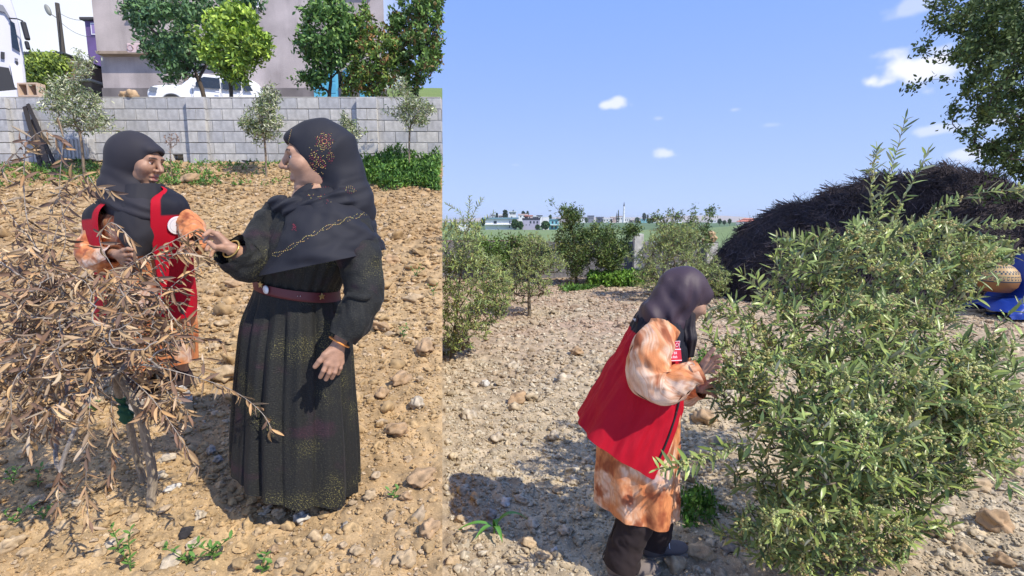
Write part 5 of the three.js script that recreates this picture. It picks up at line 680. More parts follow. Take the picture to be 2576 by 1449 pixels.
weedPatch('weeds', 'lush green weed thicket at the wall beside the cut edge of the slope', 'weeds', 3800, () => { const a = rr(885, 1112), d = 8.5 + Math.pow(rnd(), 0.8) * 1.6, x = P(a, 400, d).x; if (x > seamX(d, 2.6) - 0.06 || d < 8.75 + 0.7 * noise(x * 1.4, 3, 2) + (a < 960 ? (960 - a) * 0.012 : 0)) return null; const h = 0.42 * smooth(885, 960, a) * smooth(8.4, 9.4, d) * (0.7 + 0.6 * noise(x * 2, d * 2, 1)); return V(x, onSlope(x, d) + rnd() * Math.max(0.06, h), -d); }, 0.07, T, 602);
weedPatch('weeds', 'green weeds crouching before the dark pomegranate bushes on the level field', 'weeds', 900, () => { const a = 1465 + gauss() * 42, d = 12.9 + gauss() * 0.5, x = P(a, 700, d).x; if (noise(x * 0.8, d * 0.8, 3) < -0.15) return null; return V(x, onLevel(x, d) + rnd() * 0.09, -d); }, 0.07, T, 603);
weedPatch('weeds', 'taller yellowish grass and weeds under the pomegranate bushes', 'weeds', 900, () => { const a = rr(1480, 1620), d = 13.6 + rr(0, 1.2), x = P(a, 690, d).x; return V(x, onLevel(x, d) + rnd() * 0.35, -d); }, 0.09, [[1.5, 1.4, 0.8], [1.2, 1.2, 0.8]], 604);
weedPatch('weeds', 'patch of green weeds on the ground just past the chest of the bending woman', 'weeds', 420, () => { const a = 1790 + gauss() * 34, d = 6.1 + gauss() * 0.4, x = P(a, 820, d).x; if (noise(x * 2, d * 2, 5) < -0.1) return null; return V(x, onLevel(x, d) + rnd() * 0.06, -d); }, 0.045, T, 605);
weedPatch('weeds', 'green weeds in the shade low beside the shoes of the bending woman', 'weeds', 110, () => { const a = gauss(), b = gauss(); const q = levelHit(1750 + a * 60, 1285 + b * 45); q.y += rnd() * 0.07 * Math.max(0.1, 1 - a * a - b * b); return q; }, 0.04, [[0.9, 1, 0.8], [1.1, 1.1, 0.8]], 606);
// single weeds on the slope: a stem with paired leaves
reseed(611); let weedNo = 0;
function weed(label, hit, stems, group) { const o = thing('weed', label, 'weed', hit, group), geo = weedLeaf; const lm = weedMat, sm = std(lin(96, 124, 60), 0.8); for (const [dx, dz, h, n] of stems) { const pts = [0, 0.35, 0.7, 1].map((t) => V(dx * t * t + gauss() * 0.006, h * t, dz * t * t)); mesh('stem', tube(curve(pts, 8), [0.0028, 0.0026, 0.0024, 0.0022, 0.002, 0.0018, 0.0016, 0.0014, 0.001], 5), sm, o); const c = curve(pts, 20); for (let i = 0; i < n; i++) { const t = 0.15 + 0.85 * i / Math.max(1, n - 1), q = c[Math.min(20, Math.round(t * 20))], th = i * 2.4 + gauss() * 0.4; const m = mesh('leaf', geo, lm, o); m.position.copy(q); m.quaternion.copy(quatFor(V(Math.cos(th), 0.55 + 0.6 * t, Math.sin(th)).normalize(), V(0, 1, 0.3))); m.scale.setScalar(rr(0.022, 0.036)); } } return o; }
for (const [a, b, st, lab] of [
  [330, 1440, [[0.02, 0, 0.17, 11], [-0.03, 0.02, 0.1, 7]], 'tall upright weed at the bottom edge left of the pale stones'], [300, 1400, [[-0.02, 0, 0.13, 9]], 'thin weed stem beside the tall upright weed'], [470, 1420, [[0.06, 0, 0.1, 9], [-0.06, 0.03, 0.09, 9], [0.1, 0.05, 0.07, 7]], 'spreading weed among the pale stones below the dead olive'], [540, 1410, [[0.08, 0, 0.1, 9], [0.02, 0.05, 0.09, 8], [-0.05, 0.03, 0.08, 7]], 'spreading leafy weed right of the pale stones at the bottom edge'], [660, 1445, [[0.02, 0, 0.08, 7], [0.05, 0.02, 0.06, 5]], 'small weed at the bottom edge below the white angular stone'],
  [35, 1220, [[0.03, 0, 0.08, 7], [-0.04, 0, 0.07, 7]], 'small weed at the frame edge under the dead branches'], [95, 1225, [[0.03, 0, 0.1, 8]], 'weed stem between two small weeds under the dead branches'], [110, 1310, [[0.06, 0, 0.06, 7], [-0.06, 0, 0.06, 7]], 'creeping weed with bright leaf tips left of the dead olive'], [40, 1320, [[0.04, 0, 0.06, 6], [-0.05, 0, 0.05, 6]], 'creeping weed at the frame edge left of the dead olive'], [235, 1035, [[0.04, 0, 0.06, 7], [-0.03, 0, 0.06, 6]], 'small weed seen under the dead branches near the stems'],
  [1015, 850, [[0.03, 0, 0.1, 8], [-0.03, 0, 0.08, 7], [0.05, 0.02, 0.07, 5]], 'bright weed on the slope right of the black dress at elbow height'], [1045, 700, [[0.06, 0, 0.14, 10], [-0.05, 0, 0.12, 9], [0.1, 0, 0.1, 7]], 'weed clump on the slope near the cut edge, above the others'], [1090, 745, [[0.05, 0, 0.12, 9], [-0.05, 0, 0.1, 8]], 'weed right at the cut edge of the slope beside the weed clump'], [993, 1255, [[0.015, 0, 0.05, 5], [-0.02, 0, 0.04, 5]], 'tiny weed right of the black dress hem'], [590, 435, [[0.1, 0, 0.22, 10], [-0.1, 0, 0.2, 10]], 'green weed at the far edge of the slope below the slim sapling']]) weed(lab, slopeHit(a, b), st, 'single weeds on the slope');
{ // maize seedling
  const q = levelHit(1243, 1342), o = thing('maize_seedling', 'young maize seedling with arching strap leaves on the level field', 'seedling', q), m = new THREE.MeshPhysicalMaterial({ color: lin(96, 150, 58), roughness: 0.45, side: THREE.DoubleSide, transmission: 0.2, thickness: 0 });
  mesh('stem', tube([V(0, -0.02, 0), V(0.003, 0.03, 0), V(0, 0.07, 0)], [0.007, 0.006, 0.004], 8), m, o);
  for (const [dx, dz, h, L] of [[-0.2, 0.03, 0.06, 1], [-0.1, 0.11, 0.05, 1], [0.05, 0.14, 0.06, 1], [0.19, -0.05, 0.12, 1], [0.02, 0.04, 0.1, 1]]) { const A = V(0, 0.03, 0), B = V(dx * 0.4, 0.05 + h, dz * 0.4), C = V(dx, h * 0.25 + 0.02, dz), bz = new THREE.QuadraticBezierCurve3(A, B, C), side = V(-dz, 0, dx).normalize(); mesh('leaf', grid(4, 16, (u, v) => { const p = bz.getPoint(v), w = 0.014 * Math.pow(Math.sin(Math.PI * clamp(0.12 + v * 0.87)), 0.8) * (u - 0.5) * 2; return [p.x + side.x * w, p.y + Math.abs(u - 0.5) * 0.008, p.z + side.z * w]; }), m, o); }
}
{ // a dried sapling by the wall opening
  reseed(621); const d = 9.4, q = P(428, 404, d); q.y = onSlope(q.x, d) - 0.02; const pl = new Plant(); pl.limb([q, P(428, 380, d), P(430, 355, d), P(432, 335, d)]); pl.grow(blob(14, 432, 352, 24, 20, d, 0.15), { step: 0.04 }); pl.radii(0.002); const o = thing('dead_sapling', 'small dried-up sapling beside the opening in the block wall', 'sapling', q); mesh('stem', local(o, pl.wood(5)), bark(150, 128, 110), o); const ls = []; pl.leaves(0.03, 0.01, (p, t, sd) => { if (rnd() < 0.4) return; ls.push({ m: M4(p.clone().sub(q), quatFor(sd.clone().add(t).normalize(), V(gauss(), 1, gauss())), 0.05), c: new THREE.Color(0.3, 0.2, 0.15) }); }); instanced('dry_leaves', slimLeaf, dullMat, ls, o);
}
// far trees of the town and a few shrubs between fields
{
  reseed(701); const cl = leafGeo(0.7, 0.2, 0.1, [1, 1, 1], [1, 1, 1], 2); const geos = [0, 1].map((i) => spray(cl, 8, 0.35, 0.7, 710 + i)); const fm = leafMat(0.9), tm = std(lin(80, 66, 56), 1);
  const far = (name, label, a, t, lo, w, d, tone, cone) => { const b = P(a, lo, d), h = P(a, t, d).y - b.y, hw = w * d / F / 2, o = thing(name, label, 'tree', b, 'trees of the far town'); mesh('trunk', new THREE.CylinderGeometry(h * 0.02, h * 0.035, h * 0.6 + 2, 6).translate(0, h * 0.3 - 1, 0), tm, o); const ls = []; const n = 170; for (let i = 0; i < n; i++) { const y = rnd(), r = (cone ? (1 - y) * 0.95 + 0.08 : Math.sqrt(Math.max(0, 1 - (2 * y - 1) ** 2)) * (0.75 + 0.4 * noise(y * 5, a, 1))) * Math.sqrt(rnd()), th = rnd() * 6.28, k = rr(0.6, 1.4); ls.push({ m: M4(V(Math.cos(th) * r * hw, h * (cone ? 0.04 + y * 0.96 : 0.15 + y * 0.85), Math.sin(th) * r * hw), randQ(), hw * 0.5), c: new THREE.Color(tone[0] * k, tone[1] * k, tone[2] * k) }); } instanced('crown', geos[0], fm, ls, o); };
  const dk = [0.035, 0.065, 0.035], mg = [0.06, 0.12, 0.04];
  far('cypress', 'taller of two dark cypresses left of the minaret', 1555, 529, 560, 6, 790, dk, true); far('cypress', 'shorter of two dark cypresses left of the minaret', 1551, 535, 560, 4, 790, dk, true);
  for (const [a, t, lo, w, d, tn, lab] of [[1271, 529, 556, 16, 400, dk, 'dark tree rising behind the blue roof band'], [1291, 528, 550, 5, 480, dk, 'slim tree behind the two-tier white house'], [1316, 532, 552, 14, 500, dk, 'pine clump tree above the long low white house'], [1327, 531, 552, 9, 500, dk, 'narrow pine beside the pine clump'], [1295, 553, 577, 22, 284, mg, 'round green tree between the white and lavender houses'], [1309, 558, 577, 18, 283, mg, 'low green tree at the corner of the lavender house'], [1372, 559, 577, 26, 282, mg, 'wide green tree in front of the tall narrow white house'], [1352, 566, 577, 14, 281, mg, 'small green tree at the foot of the lavender house'], [1384, 541, 556, 10, 470, mg, 'green tree behind the teal house'], [1620, 537, 556, 12, 780, dk, 'rounded dark tree right of the minaret'], [1629, 540, 556, 6, 780, dk, 'thin dark tree right of the rounded one'], [1603, 548, 564, 14, 770, mg, 'green tree before the grey house right of the minaret'], [1636, 552, 565, 18, 760, mg, 'green tree before the long white row house'], [1810, 551, 564, 12, 480, mg, 'green tree on the rise beside the small white house'], [1835, 551, 564, 10, 480, mg, 'dark-topped tree on the rise left of the red roof'], [1822, 555, 565, 10, 470, mg, 'low shrub tree on the rise between two taller ones'], [1215, 549, 570, 14, 330, mg, 'green tree at the left end of the blue roof band'], [1250, 536, 556, 8, 420, dk, 'dark tree peeping over the upper house row'], [1475, 548, 562, 10, 780, mg, 'green tree at the start of the minaret town']]) far('town_tree', lab, a, t, lo, w, d, tn, false);
}
// ================= people =================
// distance-field shapes and a surface-net mesher
const sd = {
  cap: (a, b, ra, rb) => { const ab = b.clone().sub(a), L2 = ab.lengthSq() || 1e-9; return (p) => { const px_ = p.x - a.x, py = p.y - a.y, pz = p.z - a.z; const t = clamp((px_ * ab.x + py * ab.y + pz * ab.z) / L2); const dx = px_ - ab.x * t, dy = py - ab.y * t, dz = pz - ab.z * t; return Math.sqrt(dx * dx + dy * dy + dz * dz) - mix(ra, rb, t); }; },
  ell: (c, rx, ry, rz) => (p) => { const x = (p.x - c.x) / rx, y = (p.y - c.y) / ry, z = (p.z - c.z) / rz; const k0 = Math.sqrt(x * x + y * y + z * z), k1 = Math.sqrt((x / rx) ** 2 + (y / ry) ** 2 + (z / rz) ** 2); return k1 < 1e-9 ? -Math.min(rx, ry, rz) : k0 * (k0 - 1) / k1; },
};
const smin = (a, b, k) => { const h = Math.max(k - Math.abs(a - b), 0) / k; return Math.min(a, b) - h * h * k * 0.25; };
const smax = (a, b, k) => -smin(-a, -b, k);
const blend = (fs, k) => (p) => { let d = fs[0](p); for (let i = 1; i < fs.length; i++) d = smin(d, fs[i](p), k); return d; };
function nets(f, lo, hi, h, colorFn) {
  const nx = Math.ceil((hi.x - lo.x) / h) + 1, ny = Math.ceil((hi.y - lo.y) / h) + 1, nz = Math.ceil((hi.z - lo.z) / h) + 1, S = 4, val = new Float32Array(nx * ny * nz), p = V();
  for (let k = 0; k < nz; k += S) for (let j = 0; j < ny; j += S) for (let i = 0; i < nx; i += S) {
    p.set(lo.x + (i + S / 2 - 0.5) * h, lo.y + (j + S / 2 - 0.5) * h, lo.z + (k + S / 2 - 0.5) * h); const c = f(p), skip = Math.abs(c) > h * S * 1.5;
    for (let c2 = k; c2 < Math.min(nz, k + S); c2++) for (let b2 = j; b2 < Math.min(ny, j + S); b2++) for (let a2 = i; a2 < Math.min(nx, i + S); a2++) { let v = c; if (!skip) { p.set(lo.x + a2 * h, lo.y + b2 * h, lo.z + c2 * h); v = f(p); } val[a2 + nx * (b2 + ny * c2)] = v; }
  }
  const id = new Int32Array(nx * ny * nz).fill(-1), pos = [], idx = []; const at = (a, b, c) => a + nx * (b + ny * c);
  for (let k = 0; k < nz - 1; k++) for (let j = 0; j < ny - 1; j++) for (let i = 0; i < nx - 1; i++) {
    let n = 0, x = 0, y = 0, z = 0, m = 0; const v = []; for (let q = 0; q < 8; q++) { const w = val[at(i + (q & 1), j + ((q >> 1) & 1), k + (q >> 2))]; v.push(w); if (w < 0) m |= 1 << q; } if (m === 0 || m === 255) continue;
    for (let q = 0; q < 8; q++) for (const bit of [1, 2, 4]) { if (q & bit) continue; const r = q | bit; if ((v[q] < 0) === (v[r] < 0)) continue; const t = v[q] / (v[q] - v[r]); x += (q & 1) + (bit === 1 ? t : 0); y += ((q >> 1) & 1) + (bit === 2 ? t : 0); z += (q >> 2) + (bit === 4 ? t : 0); n++; }
    id[at(i, j, k)] = pos.length / 3; pos.push(lo.x + (i + x / n) * h, lo.y + (j + y / n) * h, lo.z + (k + z / n) * h);
  }
  for (let k = 1; k < nz - 1; k++) for (let j = 1; j < ny - 1; j++) for (let i = 1; i < nx - 1; i++) {
    const s = val[at(i, j, k)] < 0; const quad = (a, b, c, d, flip) => { if (a < 0 || b < 0 || c < 0 || d < 0) return; if (flip) idx.push(a, b, c, a, c, d); else idx.push(a, c, b, a, d, c); };
    if (s !== val[at(i + 1, j, k)] < 0) quad(id[at(i, j - 1, k - 1)], id[at(i, j, k - 1)], id[at(i, j, k)], id[at(i, j - 1, k)], s);
    if (s !== val[at(i, j + 1, k)] < 0) quad(id[at(i - 1, j, k - 1)], id[at(i - 1, j, k)], id[at(i, j, k)], id[at(i, j, k - 1)], s);
    if (s !== val[at(i, j, k + 1)] < 0) quad(id[at(i - 1, j - 1, k)], id[at(i, j - 1, k)], id[at(i, j, k)], id[at(i - 1, j, k)], s);
  }
  const nor = [], uv = [], col = []; const e = h * 0.5, q = V();
  for (let i = 0; i < pos.length; i += 3) { p.set(pos[i], pos[i + 1], pos[i + 2]); const gr = () => { const g = V(f(q.set(p.x + e, p.y, p.z)) - f(q.set(p.x - e, p.y, p.z)), f(q.set(p.x, p.y + e, p.z)) - f(q.set(p.x, p.y - e, p.z)), f(q.set(p.x, p.y, p.z + e)) - f(q.set(p.x, p.y, p.z - e))); return g.normalize(); }; let n = gr(); const d = f(p); p.addScaledVector(n, -clamp(d, -h, h)); pos[i] = p.x; pos[i + 1] = p.y; pos[i + 2] = p.z; nor.push(n.x, n.y, n.z); uv.push(p.x + p.z * 0.7, p.y); if (colorFn) col.push(...colorFn(p)); }
  const g = new THREE.BufferGeometry(); g.setAttribute('position', new THREE.Float32BufferAttribute(pos, 3)); g.setAttribute('normal', new THREE.Float32BufferAttribute(nor, 3)); g.setAttribute('uv', new THREE.Float32BufferAttribute(uv, 2)); if (colorFn) g.setAttribute('color', new THREE.Float32BufferAttribute(col, 3)); g.setIndex(idx); return g;
}
// loft through elliptic rings [lx, ly, rx, ry, d, depth]; angle 0 = the right end of a ring, 90 degrees = towards the camera
function loft(rings, { n = 96, m = 60, fold = () => 0, th0 = 0, th1 = 2 * Math.PI, color = null, edge = null } = {}) {
  const C = rings.map(([a, b, c, d, e]) => P(a, b, e).add(P(c, d, e)).multiplyScalar(0.5)), A = rings.map(([a, b, c, d, e]) => P(c, d, e).sub(P(a, b, e)).multiplyScalar(0.5)), B = rings.map((r) => V(0, 0, r[5]));
  const cr = (arr) => new THREE.CatmullRomCurve3(arr, false, 'catmullrom', 0.5), cc = cr(C), ca = cr(A), cb = cr(B);
  const full = Math.abs(th1 - th0 - 2 * Math.PI) < 1e-3; let len = 0; const L = [0]; for (let j = 1; j <= m; j++) { len += cc.getPoint(j / m).distanceTo(cc.getPoint((j - 1) / m)); L.push(len); }
  const g = grid(n, m, (u, v, i, j) => { const c = cc.getPoint(v), a = ca.getPoint(v), b = cb.getPoint(v); let t0 = th0, t1 = th1; if (edge) [t0, t1] = edge(v); const th = mix(t0, t1, u), cs = Math.cos(th), sn = Math.sin(th); const out = V(a.x * cs + b.x * sn, a.y * cs + b.y * sn, a.z * cs + b.z * sn), r = out.length(); out.multiplyScalar(1 / r); const f = fold(th, v, out); return [c.x + out.x * (r + f), c.y + out.y * (r + f), c.z + out.z * (r + f), th * 0.2, L[j], color ? color(th, v) : undefined]; }, full);
  return g;
}
// sleeve: tube of many sides with creases
function sleeve(pts, radii, { n = 48, m = 60, crease = 0.006, sd: s = 1, flat = 1 } = {}) {
  const c = new THREE.CatmullRomCurve3(pts, false, 'centripetal'); const R = (v) => { const f = v * (radii.length - 1), i = Math.min(radii.length - 2, Math.floor(f)); return mix(radii[i], radii[i + 1], smooth(0, 1, f - i)); };
  const a = V(1, 0, 0), b = V(); let first = true, len = 0, last = null; const fr = []; for (let j = 0; j <= m; j++) { const p = c.getPoint(j / m), t = c.getTangent(j / m); if (first) { a.crossVectors(t, V(0, 0, 1)).normalize(); first = false; } a.addScaledVector(t, -a.dot(t)).normalize(); b.crossVectors(t, a); if (last) len += p.distanceTo(last); last = p; fr.push([p, a.clone(), b.clone(), len]); }
  return grid(n, m, (u, v, i, j) => { const [p, A, B, l] = fr[j], th = u * 2 * Math.PI, cs = Math.cos(th), sn = Math.sin(th); const w = crease * (noise(cs * 1.2 + s * 7, sn * 1.2, l * 16) * 1.2 + noise(cs * 2.5 + s, sn * 2.5, l * 34 + th) * 0.6); const r = R(v) + w; return [p.x + (A.x * cs + B.x * sn * flat) * r, p.y + (A.y * cs + B.y * sn * flat) * r, p.z + (A.z * cs + B.z * sn * flat) * r, u * R(v) * 6.28, l]; }, true);
}
const skinTex = tex(256, 256, (u, v) => { const k = 0.93 + 0.14 * fbm(u * 8, v * 8, 2, 4, 8) + 0.05 * noise(u * 60, v * 60, 4, 60); return [k, k * 0.99, k * 0.98]; });
const skinMat = new THREE.MeshPhysicalMaterial({ vertexColors: true, roughness: 0.55, map: rep(skinTex, 8), sheen: 0.2 });
const SKIN = [0.48, 0.275, 0.18], LIP = [0.4, 0.16, 0.13], BROW = [0.05, 0.035, 0.03];
// a head in its own axes: +z is where the face looks, +y up, origin between the ears
function headField(open = 0) {
  const E = (x, y, z, a, b, c) => sd.ell(V(x, y, z), a, b, c), K = (x, y, z, x2, y2, z2, r, r2) => sd.cap(V(x, y, z), V(x2, y2, z2), r, r2);
  const skull = E(0, 0.03, -0.012, 0.074, 0.094, 0.094), jaw = E(0, -0.05, 0.026, 0.054, 0.056, 0.058), chin = E(0, -0.098 - open * 0.006, 0.064, 0.022, 0.017, 0.019), nose = K(0, 0.022, 0.086, 0, -0.018, 0.112, 0.0085, 0.0115), wingL = E(0.013, -0.024, 0.097, 0.0085, 0.0075, 0.011), wingR = E(-0.013, -0.024, 0.097, 0.0085, 0.0075, 0.011), brow = K(-0.036, 0.031, 0.078, 0.036, 0.031, 0.078, 0.013, 0.013), chL = E(0.04, -0.016, 0.06, 0.03, 0.028, 0.028), chR = E(-0.04, -0.016, 0.06, 0.03, 0.028, 0.028), upper = K(-0.02, -0.052, 0.083, 0.02, -0.052, 0.083, 0.0065, 0.0065), lower = K(-0.017, -0.0645 - open * 0.01, 0.084, 0.017, -0.0645 - open * 0.01, 0.084, 0.0072, 0.0072), mid = K(0, -0.05, 0.088, 0, -0.06, 0.088, 0.005, 0.005), sL = E(0.032, 0.011, 0.098, 0.02, 0.0125, 0.017), sR = E(-0.032, 0.011, 0.098, 0.02, 0.0125, 0.017), gap = K(-0.016, -0.0582, 0.1, 0.016, -0.0582, 0.1, 0.002 + open * 0.003, 0.002 + open * 0.003), neck = K(0, -0.06, -0.02, 0, -0.2, -0.045, 0.052, 0.055);
  return (p) => { let d = smin(skull(p), jaw(p), 0.035); d = smin(d, chin(p), 0.022); d = smin(d, chL(p), 0.03); d = smin(d, chR(p), 0.03); d = smin(d, brow(p), 0.022); d = smax(d, -sL(p), 0.012); d = smax(d, -sR(p), 0.012); d = smin(d, nose(p), 0.014); d = smin(d, wingL(p), 0.006); d = smin(d, wingR(p), 0.006); d = smin(d, upper(p), 0.008); d = smin(d, lower(p), 0.008); d = smax(d, -gap(p), 0.004); return smin(d, neck(p), 0.03); };
}
function headColor(p) { const ax = Math.abs(p.x); if (p.z > 0.05) { if (ax < 0.024 - Math.abs(p.y + 0.058) * 0.6 && p.y < -0.045 && p.y > -0.073) return LIP; const by = 0.034 - (ax - 0.03) ** 2 * 9; if (ax > 0.012 && ax < 0.05 && Math.abs(p.y - by) < 0.003) return BROW; } const n = 0.94 + 0.1 * noise(p.x * 40, p.y * 40, p.z * 40); return [SKIN[0] * n, SKIN[1] * n, SKIN[2] * n]; }
function headMatrix(pos, face, up = V(0, 1, 0), s = 1) { const z = face.clone().normalize(), x = V().crossVectors(up, z).normalize(), y = V().crossVectors(z, x); const q = new THREE.Quaternion().setFromRotationMatrix(new THREE.Matrix4().makeBasis(x, y, z)); return M4(pos, q, s); }
function handGeo(wrist, fingers, thick = 1, tint = SKIN) {   // fingers: lists of world points from the palm to the tip; the first one is the thumb
  const fs = [], base = fingers.slice(1).map((f) => f[0]); for (const b of base) fs.push(sd.cap(wrist, b, 0.017 * thick, 0.0115 * thick)); fs.push(sd.cap(wrist.clone().lerp(fingers[0][0], 0.3), fingers[0][0], 0.016 * thick, 0.0125 * thick)); const palm = blend(fs, 0.012);
  const fin = fingers.map((f, k) => { const r0 = (k === 0 ? 0.0105 : 0.0092 - (k === 4 ? 0.0012 : 0)) * thick, c = []; for (let i = 1; i < f.length; i++) c.push(sd.cap(f[i - 1], f[i], r0 * (1 - 0.1 * (i - 1)), r0 * (1 - 0.1 * i))); return blend(c, 0.003); });
  const f = (p) => { const a = palm(p); let b = 1; for (const q of fin) b = Math.min(b, q(p)); return smin(a, b, 0.006); };
  const bb = new THREE.Box3(); bb.expandByPoint(wrist); fingers.flat().forEach((q) => bb.expandByPoint(q)); bb.expandByScalar(0.028); return nets(f, bb.min, bb.max, 0.0028, (p) => { const n = 0.95 + 0.1 * noise(p.x * 60, p.y * 60, p.z * 60); return [tint[0] * n, tint[1] * n, tint[2] * n]; });
}
const dropUV = (g) => g;
function bodyMesh(root, parts) { mesh('body', local(root, mergeGeometries(parts)), skinMat, root); }
function slimBody(list) { const fs = list.map(([a, b, r, r2]) => sd.cap(a, b, r, r2)); const bb = new THREE.Box3(); list.forEach(([a, b]) => { bb.expandByPoint(a); bb.expandByPoint(b); }); bb.expandByScalar(0.14); return nets(blend(fs, 0.05), bb.min, bb.max, 0.016, () => SKIN); }
function xf(geo, m) { geo.applyMatrix4(m); return geo; }
const BOXH = [V(-0.11, -0.22, -0.13), V(0.11, 0.14, 0.14)];
function eyes(root, m, look = 0) { const W = std(lin(228, 220, 214), 0.25), I = std(lin(44, 28, 20), 0.15), S = std(lin(120, 78, 60), 0.6); for (const s of [-1, 1]) { const e = mesh('eye', local(root, xf(new THREE.SphereGeometry(0.0122, 18, 12).translate(s * 0.0315, 0.0105, 0.0735), m)), W, root); mesh('iris', local(root, xf(new THREE.SphereGeometry(0.0062, 14, 10).scale(1, 1, 0.45).translate(s * 0.0315 + look, 0.0095, 0.0845), m)), I, e); mesh('eyelid', local(root, xf(new THREE.SphereGeometry(0.0132, 18, 8, 0, 6.283, 0, 1.15).rotateX(0.55).translate(s * 0.0315, 0.0108, 0.0735), m)), S, e); } }
const cloth = (c, rough = 0.85, extra = {}) => new THREE.MeshPhysicalMaterial({ color: c, roughness: rough, sheen: 0.25, sheenRoughness: 0.6, sheenColor: new THREE.Color(0.3, 0.3, 0.34), side: THREE.DoubleSide, ...extra });
const weave = tex(256, 256, (u, v) => { const k = 0.5 + 0.25 * Math.sin(u * 256 * 0.8) * Math.sin(v * 256 * 0.8) + 0.25 * noise(u * 50, v * 50, 2, 50); return [k, k, k]; }, false);
// a shoe in its own axes: heel at the origin, toe along +x, sole on y = 0
function shoe(parent, pos, turn, tilt, upperC, soleC, laceC) {
  const g = new THREE.Group(); g.name = 'shoe'; parent.add(g); g.position.copy(pos).sub(parent.position); g.rotation.set(0, turn, tilt, 'YXZ');
  const f = (p) => { let d = smin(sd.ell(V(0.17, 0.03, 0), 0.085, 0.042, 0.044)(p), sd.ell(V(0.04, 0.045, 0), 0.06, 0.055, 0.038)(p), 0.05); d = smin(d, sd.cap(V(0.055, 0.06, 0), V(0.045, 0.115, 0), 0.036, 0.038)(p), 0.04); return smax(d, 0.014 - p.y, 0.004); };
  mesh('upper', nets(f, V(-0.06, -0.01, -0.08), V(0.28, 0.16, 0.08), 0.006), cloth(upperC, 0.9), g);
  const s = new THREE.Shape(); s.moveTo(-0.018, 0); s.bezierCurveTo(-0.018, 0.05, 0.06, 0.036, 0.12, 0.044); s.bezierCurveTo(0.2, 0.056, 0.262, 0.04, 0.262, 0); s.bezierCurveTo(0.262, -0.045, 0.2, -0.056, 0.12, -0.044); s.bezierCurveTo(0.06, -0.036, -0.018, -0.05, -0.018, 0);
  mesh('sole', new THREE.ExtrudeGeometry(s, { depth: 0.018, bevelEnabled: true, bevelSize: 0.003, bevelThickness: 0.003, bevelSegments: 2 }).rotateX(-Math.PI / 2).translate(0, 0.0, 0), std(soleC, 0.8), g);
  if (laceC) for (let i = 0; i < 5; i++) { const x = 0.088 + i * 0.017, y = 0.1 - i * 0.0095; mesh('lace', tube([V(x - 0.004, y - 0.018, -0.03), V(x, y + 0.001, -0.012), V(x, y + 0.001, 0.012), V(x - 0.004, y - 0.018, 0.03)], 0.0032, 6), std(laceC, 0.8), g); }
}
const hit = (m, a, b) => { const r = new THREE.Raycaster(); const t = P(a, b, 3); const e = V(0, EYE, 0); r.set(e, t.sub(e).normalize()); m.updateMatrixWorld(true); m.parent?.updateMatrixWorld(true); const h = r.intersectObject(m, false); return h[0]; };
// printed cloths
const tieDye = tex(512, 512, (u, v) => { const a = fbm(u * 3 + 0.3 * noise(u * 6, v * 6, 5, 6), v * 3, 1, 4, 3), b = fbm(u * 5, v * 5, 8, 4, 5), s = noise(u * 40, v * 12, 3, 40) * 0.06; let c = mixc(s01(222, 190, 164), s01(206, 132, 82), smooth(-0.2, 0.12, a + s)); c = mixc(c, s01(140, 70, 40), smooth(0.02, 0.28, b + s) * 0.9); c = mixc(c, s01(206, 182, 176), smooth(0.14, 0.34, -b) * 0.7); const vein = Math.abs(noise(u * 14 + 0.6 * noise(u * 9, v * 9, 4, 9), v * 9, 6, 14)); c = mixc(c, s01(176, 104, 62), smooth(0.25, 0.0, vein) * 0.35); const w = 1 + 0.07 * noise(u * 180, v * 180, 2, 180) + 0.08 * noise(u * 60, v * 24, 7, 60); return [c[0] * w, c[1] * w, c[2] * w]; });
const dressTex = tex(1024, 1024, (u, v) => { const base = s01(17, 18, 18); const grain = noise(u * 230, v * 230, 2, 230) + 0.6 * noise(u * 120, v * 120, 6, 120); const patch = fbm(u * 4, v * 4, 3, 4, 4), pur = fbm(u * 5, v * 5, 12, 4, 5); let c = base; if (grain > 0.05) { const k = clamp((grain - 0.05) * 1.6); c = mixc(c, s01(58, 58, 48), k * 0.9); c = mixc(c, s01(140, 132, 72), k * 0.95 * smooth(-0.05, 0.3, patch)); } c = mixc(c, s01(76, 28, 54), smooth(0.12, 0.36, pur) * 0.6 * (0.6 + 0.4 * grain)); return c; });
const dressBump = tex(512, 512, (u, v) => { const k = 0.5 + 0.3 * noise(u * 90, v * 90, 2, 90) + 0.2 * noise(u * 180, v * 180, 4, 180); return [k, k, k]; }, false);
const dyeMat = cloth(0xffffff, 0.8, { map: rep(tieDye, 2, 1.6) }), dressMat = cloth(0xffffff, 0.8, { map: rep(dressTex, 1.6), bumpMap: rep(dressBump, 2), bumpScale: 0.003 });
const beadGeo = new THREE.IcosahedronGeometry(1, 1);
function beads(m, list, name) { const ls = []; for (const [a, b, s, c] of list) { const h = hit(m, a, b); if (!h) continue; const p = h.point.clone().sub(m.parent.position); ls.push({ m: M4(p, new THREE.Quaternion(), s), c }); } if (ls.length) instanced(name, beadGeo, std(0xffffff, 0.3, { metalness: 0.4 }), ls, m); }
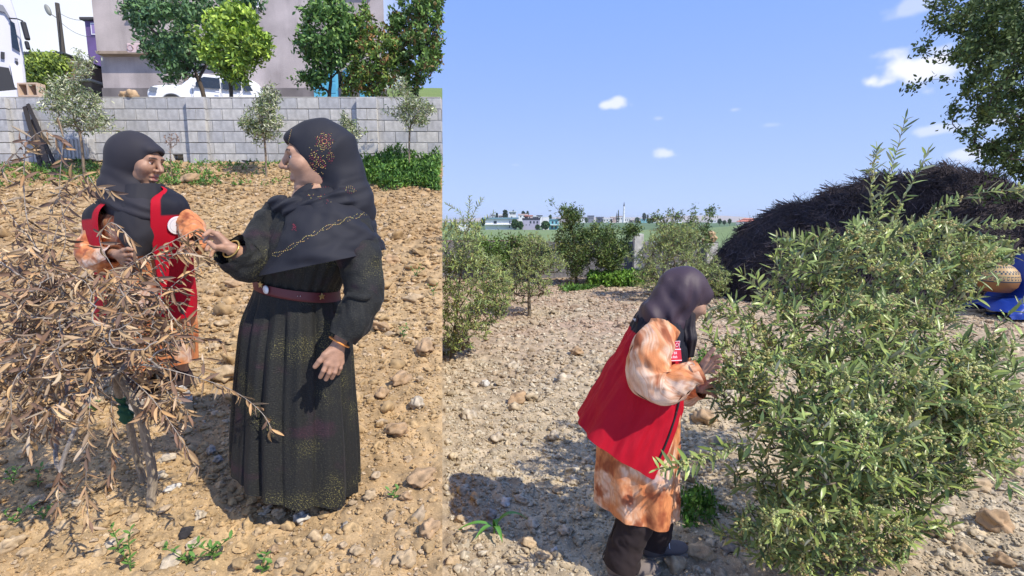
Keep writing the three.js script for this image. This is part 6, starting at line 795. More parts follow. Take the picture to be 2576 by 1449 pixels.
// ---------- the woman in the black dress ----------
{
  reseed(801);
  const foot = slopeHit(770, 1248), D = -foot.z, root = thing('person', 'person in a long black patterned dress, belt and beaded navy scarf facing the vested woman', 'person', foot.clone());
  const g = onSlope;
  const pleat = (a, n) => (th, v) => a * smooth(0.02, 0.3, v) * ((Math.pow(Math.abs(Math.sin(th * n * 0.5 + 0.9 * Math.sin(th * 3 + v) + v * 0.5)), 0.55) - 0.6) * 1.3 + Math.sin(th * (n * 1.9) + 2) * 0.16 + noise(Math.cos(th) * 3, Math.sin(th) * 3, v * 2) * 0.8);
  mesh('skirt', local(root, loft([[652, 700, 846, 736, D - 0.02, 0.15], [640, 770, 862, 790, D, 0.18], [624, 850, 876, 880, D, 0.21], [610, 960, 884, 1000, D, 0.235], [604, 1060, 889, 1110, D, 0.25], [602, 1130, 894, 1236, D, 0.265]], { n: 260, m: 90, fold: pleat(0.024, 14) })), dressMat, root);
  const bod = mesh('bodice', local(root, loft([[728, 496, 872, 500, D - 0.04, 0.075], [700, 520, 900, 532, D - 0.04, 0.115], [676, 560, 905, 580, D - 0.04, 0.15], [652, 620, 892, 640, D - 0.05, 0.175], [650, 670, 868, 690, D - 0.04, 0.165], [652, 702, 846, 738, D - 0.02, 0.152]], { n: 140, m: 60, fold: (th, v) => 0.004 * Math.sin(th * 26) * smooth(0.1, 0.4, v) + 0.006 * noise(th * 3, v * 6, 2) })), dressMat, root);
  const wl = P(583, 625, D - 0.27), wr = P(856, 858, D - 0.27);
  mesh('sleeve', local(root, sleeve([P(712, 545, D - 0.03), P(672, 600, D - 0.1), P(630, 658, D - 0.2), P(598, 645, D - 0.25), P(580, 628, D - 0.28)], [0.085, 0.085, 0.076, 0.068, 0.064], { crease: 0.012, sd: 1 })), dressMat, root);
  mesh('sleeve', local(root, sleeve([P(878, 560, D - 0.06), P(902, 640, D - 0.12), P(915, 735, D - 0.18), P(892, 800, D - 0.24), P(860, 850, D - 0.27)], [0.085, 0.088, 0.078, 0.07, 0.058], { crease: 0.011, sd: 4 })), dressMat, root);
  mesh('sleeve_tie', local(root, sleeve([P(874, 742, D - 0.27), P(915, 748, D - 0.27), P(942, 742, D - 0.2)], [0.012, 0.014, 0.012], { n: 12, m: 20, crease: 0.002 })), dressMat, root);
  // belt with buckle, star and medallion
  const beltM = std(lin(92, 34, 40), 0.5), silver = std(lin(215, 215, 218), 0.35, { metalness: 0.4 });
  const belt = mesh('belt', local(root, loft([[650, 694, 848, 732, D - 0.025, 0.160], [649, 703, 849, 741, D - 0.022, 0.163], [650, 713, 850, 751, D - 0.02, 0.163], [651, 718, 851, 756, D - 0.02, 0.157]], { n: 140, m: 10, fold: (th) => 0.004 })), beltM, root);
  const onBelt = (a, b, name, geo, m, s) => { let h = null; for (const dy of [0, -4, 4, -8, 8, -12, 12, -16, 16, -20]) { h = hit(belt, a, b + dy); if (h) break; } if (!h) { console.log('no belt', name); return; } const o = mesh(name, geo, m, belt); o.position.copy(h.point).sub(root.position); const n = h.face.normal.clone(); if (n.dot(V(0, 0, 1)) < 0) n.negate(); o.quaternion.setFromUnitVectors(V(0, 0, 1), n); o.position.addScaledVector(n, 0.007); o.rotateZ(s || 0); };
  { const s = new THREE.Shape(); s.absellipse(0, 0, 0.032, 0.026, 0, 6.3); const hh = new THREE.Path(); hh.absellipse(0, 0, 0.023, 0.017, 0, 6.3); s.holes.push(hh); onBelt(735, 742, 'buckle', new THREE.ExtrudeGeometry(s, { depth: 0.005, bevelEnabled: true, bevelSize: 0.002, bevelThickness: 0.002, bevelSegments: 2 }), silver, -0.15); const st = new THREE.Shape(); for (let i = 0; i < 10; i++) { const r = i % 2 ? 0.006 : 0.014, a = i * Math.PI / 5 + 1.57; st[i ? 'lineTo' : 'moveTo'](r * Math.cos(a), r * Math.sin(a)); } onBelt(807, 745, 'star_stud', new THREE.ExtrudeGeometry(st, { depth: 0.003, bevelEnabled: true, bevelSize: 0.001, bevelThickness: 0.001 }), std(lin(210, 180, 120), 0.3, { metalness: 0.8 })); onBelt(660, 712, 'star_stud', new THREE.ExtrudeGeometry(st, { depth: 0.003, bevelEnabled: true, bevelSize: 0.001, bevelThickness: 0.001 }), std(lin(210, 180, 120), 0.3, { metalness: 0.8 })); onBelt(672, 728, 'medallion', new THREE.SphereGeometry(0.018, 16, 10).scale(0.8, 1, 0.3), silver); }
  // head
  const hm = headMatrix(P(792, 402, D - 0.06), V(-1, -0.09, 0.48), V(-0.02, 1, 0), 1.14); const hf = headField(0);
  const face = xf(nets(hf, ...BOXH, 0.0032, headColor), hm);
  const inv = hm.clone().invert(), k = 1.12, q = V();
  const hood0 = sd.ell(V(0, 0.036, -0.028), 0.09, 0.108, 0.118), back = sd.cap(V(0, 0.02, -0.07), V(0.0, -0.16, -0.09), 0.075, 0.09), under = sd.cap(V(0, -0.128, 0.03), V(0, -0.17, -0.02), 0.06, 0.085), hole = sd.ell(V(0, -0.024, 0.1), 0.07, 0.09, 0.1), peak = sd.ell(V(0, 0.075, 0.062), 0.05, 0.022, 0.03);
  const wrapL = [[700, 512, -0.1], [740, 526, -0.15], [800, 522, -0.17], [860, 500, -0.13], [892, 480, -0.04], [880, 470, 0.05]].map(([a, b, e]) => P(a, b, D + e)), wrapFs = []; for (let i = 1; i < wrapL.length; i++) wrapFs.push(sd.cap(wrapL[i - 1], wrapL[i], 0.036, 0.036)); const wrap = blend(wrapFs, 0.03), cape = [sd.cap(P(868, 440, D - 0.0), P(888, 530, D - 0.02), 0.07, 0.09)];
  const scarfF = (p) => { q.copy(p).applyMatrix4(inv); let d = smin(smin(hood0(q), back(q), 0.05), under(q), 0.04); d = smin(d, peak(q), 0.03); d = smax(d, -hole(q), 0.012) * k; const cr = 0.0035 * Math.sin((q.y * 1.2 + q.z * 0.9) * 46 + 3 * noise(q.x * 9, q.y * 9, q.z * 9)) * smooth(0.02, -0.08, q.z) + 0.004 * noise(q.x * 14, q.y * 10, q.z * 14); d = smin(d, wrap(p) + 0.005 * Math.sin((p.y * 1.1 - p.x * 0.45) * 130 + 2 * noise(p.x * 8, p.y * 8, p.z * 8)), 0.03); d = smin(d, cape[0](p), 0.05); d = smax(d, -hole(q) * k, 0.01); return d + cr; };
  const navy = cloth(lin(24, 25, 35), 0.75, { sheen: 0.08, bumpMap: rep(weave, 40), bumpScale: 0.0004 });
  const lo = P(690, 560, D + 0.2).min(P(920, 290, D - 0.3)), scarf = mesh('headscarf', local(root, nets(scarfF, V(P(680, 500, D).x, P(700, 600, D).y, -D - 0.26), V(P(975, 500, D).x, P(700, 295, D).y, -D + 0.26), 0.0052)), navy, root);
  const shawl = mesh('shawl', local(root, loft([[746, 486, 880, 470, D - 0.04, 0.1], [735, 535, 922, 530, D - 0.05, 0.178], [704, 610, 948, 585, D - 0.06, 0.222], [668, 690, 962, 630, D - 0.06, 0.25]], { n: 150, m: 60, fold: (th, v) => 0.008 * Math.sin(th * 5 + v * 9 + 2 * noise(th, v * 3, 1)) * (0.3 + v) + 0.007 * noise(th * 4, v * 7, 5) + 0.004 * Math.sin(v * 34 + th * 6) * smooth(0.5, 0, v) })), navy, root);
  // beadwork
  const gold = () => new THREE.Color().setRGB(0.62 * rr(0.7, 1.2), 0.45 * rr(0.8, 1.1), 0.14), red = () => new THREE.Color().setRGB(0.3 * rr(0.8, 1.3), 0.04, 0.07), bl = [], b2 = [];
  const petal = (cx, cy, L, W, a, n, out) => { for (let i = 0; i < n; i++) { const t = i / (n - 1), w = Math.sin(Math.PI * t) * W; for (const s of [-1, -0.4, 0.4, 1]) { const x = t * L, y = s * w; out.push([cx + x * Math.cos(a) - y * Math.sin(a), cy + x * Math.sin(a) + y * Math.cos(a), 0.0017, rnd() < 0.5 ? gold() : red()]); } } };
  for (let i = 0; i < 7; i++) petal(816, 356, 26, 7, i * 0.9, 6, bl); for (const [x, y, a] of [[785, 380, 1.2], [782, 410, 1.3], [792, 445, 1.2], [800, 400, 0.9], [830, 380, 1.5], [800, 470, 1.4], [826, 470, 2.4], [866, 474, 0.2]]) petal(x, y, 30, 9, a, 7, bl);
  for (let i = 0; i < 70; i++) bl.push([rr(778, 815), rr(370, 475), 0.0016, rnd() < 0.6 ? gold() : red()]); for (let i = 0; i < 10; i++) bl.push([722 + i * 1.2, 372 - i * 5, 0.0016, gold()]); beads(scarf, bl, 'beads');
  const pathY = [[652, 640], [700, 640], [760, 605], [800, 582], [850, 560], [885, 548], [925, 535]]; for (let i = 0; i < 6; i++) { const [a, b] = pathY[i], [c, e] = pathY[i + 1]; for (let j = 0; j < 14; j++) { const t = j / 14; b2.push([mix(a, c, t) + gauss() * 1.5, mix(b, e, t) + 5 * Math.sin((i + t) * 5), 0.0016, gold()]); if (rnd() < 0.6) b2.push([mix(a, c, t), mix(b, e, t) - 5 * Math.sin((i + t) * 5), 0.0016, gold()]); } } for (let i = 0; i < 26; i++) b2.push([rr(772, 840), rr(488, 512), 0.0016, rnd() < 0.5 ? gold() : red()]); for (let i = 0; i < 22; i++) b2.push([740 + gauss() * 6, 572 + gauss() * 7, 0.0016, red()]); beads(shawl, b2, 'beads');
  // hands
  const Q = (a, b, e) => P(a, b, D + e);
  const h1 = handGeo(P(584, 628, D - 0.27), [[Q(558, 622, -0.31), Q(540, 622, -0.34), Q(527, 610, -0.35)], [Q(548, 590, -0.29), Q(528, 582, -0.31), Q(514, 592, -0.34)], [Q(543, 598, -0.27), Q(522, 594, -0.29), Q(515, 608, -0.32)], [Q(545, 612, -0.26), Q(526, 616, -0.27), Q(521, 628, -0.3)], [Q(550, 624, -0.26), Q(534, 634, -0.27), Q(531, 644, -0.29)]], 1.02);
  const h2 = handGeo(P(852, 866, D - 0.27), [[Q(818, 893, -0.31), Q(804, 908, -0.32), Q(793, 922, -0.32)], [Q(822, 914, -0.31), Q(814, 932, -0.32), Q(806, 948, -0.31)], [Q(834, 918, -0.3), Q(828, 938, -0.31), Q(820, 954, -0.3)], [Q(847, 917, -0.29), Q(842, 936, -0.3), Q(835, 950, -0.29)], [Q(858, 911, -0.27), Q(856, 926, -0.28), Q(850, 940, -0.27)]], 1.14);
  bodyMesh(root, [face, h1, h2, slimBody([[P(800, 520, D - 0.04), P(760, 720, D - 0.02), 0.11, 0.12], [P(712, 548, D - 0.03), P(630, 655, D - 0.2), 0.045, 0.04], [P(630, 655, D - 0.2), P(584, 628, D - 0.27), 0.038, 0.026], [P(880, 562, D - 0.05), P(914, 735, D - 0.18), 0.045, 0.04], [P(914, 735, D - 0.18), P(854, 862, D - 0.27), 0.038, 0.027], [P(710, 730, D), P(700, 1180, D), 0.09, 0.045], [P(800, 740, D), P(780, 1220, D), 0.09, 0.045], [P(795, 430, D - 0.05), P(800, 520, D - 0.04), 0.05, 0.06]])]);
  eyes(root, hm, 0.001);
  for (const [c, n, r, m] of [[P(584, 628, D - 0.27), wl.clone().sub(P(630, 655, D - 0.2)).normalize(), 0.036, std(lin(206, 170, 96), 0.3, { metalness: 0.8 })], [P(855, 858, D - 0.27), wr.clone().sub(P(892, 800, D - 0.24)).normalize(), 0.041, std(lin(236, 150, 70), 0.5)]]) { const t = mesh('bracelet', new THREE.TorusGeometry(r, 0.0035, 8, 32), m, root); t.position.copy(c).addScaledVector(n, 0.004).sub(root.position); t.quaternion.setFromUnitVectors(V(0, 0, 1), n); }
  { const s = slopeHit(755, 1250); shoe(root, V(s.x + 0.06, s.y - 0.005, s.z - 0.14), -2.3, 0, lin(150, 120, 92), lin(96, 66, 50), null); const s2 = slopeHit(700, 1190); shoe(root, V(s2.x + 0.05, s2.y - 0.005, s2.z - 0.16), -2.3, 0, lin(150, 120, 92), lin(96, 66, 50), null); }
}
const vestRed = [0.47, 0.006, 0.022], vestDark = [0.016, 0.017, 0.026];
const vestMat = new THREE.MeshPhysicalMaterial({ vertexColors: true, roughness: 0.62, specularIntensity: 0.35, side: THREE.DoubleSide, bumpMap: rep(weave, 30), bumpScale: 0.0006 });
// ---------- the woman in the red vest ----------
{
  reseed(811);
  const f1 = slopeHit(365, 1022), f2 = slopeHit(462, 990), foot = f1.clone().add(f2).multiplyScalar(0.5), D = -foot.z, U = D - 0.22; const root = thing('person', 'person in a red and black vest over an orange tunic standing behind the dead olive', 'person', foot.clone());
  mesh('tunic', local(root, loft([[300, 520, 425, 505, U, 0.1], [265, 560, 452, 545, U, 0.13], [285, 650, 458, 640, U + 0.05, 0.14], [298, 750, 474, 745, D - 0.12, 0.165], [306, 840, 482, 835, D - 0.08, 0.175], [312, 925, 484, 908, D - 0.05, 0.18]], { n: 160, m: 80, fold: (th, v) => 0.012 * smooth(0.3, 0.8, v) * Math.sin(th * 9 + noise(th * 2, v * 2, 3) * 3) + 0.006 * noise(th * 4, v * 9, 1) })), dyeMat, root);
  const open = (v) => { const k = smooth(0.34, 0.0, v); return [mix(mix(1.05, 0.86, v), 0.35, k), mix(mix(1.82, 2.05, v), 2.75, k)]; };
  const vest = mesh('vest', local(root, loft([[312, 478, 412, 470, U, 0.07], [282, 492, 434, 482, U, 0.092], [250, 510, 456, 497, U - 0.01, 0.115], [224, 540, 468, 526, U - 0.01, 0.14], [236, 600, 470, 592, U + 0.02, 0.165], [262, 680, 476, 668, U + 0.07, 0.18], [268, 745, 482, 735, U + 0.1, 0.19], [268, 800, 484, 795, U + 0.12, 0.2]], { n: 150, m: 80, edge: (v) => { const [a, b] = open(v); return [b, a + 2 * Math.PI]; }, fold: (th, v) => 0.008 * noise(th * 3, v * 5, 6) + 0.012 * smooth(0.4, 1, v) * Math.sin(th * 5 + 1) + 0.008, color: (th, v) => { const [a, b] = open(v), e = Math.min(th - b, a + 2 * Math.PI - th); if (e < 0.2 && v < 0.56) return vestRed; if (e < 0.03) return vestDark; return v < 0.47 ? vestDark : vestRed; } })), vestMat, root);
  mesh('sleeve', local(root, sleeve([P(268, 540, U), P(244, 585, U - 0.02), P(226, 632, U - 0.06), P(250, 655, U - 0.16), P(290, 640, U - 0.24)], [0.062, 0.066, 0.066, 0.06, 0.046], { crease: 0.012, sd: 2 })), dyeMat, root);
  mesh('sleeve', local(root, sleeve([P(444, 532, U + 0.02), P(474, 562, U - 0.02), P(488, 590, U - 0.1), P(489, 612, U - 0.18), P(480, 618, U - 0.24)], [0.045, 0.062, 0.064, 0.058, 0.046], { crease: 0.012, sd: 5 })), dyeMat, root);
  const dark = cloth(lin(40, 38, 46), 0.78, { sheen: 0.1, bumpMap: rep(weave, 40), bumpScale: 0.0004 });
  mesh('bib', local(root, loft([[318, 470, 404, 462, U - 0.02, 0.1], [306, 540, 416, 535, U - 0.03, 0.14], [318, 590, 424, 585, U - 0.03, 0.15], [345, 620, 415, 618, U - 0.02, 0.155], [384, 640, 400, 640, U - 0.02, 0.155]], { n: 90, m: 40, fold: (th, v) => 0.004 * noise(th * 4, v * 6, 2) })), cloth(lin(36, 35, 42), 0.8), root);
  const hm = headMatrix(P(350, 406, U - 0.03), V(1, -0.25, 0.02), V(0.16, 1, 0.0), 1.12), inv = hm.clone().invert(), k = 1.12, q = V();
  const face = xf(nets(headField(0.7), ...BOXH, 0.0032, headColor), hm);
  const hood0 = sd.ell(V(0, 0.03, -0.03), 0.091, 0.106, 0.114), back = sd.cap(V(0, 0.0, -0.06), V(0.0, -0.17, -0.06), 0.08, 0.1), under = sd.cap(V(0, -0.15, -0.005), V(0, -0.22, -0.02), 0.052, 0.085), hole = sd.ell(V(0, -0.034, 0.105), 0.068, 0.1, 0.095), peak = sd.ell(V(0, 0.066, 0.066), 0.052, 0.024, 0.03);
  const drape = [sd.cap(P(325, 465, U + 0.0), P(338, 525, U - 0.08), 0.085, 0.07), sd.cap(P(368, 500, U - 0.045), P(362, 535, U - 0.09), 0.06, 0.07)];
  const scarfF = (p) => { q.copy(p).applyMatrix4(inv); let d = smin(smin(hood0(q), back(q), 0.05), under(q), 0.05); d = smin(d, peak(q), 0.03) * k; d = smin(d, drape[0](p), 0.07); d = smin(d, drape[1](p), 0.07); d = smax(d, -hole(q) * k, 0.012); return d + 0.004 * Math.sin((p.y * 1.3 + p.x * 0.55) * 60 + 3 * noise(p.x * 7, p.y * 7, p.z * 7)) * smooth(-0.02, -0.14, q.y) + 0.0035 * noise(q.x * 12, q.y * 10, q.z * 12); };
  mesh('headscarf', local(root, nets(scarfF, V(P(255, 450, U).x, P(350, 585, U).y, -U - 0.2), V(P(440, 450, U).x, P(350, 312, U).y, -U + 0.26), 0.0056)), dark, root);
  const Q = (a, b, e) => P(a, b, U + e);
  const h1 = handGeo(Q(480, 620, -0.24), [[Q(462, 606, -0.29), Q(455, 596, -0.3), Q(452, 588, -0.31)], [Q(462, 622, -0.29), Q(452, 632, -0.3), Q(462, 644, -0.3)], [Q(466, 630, -0.27), Q(458, 644, -0.28), Q(468, 654, -0.28)], [Q(472, 636, -0.26), Q(466, 652, -0.27), Q(474, 660, -0.27)], [Q(479, 638, -0.25), Q(475, 652, -0.25), Q(480, 660, -0.26)]], 1.05);
  const h2 = handGeo(Q(296, 640, -0.25), [[Q(312, 630, -0.28), Q(322, 626, -0.29), Q(332, 628, -0.29)], [Q(318, 642, -0.28), Q(332, 640, -0.29), Q(342, 648, -0.29)], [Q(317, 650, -0.27), Q(330, 652, -0.28), Q(338, 660, -0.28)], [Q(314, 657, -0.26), Q(326, 662, -0.27), Q(333, 668, -0.27)], [Q(309, 662, -0.25), Q(318, 670, -0.26), Q(324, 676, -0.26)]], 1.05);
  bodyMesh(root, [face, h1, h2, slimBody([[P(360, 520, U), P(385, 720, D - 0.12), 0.09, 0.1], [P(276, 548, U), P(230, 628, U - 0.06), 0.034, 0.032], [P(228, 630, U - 0.06), Q(296, 640, -0.25), 0.035, 0.024], [P(438, 545, U + 0.01), P(486, 592, U - 0.1), 0.032, 0.032], [P(488, 592, U - 0.1), Q(480, 620, -0.24), 0.035, 0.024], [P(355, 730, D - 0.1), V(f1.x, f1.y + 0.08, f1.z), 0.08, 0.035], [P(430, 730, D - 0.1), V(f2.x, f2.y + 0.08, f2.z), 0.08, 0.035], [P(364, 440, U - 0.02), P(360, 520, U), 0.05, 0.06]])]);
  eyes(root, hm, 0.002);
  const trM = cloth(lin(52, 38, 36), 0.85);
  for (const [f, kx, ky] of [[f1, 345, 800], [f2, 436, 790]]) mesh('trouser_leg', local(root, sleeve([P(kx, ky, D - 0.02), P(mix(kx, 360, 0.3), ky + 90, D), V(f.x - 0.01, f.y + 0.06, f.z)], [0.095, 0.085, 0.082], { crease: 0.008, sd: kx })), trM, root);
  shoe(root, V(f1.x - 0.02, f1.y, f1.z - 0.05), -1.25, 0, lin(150, 142, 132), lin(186, 176, 160), lin(225, 225, 225)); shoe(root, V(f2.x - 0.06, f2.y, f2.z - 0.02), -0.8, 0, lin(176, 166, 150), lin(196, 186, 170), lin(225, 225, 225));
  // round emblem on the chest and lettering beside it
  { const cv = document.createElement('canvas'); cv.width = cv.height = 128; const x = cv.getContext('2d'); x.fillStyle = '#f2f2f6'; x.fillRect(0, 0, 128, 128); x.strokeStyle = '#b9b9c6'; x.lineWidth = 5; x.setLineDash([4, 3]); x.beginPath(); x.arc(64, 64, 50, 0, 7); x.stroke(); x.setLineDash([]); x.fillStyle = '#c8202c'; x.beginPath(); x.arc(64, 52, 15, 0, 7); x.fill(); x.fillStyle = '#f2f2f6'; x.beginPath(); x.arc(66, 52, 6, 0, 7); x.fill(); x.fillStyle = '#c8202c'; x.beginPath(); x.moveTo(58, 66); x.lineTo(70, 66); x.lineTo(64, 82); x.fill(); const t = new THREE.CanvasTexture(cv); t.colorSpace = THREE.SRGBColorSpace; const h = hit(vest, 446, 566) || hit(vest, 440, 566); if (h) { const o = mesh('emblem', new THREE.CylinderGeometry(0.05, 0.05, 0.004, 40).rotateX(Math.PI / 2), [std(lin(230, 230, 236), 0.6), std(0xffffff, 0.6, { map: t }), std(lin(200, 200, 210), 0.6)], vest); const n = h.face.normal.clone(); if (n.z < 0) n.negate(); o.position.copy(h.point).sub(root.position).addScaledVector(n, 0.006); o.quaternion.setFromUnitVectors(V(0, 0, 1), n); } }
}
// ---------- the woman bending to the olive ----------
{
  reseed(821);
  const n1 = levelHit(1575, 1452), n2 = levelHit(1660, 1402), foot = n1.clone().add(n2).multiplyScalar(0.5), D = 2.4; const root = thing('person', 'person in a long red and black vest bending forward to look at the olive leaves', 'person', foot.clone());
  mesh('tunic', local(root, loft([[1600, 860, 1712, 900, D, 0.12], [1545, 960, 1710, 985, D, 0.16], [1506, 1070, 1706, 1075, D, 0.19], [1499, 1160, 1700, 1170, D, 0.2], [1497, 1250, 1698, 1288, D, 0.205]], { n: 200, m: 80, fold: (th, v) => 0.016 * smooth(0.35, 0.9, v) * Math.sin(th * 7 + noise(th * 2, v * 2, 3) * 3) + 0.005 * noise(th * 4, v * 9, 1) })), dyeMat, root);
  const dark = vestDark;
  const vest = mesh('vest', local(root, loft([[1664, 764, 1694, 778, D - 0.02, 0.03], [1638, 772, 1698, 792, D - 0.02, 0.08], [1608, 790, 1718, 828, D - 0.03, 0.125], [1583, 838, 1722, 890, D - 0.02, 0.165], [1545, 905, 1716, 965, D, 0.19], [1502, 980, 1704, 1050, D, 0.205], [1456, 1062, 1648, 1172, D, 0.225]], { n: 220, m: 100, edge: (v) => [mix(0.42, 0.3, v), 2 * Math.PI - 0.3], fold: (th, v) => 0.011 * noise(th * 3.5 + v * 2, v * 6, 6) + 0.007 * noise(th * 9 - v * 5, v * 13 + th * 2, 9) + 0.022 * smooth(0.35, 1, v) * (Math.sin(th * 4.5 + v * 2.5 + 1) * 0.6 + 0.5 * Math.sin(th * 9 + 2 - v * 3)) + 0.004 * Math.sin(v * 30 + th * 8) * smooth(0.9, 0.6, v) * smooth(0.4, 0.6, v) + 0.006, color: (th, v) => { const fr = th < 1.15; if (fr) return v < 0.54 ? dark : vestRed; return v < 0.47 + 0.02 * Math.sin(th) ? dark : vestRed; } })), vestMat, root);
  // zip along the front edge
  { const pts = []; for (let i = 0; i <= 30; i++) { const h = hit(vest, mix(1714, 1652, (i / 30) ** 1.6), mix(960, 1166, i / 30)); if (h) pts.push(h.point.clone().add(V(0, 0, 0.004))); } if (pts.length > 5) mesh('zip', local(root, tube(pts, 0.0045, 6)), std(lin(30, 28, 32), 0.6), vest); }
  mesh('sleeve', local(root, sleeve([P(1668, 822, D - 0.14), P(1642, 880, D - 0.2), P(1636, 945, D - 0.23), P(1668, 972, D - 0.25), P(1712, 955, D - 0.27), P(1756, 936, D - 0.28)], [0.072, 0.092, 0.1, 0.086, 0.066, 0.052], { crease: 0.013, sd: 3, n: 72, m: 90 })), dyeMat, root);
  mesh('cuff', local(root, sleeve([P(1742, 941, D - 0.278), P(1762, 932, D - 0.28)], [0.054, 0.05], { crease: 0.003, n: 40, m: 8 })), dyeMat, root);
  mesh('sleeve', local(root, sleeve([P(1700, 850, D + 0.12), P(1700, 930, D + 0.12), P(1716, 985, D + 0.08), P(1764, 978, D + 0.0)], [0.07, 0.075, 0.07, 0.048], { crease: 0.01, sd: 8 })), dyeMat, root);
  const hm = headMatrix(P(1724, 752, D - 0.04), V(0.86, -0.42, -0.12), V(0.25, 1, 0), 1.05), inv = hm.clone().invert(), k = 1.05, q = V();
  const face = xf(nets(headField(0), ...BOXH, 0.0034, headColor), hm);
  const hood0 = sd.ell(V(0, 0.034, -0.022), 0.093, 0.108, 0.116), back = sd.cap(V(0, 0.01, -0.06), V(0.0, -0.13, -0.085), 0.082, 0.085), under = sd.cap(V(0, -0.11, 0.03), V(0, -0.16, 0.01), 0.056, 0.056), hole = sd.ell(V(0, -0.03, 0.118), 0.056, 0.078, 0.072), peak = sd.ell(V(0, 0.066, 0.07), 0.05, 0.024, 0.03), hang = [sd.cap(P(1728, 790, D - 0.08), P(1734, 850, D - 0.1), 0.036, 0.026), sd.cap(P(1736, 850, D - 0.12), P(1736, 892, D - 0.1), 0.03, 0.016), sd.cap(P(1690, 775, D - 0.06), P(1698, 812, D - 0.1), 0.05, 0.03)];
  const scarfF = (p) => { q.copy(p).applyMatrix4(inv); let d = smin(smin(hood0(q), back(q), 0.05), under(q), 0.04); d = smin(d, peak(q), 0.03) * k; d = smin(d, hang[2](p), 0.05); d = smax(d, -hole(q) * k, 0.012); const an = Math.atan2(q.x, q.z + 0.03); return d + 0.0055 * Math.sin(an * 7 + q.y * 14 + 2.5 * noise(q.x * 9, q.y * 9, q.z * 9)) * smooth(0.13, 0.02, q.y) + 0.0035 * Math.sin((p.x * 1.15 + p.y * 0.5) * 70 + 3.5 * noise(p.x * 6, p.y * 6, p.z * 6)) * smooth(0.07, -0.04, q.y) + 0.005 * noise(q.x * 11, q.y * 8, q.z * 11); };
  mesh('headscarf', local(root, nets(scarfF, V(P(1590, 800, D).x, P(1700, 925, D).y, -D - 0.2), V(P(1805, 800, D).x, P(1700, 650, D).y, -D + 0.26), 0.0054)), new THREE.MeshPhysicalMaterial({ color: lin(62, 46, 56), roughness: 0.55, sheen: 0.4, sheenRoughness: 0.4, sheenColor: new THREE.Color(0.45, 0.36, 0.42), bumpMap: rep(weave, 40), bumpScale: 0.0004 }), root);
  { const hf2 = blend([hang[0], hang[1]], 0.03); mesh('scarf_end', local(root, nets((p) => hf2(p) + 0.003 * Math.sin(p.x * 240 + 2 * noise(p.x * 9, p.y * 9, 1)), V(P(1690, 800, D).x, P(1700, 925, D).y, -D - 0.1), V(P(1790, 800, D).x, P(1700, 760, D).y, -D + 0.26), 0.0052)), cloth(lin(36, 29, 35), 0.7), root); }
  mesh('collar', local(root, loft([[1646, 778, 1694, 822, D - 0.05, 0.075], [1650, 766, 1700, 806, D - 0.05, 0.085]], { n: 60, m: 10, th0: 1.9, th1: 4.4 })), std(lin(196, 26, 52), 0.7, { side: THREE.DoubleSide }), root);
  const Q = (a, b, e) => P(a, b, D + e), tint = [0.44, 0.25, 0.18];
  const h1 = handGeo(Q(1757, 935, -0.28), [[Q(1776, 905, -0.31), Q(1784, 890, -0.32), Q(1796, 878, -0.33)], [Q(1786, 908, -0.3), Q(1800, 898, -0.32), Q(1812, 896, -0.34)], [Q(1788, 916, -0.29), Q(1803, 910, -0.31), Q(1814, 910, -0.33)], [Q(1786, 924, -0.28), Q(1800, 922, -0.29), Q(1811, 924, -0.31)], [Q(1782, 931, -0.27), Q(1793, 934, -0.28), Q(1802, 938, -0.29)]], 1.05, tint);
  const h2 = handGeo(Q(1764, 978, 0.0), [[Q(1782, 962, -0.03), Q(1792, 955, -0.04), Q(1800, 952, -0.05)], [Q(1790, 968, -0.02), Q(1804, 962, -0.03), Q(1814, 964, -0.04)], [Q(1791, 975, -0.01), Q(1806, 973, -0.02), Q(1815, 976, -0.03)], [Q(1789, 982, 0), Q(1802, 984, -0.01), Q(1810, 988, -0.01)], [Q(1785, 988, 0.01), Q(1795, 994, 0), Q(1801, 998, 0)]], 1.0, tint);
  bodyMesh(root, [face, h1, h2, slimBody([[P(1680, 800, D - 0.02), P(1610, 1010, D), 0.085, 0.1], [P(1670, 825, D - 0.13), P(1640, 950, D - 0.22), 0.04, 0.036], [P(1640, 950, D - 0.22), Q(1757, 935, -0.28), 0.034, 0.024], [P(1698, 850, D + 0.1), P(1704, 960, D + 0.1), 0.04, 0.036], [P(1704, 960, D + 0.1), Q(1764, 978, 0), 0.034, 0.024], [P(1590, 1010, D - 0.04), P(1600, 1230, D - 0.08), 0.085, 0.06], [P(1600, 1230, D - 0.08), V(n1.x, n1.y + 0.1, n1.z), 0.06, 0.04], [P(1630, 1010, D + 0.05), P(1640, 1230, D + 0.1), 0.085, 0.06], [P(1640, 1230, D + 0.1), V(n2.x, n2.y + 0.1, n2.z), 0.06, 0.04], [P(1718, 780, D - 0.03), P(1684, 805, D - 0.02), 0.05, 0.06]])]);
  const trM = cloth(lin(38, 28, 30), 0.85);
  mesh('trouser_leg', local(root, sleeve([P(1600, 1180, D - 0.06), P(1608, 1290, D - 0.1), V(n1.x + 0.0, n1.y + 0.2, n1.z), V(n1.x - 0.03, n1.y + 0.07, n1.z)], [0.1, 0.088, 0.085, 0.095], { crease: 0.008, sd: 6 })), trM, root);
  mesh('trouser_leg', local(root, sleeve([P(1630, 1180, D + 0.08), P(1640, 1290, D + 0.06), V(n2.x - 0.02, n2.y + 0.2, n2.z), V(n2.x - 0.05, n2.y + 0.08, n2.z)], [0.1, 0.085, 0.078, 0.085], { crease: 0.008, sd: 9 })), trM, root);
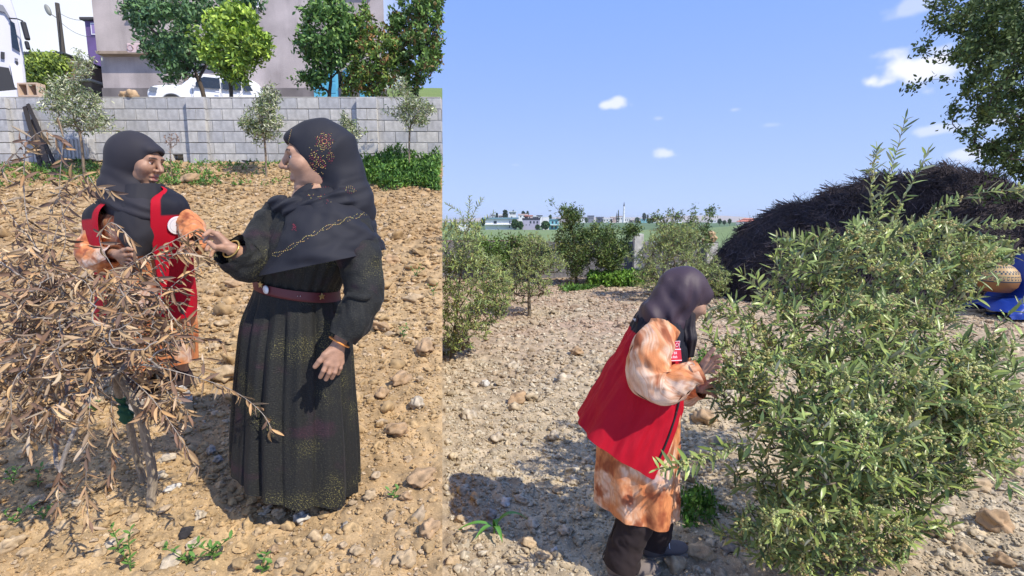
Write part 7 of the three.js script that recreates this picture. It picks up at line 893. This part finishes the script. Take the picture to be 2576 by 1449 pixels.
  shoe(root, V(n1.x - 0.08, n1.y, n1.z), 0.12, 0, lin(122, 112, 106), lin(150, 138, 124), lin(222, 224, 230)); shoe(root, V(n2.x - 0.09, n2.y, n2.z), 0.16, 0, lin(112, 104, 102), lin(140, 130, 120), lin(222, 224, 230));
  // lettering and badge on the front panel, label at the back yoke
  const patch = (w, h, draw, a, b, name, cw = 256, ch = 128) => { const cv = document.createElement('canvas'); cv.width = cw; cv.height = ch; draw(cv.getContext('2d'), cw, ch); const t = new THREE.CanvasTexture(cv); t.colorSpace = THREE.SRGBColorSpace; const ht = hit(vest, a, b); if (!ht) { console.log('no patch', name); return; } const n = ht.face.normal.clone(); if (n.z < 0) n.negate(); const o = mesh(name, new THREE.BoxGeometry(w, h, 0.002), [0, 1, 2, 3].map(() => std(lin(120, 30, 40), 0.7)).concat([std(0xffffff, 0.7, { map: t }), std(lin(120, 30, 40), 0.7)]), vest); o.position.copy(ht.point).sub(root.position).addScaledVector(n, 0.008); const up = V(0, 1, 0).addScaledVector(n, -n.y).normalize(), xx = V().crossVectors(up, n); o.quaternion.setFromRotationMatrix(new THREE.Matrix4().makeBasis(xx, up, n)); };
  patch(0.075, 0.06, (x, w, h) => { x.fillStyle = '#c01838'; x.fillRect(0, 0, w, h); x.fillStyle = '#f4d8e0'; x.fillRect(0, 8, w, 9); x.font = 'bold 34px sans-serif'; x.fillText('nilüfer Bld', 16, 58); x.fillText('Emek Mah', 16, 96); x.fillRect(0, 114, w, 8); }, 1692, 893, 'lettering_panel');
  patch(0.03, 0.038, (x, w, h) => { x.fillStyle = '#c8284c'; x.fillRect(0, 0, w, h); x.strokeStyle = '#f4e4ea'; x.lineWidth = 9; x.beginPath(); x.arc(w * 0.55, h * 0.5, 30, 0, 7); x.stroke(); x.strokeRect(4, 4, w - 8, h - 8); }, 1700, 866, 'badge', 128, 128);
  patch(0.045, 0.02, (x, w, h) => { x.fillStyle = '#141826'; x.fillRect(0, 0, w, h); x.fillStyle = '#e8ecff'; x.font = 'bold 90px sans-serif'; x.fillText('Sağ', 10, 100); }, 1602, 804, 'back_lettering');
}
renderer.render(scene, camera);
